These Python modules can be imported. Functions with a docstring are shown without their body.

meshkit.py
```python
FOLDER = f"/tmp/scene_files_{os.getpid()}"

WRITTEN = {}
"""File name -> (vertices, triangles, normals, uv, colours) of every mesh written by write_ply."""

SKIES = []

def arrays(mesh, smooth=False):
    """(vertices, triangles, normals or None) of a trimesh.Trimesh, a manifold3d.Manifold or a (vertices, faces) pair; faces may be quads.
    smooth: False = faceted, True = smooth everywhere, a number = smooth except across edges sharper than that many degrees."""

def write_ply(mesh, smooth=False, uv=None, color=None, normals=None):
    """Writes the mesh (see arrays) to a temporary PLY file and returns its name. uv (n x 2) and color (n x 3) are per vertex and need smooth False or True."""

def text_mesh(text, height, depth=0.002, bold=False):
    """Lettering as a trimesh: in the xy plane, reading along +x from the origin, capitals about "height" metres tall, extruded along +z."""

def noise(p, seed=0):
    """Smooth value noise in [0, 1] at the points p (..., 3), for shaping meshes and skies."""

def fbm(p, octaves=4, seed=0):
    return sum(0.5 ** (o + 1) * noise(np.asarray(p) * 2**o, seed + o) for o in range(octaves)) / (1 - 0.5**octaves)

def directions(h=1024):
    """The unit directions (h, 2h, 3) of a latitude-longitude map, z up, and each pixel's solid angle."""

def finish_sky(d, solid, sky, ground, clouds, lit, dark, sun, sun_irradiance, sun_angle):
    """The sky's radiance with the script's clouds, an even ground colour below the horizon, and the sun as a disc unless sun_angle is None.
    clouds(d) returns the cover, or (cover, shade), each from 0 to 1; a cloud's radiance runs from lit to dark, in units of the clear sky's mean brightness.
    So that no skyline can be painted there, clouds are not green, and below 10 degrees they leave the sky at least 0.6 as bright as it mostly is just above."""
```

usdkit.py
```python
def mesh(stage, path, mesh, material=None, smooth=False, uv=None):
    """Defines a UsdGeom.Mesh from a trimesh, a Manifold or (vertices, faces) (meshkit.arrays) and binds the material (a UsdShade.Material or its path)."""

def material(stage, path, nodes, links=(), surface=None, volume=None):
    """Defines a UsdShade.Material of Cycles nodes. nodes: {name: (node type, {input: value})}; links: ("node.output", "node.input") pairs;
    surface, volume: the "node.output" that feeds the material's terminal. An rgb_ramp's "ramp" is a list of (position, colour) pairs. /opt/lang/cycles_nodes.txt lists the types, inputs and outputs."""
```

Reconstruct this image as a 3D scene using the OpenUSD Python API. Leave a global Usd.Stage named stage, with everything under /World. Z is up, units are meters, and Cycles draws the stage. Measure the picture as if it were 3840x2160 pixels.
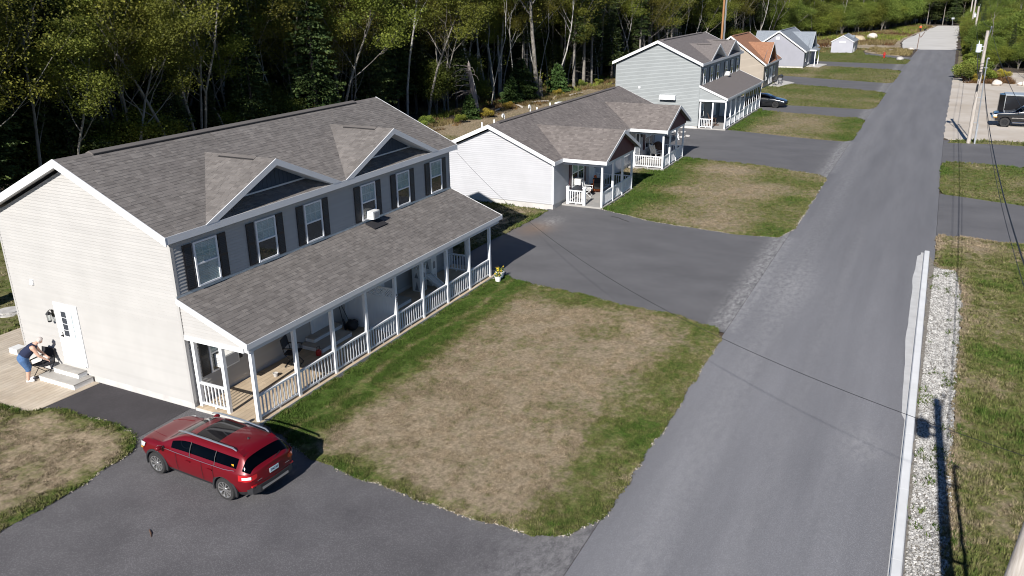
import math, random
import numpy as np
import trimesh
import usdkit, meshkit
from pxr import Usd, UsdGeom, UsdLux, UsdShade, Gf, Sdf, Vt
from scipy.spatial import cKDTree
import shapely
from shapely.geometry import Polygon, Point, LineString

stage = Usd.Stage.CreateInMemory()
UsdGeom.SetStageUpAxis(stage, "Z")
UsdGeom.SetStageMetersPerUnit(stage, 1.0)
UsdGeom.Xform.Define(stage, "/World")
UsdGeom.Scope.Define(stage, "/World/Looks")
RNG = np.random.default_rng(7)
PI = math.pi

# ---------------------------------------------------------------- camera, sky, sun, exposure
CAM = np.array([-15.8271, -19.0839, 12.0938]); YAW, PITCH, ROLL = 0.47, -0.3461, -0.0127
SUN_DIR = np.array([-1.0, -0.088, 0.622]); SUN_DIR /= np.linalg.norm(SUN_DIR)     # towards the sun
SUN_I, SKY_S, EXPOSURE = 1.25, 0.058, 0.58

def look_rows():
    cy, sy, cp, sp = math.cos(YAW), math.sin(YAW), math.cos(PITCH), math.sin(PITCH)
    fw = np.array([cy * cp, sy * cp, sp]); rt = np.array([sy, -cy, 0.0]); up = np.cross(rt, fw)
    c, s = math.cos(ROLL), math.sin(ROLL)
    return c * rt + s * up, -s * rt + c * up, fw
_r, _u, _f = look_rows()
cam = UsdGeom.Camera.Define(stage, "/World/camera")
cam.CreateHorizontalApertureAttr(36.0); cam.CreateVerticalApertureAttr(20.25)
cam.CreateFocalLengthAttr(36.0 * 3088.69 / 3840.0)
cam.CreateFStopAttr(0.0); cam.CreateExposureAttr(EXPOSURE)
cam.CreateClippingRangeAttr(Gf.Vec2f(0.1, 5000))
m4 = Gf.Matrix4d(); m4.SetIdentity()
for i, row in enumerate((_r, _u, -_f, CAM)):
    for k in range(3): m4[i, k] = float(row[k])
UsdGeom.Xformable(cam).AddTransformOp().Set(m4)

sky = UsdLux.DomeLight.Define(stage, "/World/sky")
skym = usdkit.material(stage, "/World/Looks/sky", {
    "s": ("sky_texture", {"sky_type": "single_scattering", "sun_disc": False, "sun_elevation": math.asin(SUN_DIR[2]),
                          "sun_rotation": math.atan2(SUN_DIR[0], SUN_DIR[1]), "altitude": 60.0, "air_density": 0.75, "aerosol_density": 0.0, "ozone_density": 6.0}),
    "b": ("background_shader", {"strength": SKY_S})}, [("s.color", "b.color")], surface="b.background")
UsdShade.MaterialBindingAPI.Apply(sky.GetPrim()).Bind(skym)
sky.GetPrim().SetCustomDataByKey("kind", "structure"); sky.GetPrim().SetCustomDataByKey("label", "clear daylight sky above the woods")
sun = UsdLux.DistantLight.Define(stage, "/World/sun")
sun.CreateNormalizeAttr(True); sun.CreateIntensityAttr(SUN_I); sun.CreateAngleAttr(0.53); sun.CreateColorAttr(Gf.Vec3f(1.0, 0.965, 0.92))
z = Gf.Vec3d(*SUN_DIR)
sun.AddTransformOp().Set(Gf.Matrix4d().SetRotate(Gf.Rotation(Gf.Vec3d(0, 0, 1), z)))

# ---------------------------------------------------------------- prim helpers
_taken = {}
def numbered(parent, name):
    k = (parent, name); n = _taken.get(k, 0); _taken[k] = n + 1
    return name if n == 0 else "%s_%03d" % (name, n)
def path_of(p): return "/World" if p is None else (p if isinstance(p, str) else str(p.GetPath()))
def setd(prim, **kw):
    for k, v in kw.items():
        if v: prim.SetCustomDataByKey(k, v)
def thing(name, label, cat, loc=(0, 0, 0), rz=0.0, group=None, kind=None):
    x = UsdGeom.Xform.Define(stage, "/World/" + numbered("/World", name))
    x.AddTranslateOp().Set(Gf.Vec3d(*map(float, loc)))
    if rz: x.AddRotateZOp().Set(math.degrees(rz))
    setd(x.GetPrim(), label=label, category=cat, group=group, kind=kind)
    return x.GetPrim()
def put(parent, name, mb, mat, smooth=False, label=None, cat=None, group=None, kind=None, attrs=None):
    par = path_of(parent); p = par + "/" + numbered(par, name)
    if isinstance(mb, MB): mb = mb.arrays()
    mat = M(mat) if isinstance(mat, str) else mat
    m = usdkit.mesh(stage, p, mb, mat, smooth)
    if attrs:
        for k, v in attrs.items():
            UsdGeom.PrimvarsAPI(m).CreatePrimvar(k, Sdf.ValueTypeNames.FloatArray, "vertex").Set(Vt.FloatArray.FromNumpy(np.asarray(v, np.float32)))
    setd(m.GetPrim(), label=label, category=cat, group=group, kind=kind)
    return m.GetPrim()
def clone(src, loc, rz=0.0, s=1.0, label=None, group=None, name=None, cat=None):
    base = name or src.GetCustomDataByKey("basename") or src.GetName()
    x = UsdGeom.Xform.Define(stage, "/World/" + numbered("/World", base))
    pr = x.GetPrim()
    pr.GetReferences().AddInternalReference(src.GetPath())
    xf = UsdGeom.Xformable(pr); xf.ClearXformOpOrder()
    m = Gf.Matrix4d().SetScale(Gf.Vec3d(s, s, s) if np.isscalar(s) else Gf.Vec3d(*s)) * Gf.Matrix4d().SetRotate(Gf.Rotation(Gf.Vec3d(0, 0, 1), math.degrees(rz))) * Gf.Matrix4d().SetTranslate(Gf.Vec3d(*map(float, loc)))
    xf.AddTransformOp(opSuffix="place").Set(m)
    pr.SetInstanceable(True)
    setd(pr, label=label, group=group, category=cat)
    return pr

class MB:
    """collects pieces of geometry into one mesh"""
    def __init__(s): s.v, s.f, s.n = [], [], 0
    def add(s, v, f):
        v = np.asarray(v, float); f = np.asarray(f, int)
        if f.ndim == 2 and f.shape[1] == 4: f = np.vstack([f[:, [0, 1, 2]], f[:, [0, 2, 3]]])
        s.v.append(v); s.f.append(f + s.n); s.n += len(v); return s
    def tm(s, m): return s.add(m.vertices, m.faces)
    def arrays(s): return np.vstack(s.v), np.vstack(s.f)
    def box(s, x0, x1, y0, y1, z0, z1):
        v = [(x, y, z) for x in (x0, x1) for y in (y0, y1) for z in (z0, z1)]
        return s.add(v, [(0, 1, 3, 2), (4, 6, 7, 5), (0, 4, 5, 1), (2, 3, 7, 6), (0, 2, 6, 4), (1, 5, 7, 3)])
    def prism(s, pts, vec):
        """polygon pts (3d, convex) swept by vec, outward faces"""
        a = np.asarray(pts, float); b = a + np.asarray(vec, float); n = len(a)
        nrm = np.zeros(3)
        for i in range(n): nrm += np.cross(a[i], a[(i + 1) % n])
        if np.dot(nrm, vec) > 0: a, b = a[::-1], b[::-1]
        f = [(0, i, i + 1) for i in range(1, n - 1)] + [(n, n + i + 1, n + i) for i in range(1, n - 1)]
        for i in range(n):
            j = (i + 1) % n; f += [(j, i, n + i), (j, n + i, n + j)]
        return s.add(np.vstack([a, b]), f)
    def poly(s, pts):
        n = len(pts); return s.add(pts, [(0, i, i + 1) for i in range(1, n - 1)])
    def obox(s, c, ax, ay, az):
        c, ax, ay, az = (np.asarray(q, float) for q in (c, ax, ay, az))
        v = [c + i * ax + j * ay + k * az for i in (-1, 1) for j in (-1, 1) for k in (-1, 1)]
        f = [(0, 1, 3, 2), (4, 6, 7, 5), (0, 4, 5, 1), (2, 3, 7, 6), (0, 2, 6, 4), (1, 5, 7, 3)]
        if np.dot(np.cross(ax, ay), az) < 0: f = [q[::-1] for q in f]
        return s.add(v, f)
    def bar(s, a, b, w, h=None, up=(0, 0, 1)):
        """square bar from a to b"""
        a, b = np.asarray(a, float), np.asarray(b, float); d = b - a; L = np.linalg.norm(d); d = d / L
        up = np.asarray(up, float)
        if abs(np.dot(up, d)) > 0.95: up = np.array([1.0, 0, 0])
        r = np.cross(d, up); r /= np.linalg.norm(r); u = np.cross(r, d)
        return s.obox((a + b) / 2, d * L / 2, r * w / 2, u * (h or w) / 2)
    def tube(s, pts, r, seg=8, cap=True):
        pts = np.asarray(pts, float); n = len(pts); r = np.broadcast_to(np.asarray(r, float), (n,))
        t = np.gradient(pts, axis=0); t /= np.maximum(np.linalg.norm(t, axis=1, keepdims=True), 1e-9)
        ref = np.array([0, 0, 1.0]) if abs(t[:, 2]).mean() < 0.8 else np.array([1.0, 0, 0])
        a = np.cross(t, ref); a /= np.maximum(np.linalg.norm(a, axis=1, keepdims=True), 1e-9); b = np.cross(t, a)
        th = np.arange(seg) * 2 * PI / seg
        v = (pts[:, None] + r[:, None, None] * (np.cos(th)[None, :, None] * a[:, None] + np.sin(th)[None, :, None] * b[:, None])).reshape(-1, 3)
        f = []
        for i in range(n - 1):
            for k in range(seg):
                k2 = (k + 1) % seg
                f += [(i * seg + k, i * seg + k2, (i + 1) * seg + k2), (i * seg + k, (i + 1) * seg + k2, (i + 1) * seg + k)]
        if cap:
            for i in range(1, seg - 1):
                f += [(0, i + 1, i), ((n - 1) * seg, (n - 1) * seg + i, (n - 1) * seg + i + 1)]
        return s.add(v, f)
    def lathe(s, prof, c=(0, 0, 0), axis='z', seg=20):
        """profile [(r, h)] turned about an axis through c"""
        prof = np.asarray(prof, float); n = len(prof); th = np.arange(seg) * 2 * PI / seg
        x = prof[:, :1] * np.cos(th); y = prof[:, :1] * np.sin(th); h = np.repeat(prof[:, 1:], seg, 1)
        v = {'z': np.stack([x, y, h], -1), 'x': np.stack([h, x, y], -1), 'y': np.stack([y, h, x], -1)}[axis].reshape(-1, 3) + np.asarray(c, float)
        f = []
        for i in range(n - 1):
            for k in range(seg):
                k2 = (k + 1) % seg
                f += [(i * seg + k, i * seg + k2, (i + 1) * seg + k2), (i * seg + k, (i + 1) * seg + k2, (i + 1) * seg + k)]
        return s.add(v, f)
    def move(s, loc=(0, 0, 0), rz=0.0):
        c, sn = math.cos(rz), math.sin(rz); R = np.array([[c, -sn, 0], [sn, c, 0], [0, 0, 1]])
        s.v = [v @ R.T + np.asarray(loc, float) for v in s.v]; return s

def blob(c, r, seed=0, amp=0.18, sub=2, flat=1.0):
    m = trimesh.creation.icosphere(sub); v = m.vertices
    d = 1 + amp * 2 * (meshkit.fbm(v * 1.3 + seed * 7.1, 3, seed) - 0.5)
    v = v * d[:, None] * np.asarray(r) if np.ndim(r) else v * d[:, None] * r
    v[:, 2] = v[:, 2] * flat
    return v + np.asarray(c), m.faces

def tri_poly(poly):
    """triangulates a shapely polygon"""
    v, f = trimesh.creation.triangulate_polygon(poly, engine="earcut"); return v, f
def slab(poly, z0, z1):
    """a sheet with a skirt: top at z1, sides down to z0"""
    mb = MB(); v, f = tri_poly(poly)
    top = np.c_[v, np.full(len(v), z1)]
    a = top[f]; nz = np.cross(a[:, 1] - a[:, 0], a[:, 2] - a[:, 0])[:, 2]
    f = np.where((nz < 0)[:, None], f[:, ::-1], f)
    mb.add(top, f)
    ring = np.array(poly.exterior.coords)[:-1]; n = len(ring)
    if not poly.exterior.is_ccw: ring = ring[::-1]
    w = np.vstack([np.c_[ring, np.full(n, z0)], np.c_[ring, np.full(n, z1)]])
    i = np.arange(n); j = (i + 1) % n
    mb.add(w, np.stack([i, j, n + j, n + i], 1))
    return mb
def wobble(pts, step=0.35, amp=0.06, seed=0, freq=1.6, closed=True):
    """resamples an outline and roughens it"""
    ls = LineString(list(pts) + [pts[0]]) if closed else LineString(pts)
    n = max(8, int(ls.length / step)); q = np.array([ls.interpolate(i / n, normalized=True).coords[0] for i in range(n if closed else n + 1)])
    p3 = np.c_[q * freq, np.full(len(q), seed * 3.7)]
    return q + amp * 2 * np.c_[meshkit.fbm(p3, 3, seed) - 0.5, meshkit.fbm(p3 + 31.7, 3, seed + 5) - 0.5] * 2

# ---------------------------------------------------------------- materials
_mats = {}
def M(n): return _mats[n]
def mat(name, col, rough=0.6, var=None, scale=6.0, detail=4.0, bump=0.0, bscale=60.0, spec=0.5, metal=0.0, coat=0.0, rnd=0.0, col2=None, space="position", stretch=None, **kw):
    """principled material: colour varied by noise between col and col2 (or col scaled by 1 +- var), fine bump, a little variation from object to object"""
    nodes = {"p": ("principled_bsdf", {"roughness": rough, "specular_ior_level": spec, "metallic": metal, "coat_weight": coat, "base_color": col, **kw})}
    links = []
    if var or col2 is not None or bump or rnd:
        if space == "position": nodes["co"] = ("geometry", {}); src = "co.position"
        else: nodes["co"] = ("texture_coordinate", {}); src = "co.object"
        if stretch: nodes["mp"] = ("mapping", {"scale": stretch}); links.append((src, "mp.vector")); src = "mp.vector"
    out = None
    if var or col2 is not None:
        a, b = (tuple(np.array(col) * (1 - var)), tuple(np.minimum(np.array(col) * (1 + var), 0.95))) if col2 is None else (col, col2)
        nodes["n"] = ("noise_texture", {"scale": scale, "detail": detail, "roughness": 0.6})
        nodes["r"] = ("rgb_ramp", {"ramp": [(0.3, a), (0.7, b)]})
        links += [(src, "n.vector"), ("n.fac", "r.fac")]; out = "r.color"
    if rnd:
        nodes["oi"] = ("object_info", {}); nodes["gi"] = ("attribute", {"attribute": "tone"})
        nodes["ad"] = ("math", {"math_type": "add"}); nodes["fr"] = ("math", {"math_type": "fraction"})
        nodes["mr"] = ("map_range", {"from_min": 0.0, "from_max": 1.0, "to_min": 1 - rnd, "to_max": 1 + rnd})
        nodes["hs"] = ("hsv", {"hue": 0.5, "saturation": 1.0, "fac": 1.0, "color": col})
        links += [("oi.random", "ad.value1"), ("gi.fac", "ad.value2"), ("ad.value", "fr.value1"), ("fr.value", "mr.value"), ("mr.result", "hs.value")]
        if out: links.append((out, "hs.color"))
        out = "hs.color"
    if out: links.append((out, "p.base_color"))
    if bump:
        nodes["bn"] = ("noise_texture", {"scale": bscale, "detail": 4.0, "roughness": 0.65})
        nodes["bu"] = ("bump", {"strength": min(1.0, bump * 10), "distance": 0.02 * bump * 10})
        links += [(src, "bn.vector"), ("bn.fac", "bu.height"), ("bu.normal", "p.normal")]
    _mats[name] = usdkit.material(stage, "/World/Looks/" + name, nodes, links, surface="p.BSDF"); return _mats[name]
# structure colours
def siding(name, c, var=0.05): mat(name, c, rough=0.55, var=var, scale=0.9, detail=5, rnd=0.025, spec=0.35)
siding("siding_cream", (0.405, 0.391, 0.370)); siding("siding_white", (0.42, 0.42, 0.433)); siding("siding_sage", (0.25, 0.266, 0.266))
siding("siding_tan", (0.30, 0.255, 0.205)); siding("siding_lavender", (0.26, 0.26, 0.295)); siding("siding_shed", (0.35, 0.35, 0.39))
siding("siding_navy", (0.040, 0.062, 0.095)); siding("siding_maroon", (0.10, 0.028, 0.040)); siding("siding_slate", (0.12, 0.14, 0.17))
mat("trim_white", (0.68, 0.68, 0.68), rough=0.45, var=0.03, scale=2.0, spec=0.4)
mat("vinyl_white", (0.77, 0.775, 0.78), rough=0.38, var=0.02, scale=3.0, spec=0.45)
mat("shutter_black", (0.012, 0.012, 0.016), rough=0.45, var=0.2, scale=8)
mat("shutter_maroon", (0.06, 0.016, 0.024), rough=0.45, var=0.15, scale=8)
mat("concrete", (0.47, 0.45, 0.42), rough=0.85, var=0.16, scale=2.5, bump=0.03, bscale=35)
mat("foundation", (0.42, 0.40, 0.38), rough=0.85, col2=(0.55, 0.53, 0.5), scale=1.6, bump=0.03, bscale=25)
mat("kerb_stone", (0.66, 0.66, 0.65), rough=0.8, var=0.08, scale=1.2, bump=0.02, bscale=60)
mat("black_metal", (0.015, 0.015, 0.016), rough=0.4, spec=0.5)
mat("galvanised", (0.5, 0.52, 0.54), rough=0.35, metal=0.7, var=0.1, scale=6)
mat("white_paint", (0.76, 0.76, 0.75), rough=0.4, var=0.05, scale=4)
mat("plastic_white", (0.74, 0.73, 0.70), rough=0.45, var=0.05, scale=4)
mat("plastic_grey", (0.25, 0.25, 0.26), rough=0.5)
mat("pvc_pipe", (0.8, 0.8, 0.79), rough=0.4)
mat("fabric_black", (0.018, 0.017, 0.02), rough=0.9, var=0.3, scale=30)
mat("step_tread", (0.36, 0.34, 0.31), rough=0.85, var=0.1, scale=3, bump=0.02)
mat("deck_plank", (0.40, 0.31, 0.21), rough=0.8, col2=(0.50, 0.40, 0.28), scale=1.3, detail=6, rnd=0.10, bump=0.03, bscale=40)
mat("patio_plank", (0.38, 0.31, 0.23), rough=0.85, col2=(0.52, 0.45, 0.36), scale=0.8, detail=6, rnd=0.08, bump=0.03, bscale=40)
mat("deck_grey", (0.28, 0.27, 0.26), rough=0.85, col2=(0.36, 0.34, 0.31), scale=1.5, rnd=0.1)
mat("interior_dark", (0.022, 0.026, 0.036), rough=0.9)
mat("blind", (0.50, 0.57, 0.58), rough=0.8, var=0.15, scale=3)
mat("bug_screen", (0.035, 0.04, 0.05), rough=0.7)
mat("ridge_black", (0.02, 0.018, 0.018), rough=0.8)
mat("orange_paint", (0.5, 0.12, 0.03), rough=0.5)
mat("red_paint", (0.42, 0.018, 0.014), rough=0.4)
mat("stone_grey", (0.36, 0.34, 0.32), rough=0.9, col2=(0.52, 0.5, 0.47), scale=3, bump=0.06, bscale=9, space="object")
mat("stone_pink", (0.50, 0.43, 0.37), rough=0.9, col2=(0.68, 0.62, 0.56), scale=1.5, bump=0.06, bscale=6, space="object")
mat("skin", (0.56, 0.34, 0.25), rough=0.55); mat("hair_grey", (0.45, 0.40, 0.37), rough=0.7)
mat("cloth_navy", (0.012, 0.018, 0.05), rough=0.9); mat("cloth_denim", (0.06, 0.13, 0.27), rough=0.9, var=0.2, scale=20); mat("shoe_white", (0.75, 0.75, 0.76), rough=0.6)
mat("cloth_orange", (0.6, 0.1, 0.03), rough=0.9)
mat("flower_yellow", (0.6, 0.42, 0.03), rough=0.8, rnd=0.2); mat("terracotta", (0.4, 0.16, 0.07), rough=0.8)
mat("leaf_pot", (0.05, 0.11, 0.02), rough=0.7, rnd=0.3)
mat("wood_brown", (0.10, 0.055, 0.035), rough=0.75, var=0.3, scale=12)
mat("wood_weathered", (0.34, 0.30, 0.26), rough=0.85, col2=(0.48, 0.43, 0.37), scale=3, stretch=(6, 6, 0.7), bump=0.04, bscale=20)
mat("pole_wood", (0.30, 0.26, 0.22), rough=0.85, col2=(0.47, 0.43, 0.39), scale=4, stretch=(9, 9, 0.5), bump=0.05, bscale=12)
mat("pole_brown", (0.26, 0.12, 0.05), rough=0.85, col2=(0.38, 0.20, 0.09), scale=4, stretch=(9, 9, 0.5), bump=0.05, bscale=12)
mat("wire_black", (0.012, 0.012, 0.013), rough=0.6)
mat("trafo_grey", (0.58, 0.63, 0.64), rough=0.4, var=0.05, scale=3)
def shingle_mat(name, a, b, c):
    nodes = {"gi": ("geometry", {}), "ta": ("attribute", {"attribute": "tone"}),
             "r": ("rgb_ramp", {"ramp": [(0.0, a), (0.35, b), (0.65, b), (1.0, c)]}),
             "n": ("noise_texture", {"scale": 90.0, "detail": 3.0}), "nr": ("map_range", {"from_min": 0.3, "from_max": 0.7, "to_min": 0.75, "to_max": 1.25}),
             "n2": ("noise_texture", {"scale": 0.5, "detail": 4.0}), "nr2": ("map_range", {"from_min": 0.3, "from_max": 0.7, "to_min": 0.9, "to_max": 1.1}),
             "mu": ("math", {"math_type": "multiply"}), "h": ("hsv", {}), "bu": ("bump", {"strength": 0.5, "distance": 0.01}),
             "p": ("principled_bsdf", {"roughness": 0.9, "specular_ior_level": 0.3})}
    links = [("ta.fac", "r.fac"), ("r.color", "h.color"),
             ("gi.position", "n.vector"), ("gi.position", "n2.vector"), ("n.fac", "nr.value"), ("n2.fac", "nr2.value"), ("nr.result", "mu.value1"), ("nr2.result", "mu.value2"), ("mu.value", "h.value"),
             ("h.color", "p.base_color"), ("n.fac", "bu.height"), ("bu.normal", "p.normal")]
    _mats[name] = usdkit.material(stage, "/World/Looks/" + name, nodes, links, surface="p.BSDF")
shingle_mat("shingle_weathered", (0.128, 0.115, 0.106), (0.157, 0.142, 0.131), (0.192, 0.174, 0.160))
shingle_mat("shingle_brown", (0.132, 0.114, 0.105), (0.168, 0.147, 0.135), (0.210, 0.184, 0.168))
shingle_mat("shingle_orange", (0.22, 0.085, 0.04), (0.34, 0.14, 0.065), (0.45, 0.21, 0.10))
shingle_mat("shingle_grey", (0.12, 0.14, 0.16), (0.18, 0.20, 0.225), (0.26, 0.28, 0.31))
def far_shingles(name, a, b):
    """roofs too far off to tell their shingles apart: courses and mottling"""
    nodes = {"g": ("geometry", {}), "mp": ("mapping", {"scale": (3.0, 7.0, 7.0)}), "v": ("noise_texture", {"scale": 1.0, "detail": 3.0, "roughness": 0.7}),
             "r": ("rgb_ramp", {"ramp": [(0.32, a), (0.68, b)]}), "bu": ("bump", {"strength": 0.4, "distance": 0.02}),
             "p": ("principled_bsdf", {"roughness": 0.9, "specular_ior_level": 0.3})}
    _mats[name] = usdkit.material(stage, "/World/Looks/" + name, nodes, [("g.position", "mp.vector"), ("mp.vector", "v.vector"), ("v.fac", "r.fac"), ("r.color", "p.base_color"), ("v.fac", "bu.height"), ("bu.normal", "p.normal")], surface="p.BSDF")
far_shingles("roof_orange", (0.22, 0.105, 0.06), (0.33, 0.17, 0.10)); far_shingles("roof_grey", (0.16, 0.18, 0.205), (0.25, 0.275, 0.305)); far_shingles("roof_brown", (0.125, 0.110, 0.104), (0.19, 0.168, 0.158))
# window glass: see-through with reflections that grow towards grazing angles
def glass(name, tint, f0, k=0.9):
    _mats[name] = usdkit.material(stage, "/World/Looks/" + name, {"lw": ("layer_weight", {"blend": 0.5}), "pw": ("math", {"math_type": "power", "value2": 4.5}), "mr": ("map_range", {"to_min": f0, "to_max": k}), "t": ("transparent_bsdf", {"color": tint}), "g": ("glossy_bsdf", {"roughness": 0.015, "color": (0.95, 0.95, 0.95)}), "m": ("mix_closure", {})},
        [("lw.facing", "pw.value1"), ("pw.value", "mr.value"), ("mr.result", "m.fac"), ("t.BSDF", "m.closure1"), ("g.BSDF", "m.closure2")], surface="m.closure")
glass("pane", (0.90, 0.93, 0.93), 0.05, 0.7); glass("car_glass", (0.10, 0.105, 0.11), 0.02, 0.5); glass("windscreen", (0.62, 0.65, 0.63), 0.04, 0.7)
mat("car_red", (0.135, 0.003, 0.008), rough=0.35, coat=0.45, coat_roughness=0.04, coat_ior=1.4, metal=0.15, spec=0.3)
mat("car_black", (0.006, 0.007, 0.009), rough=0.25, coat=1.0, coat_roughness=0.03)
mat("car_trim", (0.02, 0.02, 0.022), rough=0.6, var=0.2, scale=20); mat("tyre", (0.022, 0.021, 0.021), rough=0.85, var=0.25, scale=20)
mat("alloy", (0.72, 0.71, 0.69), rough=0.25, metal=0.9); mat("chrome", (0.8, 0.8, 0.8), rough=0.12, metal=1.0); mat("rim_black", (0.015, 0.015, 0.016), rough=0.35)
mat("lens_clear", (0.7, 0.72, 0.74), rough=0.12, coat=1.0); mat("lens_red", (0.45, 0.008, 0.012), rough=0.15, coat=1.0); mat("lens_amber", (0.8, 0.33, 0.02), rough=0.2, coat=1.0)
mat("seat_tan", (0.16, 0.145, 0.13), rough=0.8); mat("sunroof_glass", (0.012, 0.011, 0.012), rough=0.06, spec=0.22)
mat("plate", (0.55, 0.66, 0.7), rough=0.5); mat("ink_dark", (0.02, 0.03, 0.06), rough=0.6)
mat("trailer_black", (0.008, 0.008, 0.01), rough=0.3, coat=0.5); mat("trailer_roof", (0.32, 0.36, 0.40), rough=0.4)
# ================================================================ the ground
def asphalt(name, a, b, speck=0.35, stretch=(1, 1, 1)):
    nodes = {"g": ("geometry", {}), "mp": ("mapping", {"scale": stretch}), "n": ("noise_texture", {"scale": 0.55, "detail": 6.0, "roughness": 0.62}), "r": ("rgb_ramp", {"ramp": [(0.3, a), (0.7, b)]}),
             "v": ("voronoi_texture", {"scale": 26.0}), "vr": ("map_range", {"from_min": 0.0, "from_max": 0.5, "to_min": 1 + speck, "to_max": 1 - speck * 0.5, "clamp": True}),
             "n3": ("noise_texture", {"scale": 70.0, "detail": 3.0}), "nr": ("map_range", {"from_min": 0.3, "from_max": 0.7, "to_min": 0.82, "to_max": 1.2}),
             "mu": ("math", {"math_type": "multiply"}), "h": ("hsv", {}), "bu": ("bump", {"strength": 0.6, "distance": 0.012}),
             "at": ("attribute", {"attribute": "dust"}), "n4": ("noise_texture", {"scale": 3.2, "detail": 9.0, "roughness": 0.8}), "nr4": ("map_range", {"from_min": 0.40, "from_max": 0.70, "to_min": 0.0, "to_max": 1.0, "clamp": True}),
             "dm": ("math", {"math_type": "multiply", "use_clamp": True}), "mx": ("mix", {"color2": (0.42, 0.41, 0.40)}), "st": ("attribute", {"attribute": "stain"}), "wt": ("attribute", {"attribute": "wear"}), "w1": ("math", {"math_type": "add", "value2": 1.0}), "w2": ("math", {"math_type": "multiply"}), "sm": ("mix", {"color2": (0.20, 0.125, 0.075)}), "sr": ("math", {"math_type": "multiply", "use_clamp": True}), "mp4": ("mapping", {"scale": (0.9, 1.5, 1)}),
             "p": ("principled_bsdf", {"roughness": 0.82, "specular_ior_level": 0.35})}
    links = [("g.position", "mp.vector"), ("mp.vector", "n.vector"), ("n.fac", "r.fac"), ("r.color", "h.color"), ("g.position", "v.vector"), ("v.distance", "vr.value"), ("g.position", "n3.vector"), ("n3.fac", "nr.value"),
             ("vr.result", "mu.value1"), ("nr.result", "mu.value2"), ("mu.value", "w2.value1"), ("wt.fac", "w1.value1"), ("w1.value", "w2.value2"), ("w2.value", "h.value"), ("n3.fac", "bu.height"), ("bu.normal", "p.normal"),
             ("g.position", "mp4.vector"), ("mp4.vector", "n4.vector"), ("n4.fac", "nr4.value"), ("at.fac", "dm.value1"), ("nr4.result", "dm.value2"), ("dm.value", "mx.fac"), ("h.color", "mx.color1"), ("st.fac", "sr.value1"), ("n.fac", "sr.value2"), ("sr.value", "sm.fac"), ("mx.color", "sm.color1"), ("sm.color", "p.base_color")]
    _mats[name] = usdkit.material(stage, "/World/Looks/" + name, nodes, links, surface="p.BSDF")
asphalt("asphalt_road", (0.172, 0.171, 0.181), (0.225, 0.223, 0.234), 0.24, (0.16, 1.7, 1))
asphalt("asphalt_drive", (0.096, 0.091, 0.095), (0.150, 0.143, 0.147), 0.42)
asphalt("asphalt_walk", (0.040, 0.036, 0.039), (0.068, 0.062, 0.066), 0.35)
asphalt("asphalt_drive_mid", (0.110, 0.107, 0.110), (0.149, 0.145, 0.148), 0.25, (1, 0.6, 1))
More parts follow.
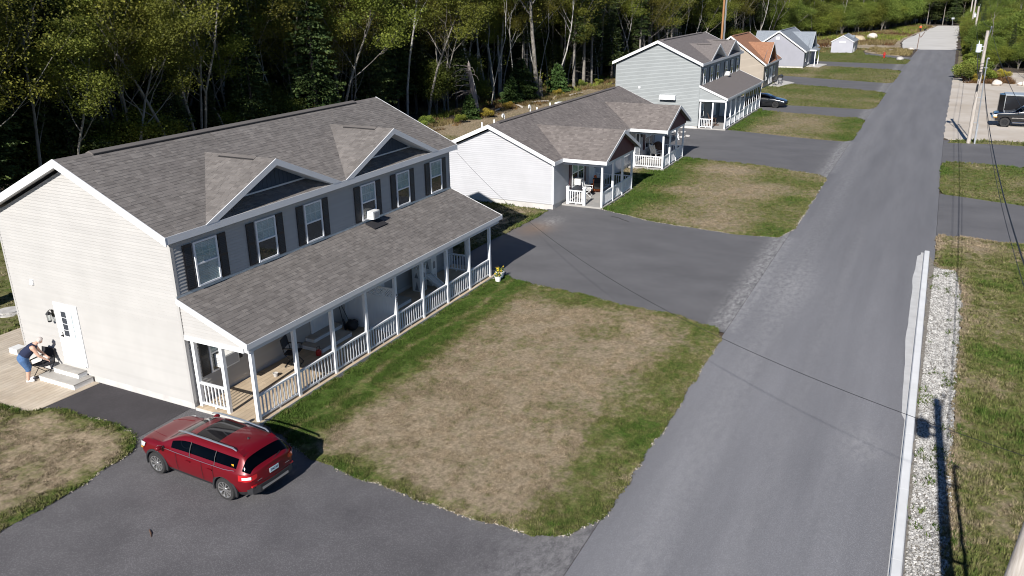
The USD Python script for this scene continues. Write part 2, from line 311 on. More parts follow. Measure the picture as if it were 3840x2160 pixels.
def grass_mat(name, green, olive, dry):
    nodes = {"g": ("geometry", {}), "at": ("attribute", {"attribute": "dry"}), "n": ("noise_texture", {"scale": 3.2, "detail": 7.0, "roughness": 0.75}),
             "nr": ("map_range", {"from_min": 0.28, "from_max": 0.72, "to_min": -0.52, "to_max": 0.36}), "ad": ("math", {"math_type": "add", "use_clamp": True}),
             "r": ("rgb_ramp", {"ramp": [(0.0, green), (0.38, olive), (0.62, tuple(0.5 * np.array(olive) + 0.5 * np.array(dry))), (0.85, dry), (1.0, tuple(np.array(dry) * 1.12))]}),
             "n2": ("noise_texture", {"scale": 9.0, "detail": 6.0, "roughness": 0.75}), "nr2": ("map_range", {"from_min": 0.32, "from_max": 0.68, "to_min": 0.56, "to_max": 1.32}), "h": ("hsv", {}),
             "ta": ("attribute", {"attribute": "tone"}), "gi": ("map_range", {"to_min": 0.72, "to_max": 1.3}), "mu": ("math", {"math_type": "multiply"}),
             "p": ("principled_bsdf", {"roughness": 0.95, "specular_ior_level": 0.15})}
    links = [("g.position", "n.vector"), ("n.fac", "nr.value"), ("nr.result", "ad.value1"), ("at.fac", "ad.value2"), ("ad.value", "r.fac"), ("r.color", "h.color"), ("g.position", "n2.vector"), ("n2.fac", "nr2.value"),
             ("ta.fac", "gi.value"), ("nr2.result", "mu.value1"), ("gi.result", "mu.value2"), ("mu.value", "h.value"), ("h.color", "p.base_color")]
    _mats[name] = usdkit.material(stage, "/World/Looks/" + name, nodes, links, surface="p.BSDF")
GREEN, OLIVE, DRY = (0.058, 0.098, 0.017), (0.120, 0.124, 0.042), (0.250, 0.198, 0.133)
grass_mat("grass", GREEN, OLIVE, DRY)
mat("forest_floor", (0.030, 0.022, 0.015), rough=1.0, col2=(0.085, 0.060, 0.040), scale=0.5, detail=9, bump=0.08, bscale=3)
mat("field_soil", (0.17, 0.125, 0.07), rough=1.0, col2=(0.40, 0.33, 0.24), scale=0.35, detail=9, bump=0.08, bscale=3)
mat("lot_gravel", (0.40, 0.34, 0.27), rough=0.95, col2=(0.54, 0.49, 0.43), scale=0.25, detail=8, bump=0.05, bscale=25)
mat("road_gravel", (0.46, 0.44, 0.41), rough=0.95, col2=(0.56, 0.54, 0.51), scale=0.2, detail=8, bump=0.05, bscale=25)
mat("sand", (0.46, 0.36, 0.22), rough=0.95, col2=(0.56, 0.46, 0.31), scale=0.8, detail=6, bump=0.05, bscale=8)
mat("white_stone", (0.22, 0.21, 0.195), rough=0.9, rnd=0.5, col2=(0.42, 0.41, 0.39), scale=5, detail=5)
mat("strip_soil", (0.12, 0.105, 0.085), rough=0.95, col2=(0.26, 0.24, 0.21), scale=8, detail=8)
mat("kerb_haunch", (0.44, 0.435, 0.425), rough=0.9, col2=(0.53, 0.525, 0.515), scale=2, detail=6)

def structure(name, mb, m, label, **kw): return put(None, name, mb, m, label=label, kind="structure", **kw)
B = 900.0
structure("ground", MB().add([(-B, -B, -0.06), (B, -B, -0.06), (B, B, -0.06), (-B, B, -0.06)], [(0, 1, 2, 3)]), "forest_floor", "brown woodland ground under and between the trees")

def grid_sheet(x0, x1, y0f, y1f, nx, ny, z):
    xs = np.linspace(x0, x1, nx + 1); t = np.linspace(0, 1, ny + 1)
    X = np.repeat(xs[:, None], ny + 1, 1); Y0 = y0f(xs)[:, None]; Y1 = y1f(xs)[:, None]; Y = Y0 + (Y1 - Y0) * t
    v = np.stack([X, Y, np.full_like(X, z)], -1).reshape(-1, 3)
    i = np.arange(nx)[:, None] * (ny + 1) + np.arange(ny)[None]; i = i.ravel()
    return v, np.stack([i, i + ny + 1, i + ny + 2, i + 1], 1)
def road_left(x): return np.interp(x, [-60, 60, 125, 176], [-13.25, -13.35, -13.75, -14.6])
def road_right(x): return np.interp(x, [-60, 45, 63, 127, 176], [-20.12, -20.15, -20.2, -21.05, -21.5]) + 0.22 * (meshkit.fbm(np.c_[x * 0.9, x * 0, x * 0], 3, 3) - 0.5) * (x > 62)
v, f = grid_sheet(-60, 175.5, road_right, road_left, 700, 26, 0.0)
x, y = v[:, 0], v[:, 1]; w = (y - road_right(x)) / (road_left(x) - road_right(x))
dust = 0.24 * np.exp(-((w - 0.80) / 0.10) ** 2) + 0.16 * np.exp(-((w - 0.52) / 0.05) ** 2) + 0.10 * np.exp(-((w - 0.30) / 0.06) ** 2)
seam = np.exp(-((y + 13.4) / 0.32) ** 2)
for a, b, k in ((13.2, 27.0, .55), (44, 57.5, 0.45), (72, 79, 0.5), (96, 106, .8), (127, 137, .9), (148, 156, 1.2)): dust += k * seam * ((x > a) & (x < b))
dust += 0.45 * np.exp(-((x - 19) / 3.5) ** 2 - ((y + 14.6) / 1.0) ** 2) + 0.5 * np.exp(-((x - 6.6) / 1.0) ** 2 - ((y + 18.7) / 0.5) ** 2)
v[:, 2] += 0.006 * (meshkit.fbm(v * 0.4, 2, 1) - 0.5)
structure("road", (v, f), "asphalt_road", "long grey asphalt street running past the houses", attrs={"dust": dust, "wear": -0.20 * np.clip((x - 10) / 26, 0, 1) + 0.10 * (meshkit.fbm(np.c_[x * 0.05, y * 0.9, 0 * x], 3, 41) - 0.5) + 0.06 * np.clip((x - 90) / 60, 0, 1)})

def drive(x0l, x0h, x1l, x1h, yback, label, m="asphalt_drive_mid", name="driveway", ylo=None, dustf=None):
    """asphalt between two slanting edges, from the street back to yback"""
    lo = (lambda q: 0 * q + (-13.24)) if ylo is None else ylo
    n = 44; t = np.linspace(0, 1, n + 1); vv = []
    for j in range(n + 1):
        yy = -13.24 + (yback + 13.24) * t[j]
        for i in range(25): 
            a, b = x0l + (x0h - x0l) * t[j], x1l + (x1h - x1l) * t[j]; vv.append((a + (b - a) * i / 24, yy if j else float(road_left(np.array([a + (b - a) * i / 24]))[0]) + 0.012, 0.0))
    vv = np.array(vv); i = (np.arange(n)[:, None] * 25 + np.arange(24)[None]).ravel()
    d = np.exp(-((vv[:, 1] + 13.1) / 0.5) ** 2) * 0.9 if dustf is None else dustf(vv[:, 0], vv[:, 1])
    return structure(name, (vv, np.stack([i, i + 1, i + 26, i + 25], 1)), m, label, attrs={"dust": d, "stain": 1.2 * np.exp(-((vv[:, 0] - 23.0) / 1.3) ** 2 - ((vv[:, 1] + .75) / .9) ** 2)})
drive(-40, -40, 0.9, 0.55, 0.22, "wide dark asphalt driveway in the foreground under the red car", "asphalt_drive", dustf=lambda x, y: 0.5 * np.exp(-((y + 13.2) / 1.6) ** 2))
drive(13.0, 15.2, 28.4, 28.7, 0.35, "asphalt driveway between the two nearest houses", dustf=lambda x, y: 1.0 * np.exp(-((y + 13.1) / 0.5) ** 2) * (x > 13.4) + 0.9 * np.exp(-((x - 24.5) / 1.2) ** 2 - ((y + 1.0) / 0.5) ** 2))
drive(42.5, 45.0, 59.2, 60.4, 2.2, "asphalt driveway beyond the white house")
drive(71.0, 73.6, 79.8, 79.6, 3.5, "asphalt driveway where the black saloon car stands")
drive(95.5, 101.5, 107.0, 112.5, 2.0, "asphalt driveway beside the tan house with the orange roof")
drive(126.5, 131.5, 138.0, 141.0, 3.0, "asphalt driveway beside the lavender house")
drive(148.5, 159.0, 153.5, 163.5, -5.0, "short asphalt driveway by the red hydrant")
# the asphalt walk along the near gable
structure("path", slab(Polygon([(-2.6, 0.232), (0.3, 0.232), (0.3, 4.42), (-2.5, 4.6)]), -0.05, 0.0), "asphalt_walk", "black asphalt walk along the cream gable from the driveway to the patio")
def right_drive(x0, x1, label):
    q = np.array([(x0 + (x1 - x0) * i / 12 + (0 if j == 0 else -0.8 * j / 10), (float(road_right(np.array([x0 + (x1 - x0) * i / 12]))[0]) - 0.012) if j == 0 else -20.2 - 2.4 * j, 0.0) for j in range(11) for i in range(13)])
    i = (np.arange(10)[:, None] * 13 + np.arange(12)[None]).ravel()
    structure("driveway", (q, np.stack([i, i + 13, i + 14, i + 1], 1)), "asphalt_drive_mid", label, attrs={"dust": 0 * q[:, 0]})
right_drive(29.6, 40.5, "asphalt side drive on the right, the nearer one"); right_drive(51.0, 61.5, "asphalt side drive on the right, the farther one by the utility pole")

# lawns: a sheet that carries how dry the turf is, and grass blades on it
def rough_poly(pts, seed, amp=0.07, step=0.3): return Polygon(wobble(pts, step, amp, seed)).buffer(0)
def sheet_points(poly, step, seed):
    x0, y0, x1, y1 = poly.bounds; r = np.random.default_rng(seed)
    gx, gy = np.meshgrid(np.arange(x0, x1, step), np.arange(y0, y1, step)); p = np.c_[gx.ravel(), gy.ravel()] + r.uniform(-0.3, 0.3, (gx.size, 2)) * step
    return p[shapely.contains_xy(poly.buffer(-step * 0.4), p[:, 0], p[:, 1])]
GRIT = []; CUTS = shapely.union_all([Polygon([(96.8, .6), (97.2, -1.1), (102.6, -2.1), (104.5, -.3), (104.5, .6)]), Polygon([(127.4, .4), (127.2, -2.1), (133.5, -2.5), (134.6, .4)])])
def lawn(label, pts, dryf, seed, density=0, blade=0.07, step=0.5, m="grass", amp=0.07, zoff=0.0, nblade=4, grit=0):
    from scipy.spatial import Delaunay
    poly = rough_poly(pts, seed, amp, 0.3 if step < 1 else 0.8)
    ring = np.array(poly.exterior.coords)[:-1]
    inner = sheet_points(poly, step, seed); P = np.vstack([ring, inner])
    tri = Delaunay(P).simplices; c = P[tri].mean(1); tri = tri[shapely.contains_xy(poly, c[:, 0], c[:, 1])]
    a = P[tri]; sgn = (a[:, 1, 0] - a[:, 0, 0]) * (a[:, 2, 1] - a[:, 0, 1]) - (a[:, 1, 1] - a[:, 0, 1]) * (a[:, 2, 0] - a[:, 0, 0])
    tri = np.where((sgn < 0)[:, None], tri[:, ::-1], tri); tri = tri[np.abs(sgn) > 1e-6]
    zz = np.r_[np.full(len(ring), 0.010), 0.028 + 0.05 * (meshkit.fbm(np.c_[inner * 0.8, np.full(len(inner), seed)], 3, seed) - 0.35)] + zoff
    n = len(ring); i = np.arange(n); j = (i + 1) % n; low = np.c_[ring, np.full(n, -0.058)]
    if not poly.exterior.is_ccw: i, j = j, i
    V = np.vstack([np.c_[P, zz], low]); F = np.vstack([tri, np.stack([i, len(P) + i, len(P) + j], 1), np.stack([i, len(P) + j, j], 1)])
    dist = lambda q: shapely.distance(shapely.points(q), poly.exterior)
    d = np.clip(dryf(V[:, 0], V[:, 1], dist(V[:, :2])), 0, 1)
    put(None, "lawn", (V, F), m, label=label, kind="structure", attrs={"dry": d, "tone": np.full(len(V), 0.5)})
    if grit:
        rg = np.random.default_rng(seed + 7); L_ = poly.exterior.length; g = np.array([poly.exterior.interpolate(t).coords[0] for t in rg.uniform(0, L_, int(L_ * grit))]) + rg.normal(0, .035, (int(L_ * grit), 2)); GRIT.append(g[meshkit.fbm(np.c_[g * .9, 0 * g[:, 0] + 2], 3, seed) > .47])
    if not density: return
    r = np.random.default_rng(seed + 50); x0, y0, x1, y1 = poly.bounds; N = int(density * poly.area * 1.0)
    q = r.uniform((x0, y0), (x1, y1), (int(N * (x1 - x0) * (y1 - y0) / poly.area), 2)); q = q[shapely.contains_xy(poly.buffer(0.05), q[:, 0], q[:, 1]) & ~shapely.contains_xy(CUTS, q[:, 0], q[:, 1])]
    dq = np.clip(dryf(q[:, 0], q[:, 1], dist(q)), 0, 1)
    clump = np.clip((meshkit.fbm(np.c_[q * 2.6, np.full(len(q), 3.0)], 3, seed + 9) - 0.36) / 0.28, 0, 1)
    keep = r.random(len(q)) < np.clip(1.0 - 0.5 * dq + 0.9 * (clump - 0.5), 0.06, 1); q, dq, clump = q[keep], dq[keep], clump[keep]
    n = len(q); K = nblade
    th = r.uniform(0, 2 * PI, (n, K)); h = blade * r.uniform(0.5, 1.2, (n, K)) * (1.15 - 0.55 * dq[:, None]) * (0.6 + 0.9 * clump[:, None]); lean = r.uniform(0.3, 1.1, (n, K)) * h; wd = blade * r.uniform(0.16, 0.34, (n, K))
    base = np.c_[q, np.full(n, 0.02 + zoff)][:, None] + np.stack([r.normal(0, 0.02, (n, K)), r.normal(0, 0.02, (n, K)), np.zeros((n, K))], -1)
    d1 = np.stack([np.cos(th), np.sin(th), 0 * th], -1); d2 = np.stack([-np.sin(th), np.cos(th), 0 * th], -1)
    T = np.stack([base - d2 * wd[..., None], base + d2 * wd[..., None], base + d1 * lean[..., None] + np.array([0, 0, 1]) * h[..., None]], 2).reshape(-1, 3)
    put(None, "grass_blades", (T, np.arange(len(T)).reshape(-1, 3)), m, label=("short grass blades standing on the " + label)[:110], cat="grass", kind="stuff", attrs={"dry": np.repeat(dq, K * 3), "tone": np.repeat(r.random(n * K), 3)})
def fb(x, y, s, seed): return meshkit.fbm(np.c_[x * s, y * s, np.full(len(x), seed * 5.3)], 4, seed)
def dry_front(x, y, d):   # green under the porch eaves and along the street, parched in the middle
    g = np.maximum(1.05 * np.exp(-((y + 2.9) / 1.75) ** 4), 0.66 * np.exp(-((y + 12.6) / 1.5) ** 2)); g = np.maximum(g, 0.5 * np.exp(-(d / 0.55) ** 2)); g = np.maximum(g, 0.5 * np.exp(-((x - 14.0) / 1.0) ** 2))
    track = 0.55 * np.exp(-((y + 3.55 + 0.15 * np.sin(x * 0.7)) / 0.16) ** 2) + 0.3 * np.exp(-((y + 2.72) / 0.1) ** 2)
    return 0.95 - 0.95 * g + (1.5 - 0.9 * np.exp(-((y + 2.9) / 1.9) ** 4)) * (fb(x, y, 0.45, 2) - 0.5) + 0.5 * (fb(x, y, 1.6, 4) - 0.5) + track
def dry_2(x, y, d):
    g = np.maximum(0.9 * np.exp(-((y + 3.0) / 2.0) ** 2), 0.55 * np.exp(-((y + 12.4) / 1.6) ** 2)); g = np.maximum(g, 0.4 * np.exp(-(d / 0.6) ** 2))
    return 0.76 - 0.75 * g + 1.3 * (fb(x, y, 0.4, 6) - 0.5)
def dry_3(x, y, d):
    g = np.maximum(np.exp(-((y + 3.0) / 1.7) ** 2), 0.6 * np.exp(-((y + 12.6) / 1.5) ** 2))
    return 0.72 - 0.70 * g + 1.2 * (fb(x, y, 0.35, 8) - 0.5)
lawn("front lawn of the cream house, parched brown in the middle and green along the porch", [(0.35, -2.62), (-0.7, -5.3), (-0.95, -8.1), (-1.2, -10.6), (-1.12, -12.0), (-0.7, -12.8), (0.2, -13.27), (3.1, -13.32), (12.4, -13.31), (13.3, -12.8), (13.85, -11.2), (14.3, -7.7), (15.0, -3.7), (15.35, -2.62)], dry_front, 11, amp=0.11, density=900, blade=0.055, step=0.3, grit=60)
lawn("small parched lawn left of the red car", [(-2.1, 0.15), (-2.6, -0.3), (-4.4, -0.48), (-6.6, -0.5), (-18, -0.5), (-18, 12), (-2.4, 12), (-2.4, 4.5), (-1.85, 4.42), (-1.75, 3.2), (-1.7, 1.9), (-1.85, 0.5)],
     lambda x, y, d: 0.86 - 0.55 * np.exp(-(d / 0.35) ** 2) + 1.1 * (fb(x, y, 0.9, 12) - 0.5), 12, density=600, blade=0.055, step=0.35, grit=50)
lawn("front lawn of the white house between its two porches and the street", [(28.4, -2.66), (26.95, -6.3), (26.35, -10.8), (26.65, -12.9), (28.5, -13.38), (42.1, -13.36), (43.3, -12.7), (45.0, -8.1), (45.6, -2.66), (40.3, -2.66), (40.3, -0.01), (33.98, -0.01), (33.98, -2.66)], dry_2, 13, density=130, blade=0.08, step=0.5, nblade=5, grit=40)
lawn("dry grass in the gap between the cream house and the white house", [(16.2, 0.5), (18.6, 0.45), (22.5, 0.2), (26.9, 0.12), (27.1, 3), (27.1, 9.2), (27.0, 14), (15.9, 14), (15.75, 8), (15.75, 0.6)], lambda x, y, d: 0.72 + 1.1 * (fb(x, y, 0.6, 14) - 0.5) - 0.3 * np.exp(-(d / 0.3) ** 2), 14, density=140, blade=0.09, step=0.5, nblade=5)
lawn("front lawn of the sage green house", [(60.2, -2.7), (58.3, -8.9), (57.6, -12.9), (58.6, -13.4), (70.6, -13.45), (71.8, -12.8), (73.9, -3.2), (75.8, -2.7)], dry_3, 15, density=60, blade=0.09, step=0.7, nblade=5)
lawn("mown green lawn beyond the black saloon car", [(79.7, 0.5), (79.2, -4.6), (78.8, -12.9), (80.3, -13.6), (94.0, -13.75), (96.2, -12.6), (101.0, -2.0), (104.0, 4.0), (97, 9), (84, 12)], lambda x, y, d: 0.45 + 0.9 * (fb(x, y, 0.3, 16) - 0.5), 16, density=36, blade=0.10, step=1.0, nblade=5)
lawn("mown green lawn between the tan and the lavender house", [(112.8, 2.5), (109.2, -6.0), (106.4, -13.2), (107.5, -13.8), (125.0, -14.0), (127.0, -12.5), (131.2, -1.6), (134, 8), (116, 11)], lambda x, y, d: 0.45 + 0.8 * (fb(x, y, 0.3, 17) - 0.5) + 0.3 * np.exp(-((y + 2) / 1.5) ** 2), 17, density=26, blade=0.11, step=1.2, nblade=5)
lawn("green lawn around the small white shed", [(141.5, 4), (139.2, -3), (137.8, -13.4), (139, -14.1), (147.2, -14.4), (148.6, -12.8), (153.5, -9.2), (158.2, -6.2), (166, -5.0), (176, -5.2), (176, 9), (150, 12)], lambda x, y, d: 0.36 + 0.8 * (fb(x, y, 0.25, 18) - 0.5), 18, density=18, blade=0.12, step=1.6, nblade=5)
lawn("green grass verge on the right between the two side drives", [(40.4, -20.45), (41.2, -20.2), (50.2, -20.2), (51.6, -20.6), (51.2, -26), (49.6, -42), (36.0, -42), (39.0, -24.8)], lambda x, y, d: 0.42 + 1.1 * (fb(x, y, 0.4, 19) - 0.5) - 0.2 * np.exp(-(d / 0.6) ** 2), 19, density=110, blade=0.09, step=0.5, nblade=5)
lawn("rough grass bank on the right behind the white stone strip", [(30.4, -20.3), (29.9, -20.18), (24.6, -20.22), (24.5, -21.1), (20.5, -21.25), (10, -20.95), (4, -20.75), (-24, -20.6), (-24, -45), (27.5, -45), (30.1, -24.1), (30.6, -21)], lambda x, y, d: 0.36 + 1.2 * (fb(x, y, 0.5, 20) - 0.5) + 0.45 * np.exp(-(d / 0.25) ** 2) + 0.35 * np.exp(-((x - 29.0) / 1.6) ** 2), 20, density=260, blade=0.10, step=0.45, nblade=5)
lawn("thin strip of grass around the foot of the utility pole", [(60.2, -20.5), (61.8, -20.75), (62.6, -24), (63.2, -34), (60.6, -34), (60.9, -24)], lambda x, y, d: 0.45 + 1.1 * (fb(x, y, 0.5, 21) - 0.5), 21, density=30, blade=0.14, step=0.6)
lawn("back lawn behind the houses at the edge of the woods", [(-20, 11.45), (15, 11.45), (15.7, 14.1), (27.1, 14.1), (27.3, 9.3), (49.5, 9.3), (59, 12), (77, 13), (92, 15), (92, 20.5), (80, 22.0), (66, 23.5), (50, 23), (30, 24), (10, 25), (-20, 25)], lambda x, y, d: 0.5 + 0.4 * np.clip((y - 14) / 6, 0, 1) * (x > 26) + 1.3 * (fb(x, y, 0.3, 22) - 0.5), 22, density=40, blade=0.10, step=1.0, nblade=4, zoff=-0.03)
# gravel lot, gravel road, brown field
lotp = [(62.3, -20.55)] + [(x, float(road_right(np.array([x]))[0]) + 0.45) for x in np.arange(64, 117, 1.5)] + [(117.5, -24.0), (127.5, -26.8), (129, -60), (63.8, -60), (62.8, -26)]
structure("gravel_lot", slab(Polygon(lotp).buffer(0), -0.05, -0.009), "lot_gravel", "pale gravel parking lot on the right beyond the utility pole")
lawn("strip of weeds between the field and the gravel at the end of the street", [(176, -15.2), (176, -23), (166, -23.6), (118, -23), (118, -21.6), (140, -21.6), (174, -22)], lambda x, y, d: 0.7 + 0 * x, 30, step=2.0, zoff=-0.03)
structure("gravel_road", slab(Polygon(wobble([(175.5, -14.8), (178, -11.6), (205, -10.3), (240, -12.6), (293, -16.6), (293, -22.6), (240, -22.2), (175.5, -21.6)], 2.0, 0.35, 5, 0.3)).buffer(0), -0.05, 0.008), "road_gravel", "pale gravel road leading on from the end of the asphalt")
structure("field", slab(Polygon(wobble([(141, 4.5), (152, 12.3), (176, 9.2), (176.3, -5.4), (166, -5.3), (160, -7.5), (155, -12.0), (176, -14.0), (178, -11.4), (205, -10.1), (240, -12.4), (292, -16.4), (292, 6), (220, 9), (190, 16), (141, 19)], 1.5, 0.3, 6, 0.3)).buffer(0), -0.055, -0.004), "field_soil", "brown weedy clearing beyond the shed")
q = np.vstack(GRIT); rg = np.random.default_rng(4); ico = trimesh.creation.icosphere(0); n = len(q); sc = rg.uniform(0.005, 0.020, (n, 1, 1)) * rg.uniform(.6, 1.3, (n, 1, 3)); V = (ico.vertices[None] * sc + np.c_[q, np.full(n, 0.008)][:, None]).reshape(-1, 3); F = (ico.faces[None] + 12 * np.arange(n)[:, None, None]).reshape(-1, 3)
put(None, "edge_grit", (V, F), "lot_gravel", label="pale grit and sand along the edges of the lawns", cat="grit", kind="stuff")
# patio of the near gable, printed like boards
pat = thing("patio", None, None, (-2.38, 4.5, 0), kind="structure"); setd(pat, label="tan board pattern concrete patio at the left end of the cream house")
put(pat, "slab", slab(Polygon([(0, 0), (2.37, -0.14), (2.37, 3.55), (6, 3.55), (6, 6.9), (0, 6.9)]), -0.05, 0.012), "patio_plank")
r = np.random.default_rng(5); patP = Polygon([(0.01, 0.01), (2.36, -0.12), (2.36, 3.56), (6, 3.56), (6, 6.88), (0.01, 6.88)])
y = -0.12
while y < 6.85:
    x = -r.uniform(0, 1.1)
    while x < 6:
        L = 1.15; q = Polygon([(x + 0.006, y + 0.006), (x + L - 0.006, y + 0.006), (x + L - 0.006, y + 0.174), (x + 0.006, y + 0.174)]).intersection(patP)
        if not q.is_empty and q.area > 0.01 and q.geom_type == "Polygon": put(pat, "paving_board", slab(q, 0.005, 0.0165 + r.uniform(0, 0.002)), "patio_plank")
        x += L
    y += 0.18
# kerb with its concrete haunch, stone strip
kx = [-26 + i * 3.05 for i in range(18)]
kb = thing("kerb", None, None, (0, -19.8, 0), kind="structure"); setd(kb, label="long straight white concrete kerb along the right side of the street")
for a in kx:
    b = min(a + 3.044, 26.75)
    if a < 26.7: put(kb, "kerb_stone", MB().prism([(a, -0.10, -0.05), (a, -0.10, 0.125), (a, -0.075, 0.15), (a, 0.10, 0.15), (a, 0.125, 0.12), (a, 0.13, -0.05)], (b - a, 0, 0)), "kerb_stone")
r = np.random.default_rng(8); hx = np.arange(-26, 27.1, 0.35); hw = 0.10 + 0.07 * meshkit.fbm(np.c_[hx * 0.5, hx * 0, hx * 0], 4, 9) + 0.15 * np.clip((hx - 9) / 7, 0, 1) * (0.65 + 0.7 * meshkit.fbm(np.c_[hx * 0.35, hx * 0 + 4, hx * 0], 3, 2)) * (hx < 26.2); hw = np.where(hx < 9.0, 0.035, hw)
put(kb, "haunch", MB().add(np.vstack([np.c_[hx, 0.128 + 0 * hx, 0.007 + 0 * hx], np.c_[hx, 0.13 + np.maximum(hw, 0.02), 0.005 + 0 * hx]]), [(i, i + 1, len(hx) + i + 1, len(hx) + i) for i in range(len(hx) - 1)]), "kerb_haunch")
sp = Polygon(wobble([(-26, -19.93), (26.6, -19.93), (24.6, -20.25), (24.4, -21.1), (20.5, -21.28), (10, -20.98), (4, -20.78), (-26, -20.65)], 0.5, 0.06, 31)).buffer(0)
structure("stone_bed", slab(sp, -0.05, 0.012), "strip_soil", "soil under the white stones behind the kerb")
q = RNG.uniform((-6, -21.4), (26, -19.95), (40000, 2)); q = q[shapely.contains_xy(Polygon([(-6, -19.97), (10, -19.99), (24.4, -20.15), (24.4, -21.0), (20.5, -21.22), (10, -20.94), (-6, -20.72)]), q[:, 0], q[:, 1])]
ico = trimesh.creation.icosphere(0); n = len(q); sc = RNG.uniform(0.013, 0.036, (n, 1, 1)) * RNG.uniform(0.6, 1.25, (n, 1, 3)) * RNG.uniform(0.75, 1.25, (n, 12, 1))
V = (ico.vertices[None] * sc + np.c_[q, np.full(n, 0.022)][:, None]).reshape(-1, 3); F = (ico.faces[None] + 12 * np.arange(n)[:, None, None]).reshape(-1, 3)
put(None, "white_stones", (V, F), "white_stone", attrs={"tone": np.repeat(RNG.random(n), 12)}, label="strip of white crushed stone behind the kerb", cat="stones", kind="stuff")
# weeds among the stones
q = RNG.uniform((-6, -21.3), (25, -19.98), (1500, 2)); q = q[meshkit.fbm(np.c_[q * 1.3, q[:, 0] * 0], 3, 77) > 0.60]; K = 9; n = len(q)
th = RNG.uniform(0, 2 * PI, (n, K)); h = RNG.uniform(0.05, 0.16, (n, K)); base = np.c_[q, np.full(n, 0.0)][:, None] + RNG.normal(0, 0.03, (n, K, 3)) * (1, 1, 0); d1 = np.stack([np.cos(th), np.sin(th), 0 * th], -1); d2 = np.stack([-np.sin(th), np.cos(th), 0 * th], -1)
T = np.stack([base - d2 * 0.014, base + d2 * 0.014, base + d1 * h[..., None] * 0.7 + np.array([0, 0, 1]) * h[..., None]], 2).reshape(-1, 3)
put(None, "weeds", (T, np.arange(len(T)).reshape(-1, 3)), "grass", label="small green weeds growing among the white stones", cat="weeds", kind="stuff", attrs={"dry": np.full(len(T), 0.15), "tone": np.repeat(RNG.random(n * K), 3)})
# ================================================================ house builders
from shapely.geometry import box as sbox
def frame3(o, u, w, n): return tuple(np.asarray(q, float) for q in (o, u, w, n))
def plate(mb, poly, fr, lo, hi, wr=None):
    """a thin convex board: polygon in (u, w), lifted hi(w) above the plane, with its edges turned down to lo"""
    o, u, w, n = fr
    P = np.asarray(poly, float)
    a2 = np.sum(P[:, 0] * np.roll(P[:, 1], -1) - P[:, 1] * np.roll(P[:, 0], -1))
    if a2 < 0: P = P[::-1]
    flip = np.dot(np.cross(u, w), n) < 0
    k = len(P); top = o + P[:, :1] * u + P[:, 1:] * w + np.array([hi(p[1]) for p in P])[:, None] * n; low = o + P[:, :1] * u + P[:, 1:] * w + lo * n
    f = [(0, i, i + 1) for i in range(1, k - 1)]
    for i in range(k):
        j = (i + 1) % k; f += [(i, k + i, k + j), (i, k + j, j)]
    f = np.array(f)
    mb.add(np.vstack([top, low]), f[:, ::-1] if flip else f)
def geoms(g): return [q for q in getattr(g, "geoms", [g]) if q.geom_type == "Polygon" and q.area > 4e-4]
def courses(parent, part, outline, fr, exposure, mat_, thick=0.021, single=True, holes=(), z0=None, gap=0.013):
    """lap siding: one board to a course"""
    A = Polygon(outline); x0, y0, x1, y1 = A.bounds; zz = y0 if z0 is None else z0; joined = MB()
    for h in holes: A = A.difference(sbox(*h))
    while zz < y1 - 0.01:
        g = A.intersection(sbox(x0 - 1, zz, x1 + 1, zz + exposure - gap))
        for q in geoms(g):
            if q.area < 0.002: continue
            pts = np.array(q.convex_hull.exterior.coords)[:-1]; mb = MB() if single else joined
            plate(mb, pts, fr, 0.0, lambda w, z=zz: 0.004 + thick * max(0.0, 1 - (w - z) / exposure))
            if single: put(parent, part, mb, mat_)
        zz += exposure
    if not single: put(parent, part, joined, mat_, kind="stuff")
def shingles(parent, areas, mat_, exposure=0.143, single=300, thick=0.011, tabs=(0.13, 0.27), seed=1, name="shingle"):
    """laminated shingles on roof planes; the nearest ones each a piece, the rest one part. areas: (outline in (u, w), frame)"""
    r = np.random.default_rng(seed); out = []
    base = np.array(stage.GetPrimAtPath(path_of(parent).rsplit("/", 1)[0] if path_of(parent).count("/") > 2 else path_of(parent)).GetAttribute("xformOp:translate").Get() or (0, 0, 0))
    for A, fr in areas:
        A = A if isinstance(A, Polygon) or hasattr(A, "geoms") else Polygon(A); A = A.buffer(0)
        o, u, w, n = fr; x0, y0, x1, y1 = A.bounds; row = 0
        shapely.prepare(A)
        yy = y0
        while yy < y1 - 0.02:
            xs = [x0 - r.uniform(0, 0.3)]
            while xs[-1] < x1: xs.append(xs[-1] + r.uniform(*tabs))
            for a, b in zip(xs[:-1], xs[1:]):
                q = sbox(a + 0.002, yy, b - 0.002, yy + exposure + 0.004)
                if not A.intersects(q): continue
                th = thick * r.choice([0.45, 1.0], p=[0.45, 0.55]) * r.uniform(0.9, 1.1)
                ps = [np.array(q.exterior.coords)[:-1]] if A.contains(q) else [np.array(t.convex_hull.exterior.coords)[:-1] for t in geoms(A.intersection(q))]
                for P in ps:
                    c = base + o + P[:, 0].mean() * u + P[:, 1].mean() * w
                    vis = np.dot(CAM - c, n) / np.linalg.norm(CAM - c) ** 3
                    out.append((vis, P, fr, yy, th))
            yy += exposure
    out.sort(key=lambda t: -t[0]); joined = MB(); tone = []
    for i, (_, P, fr, yy, th) in enumerate(out):
        mb = MB() if i < single else joined
        nv = joined.n
        plate(mb, P, fr, -0.004, lambda w, z=yy, th=th: 0.002 + th * max(0.15, 1 - (w - z) / exposure))
        if i < single: put(parent, name, mb, mat_, attrs={"tone": np.full(mb.n, r.random())})
        else: tone.append(np.full(joined.n - nv, r.random()))
    if len(out) > single: put(parent, name + "_courses", joined, mat_, kind="stuff", attrs={"tone": np.concatenate(tone)})
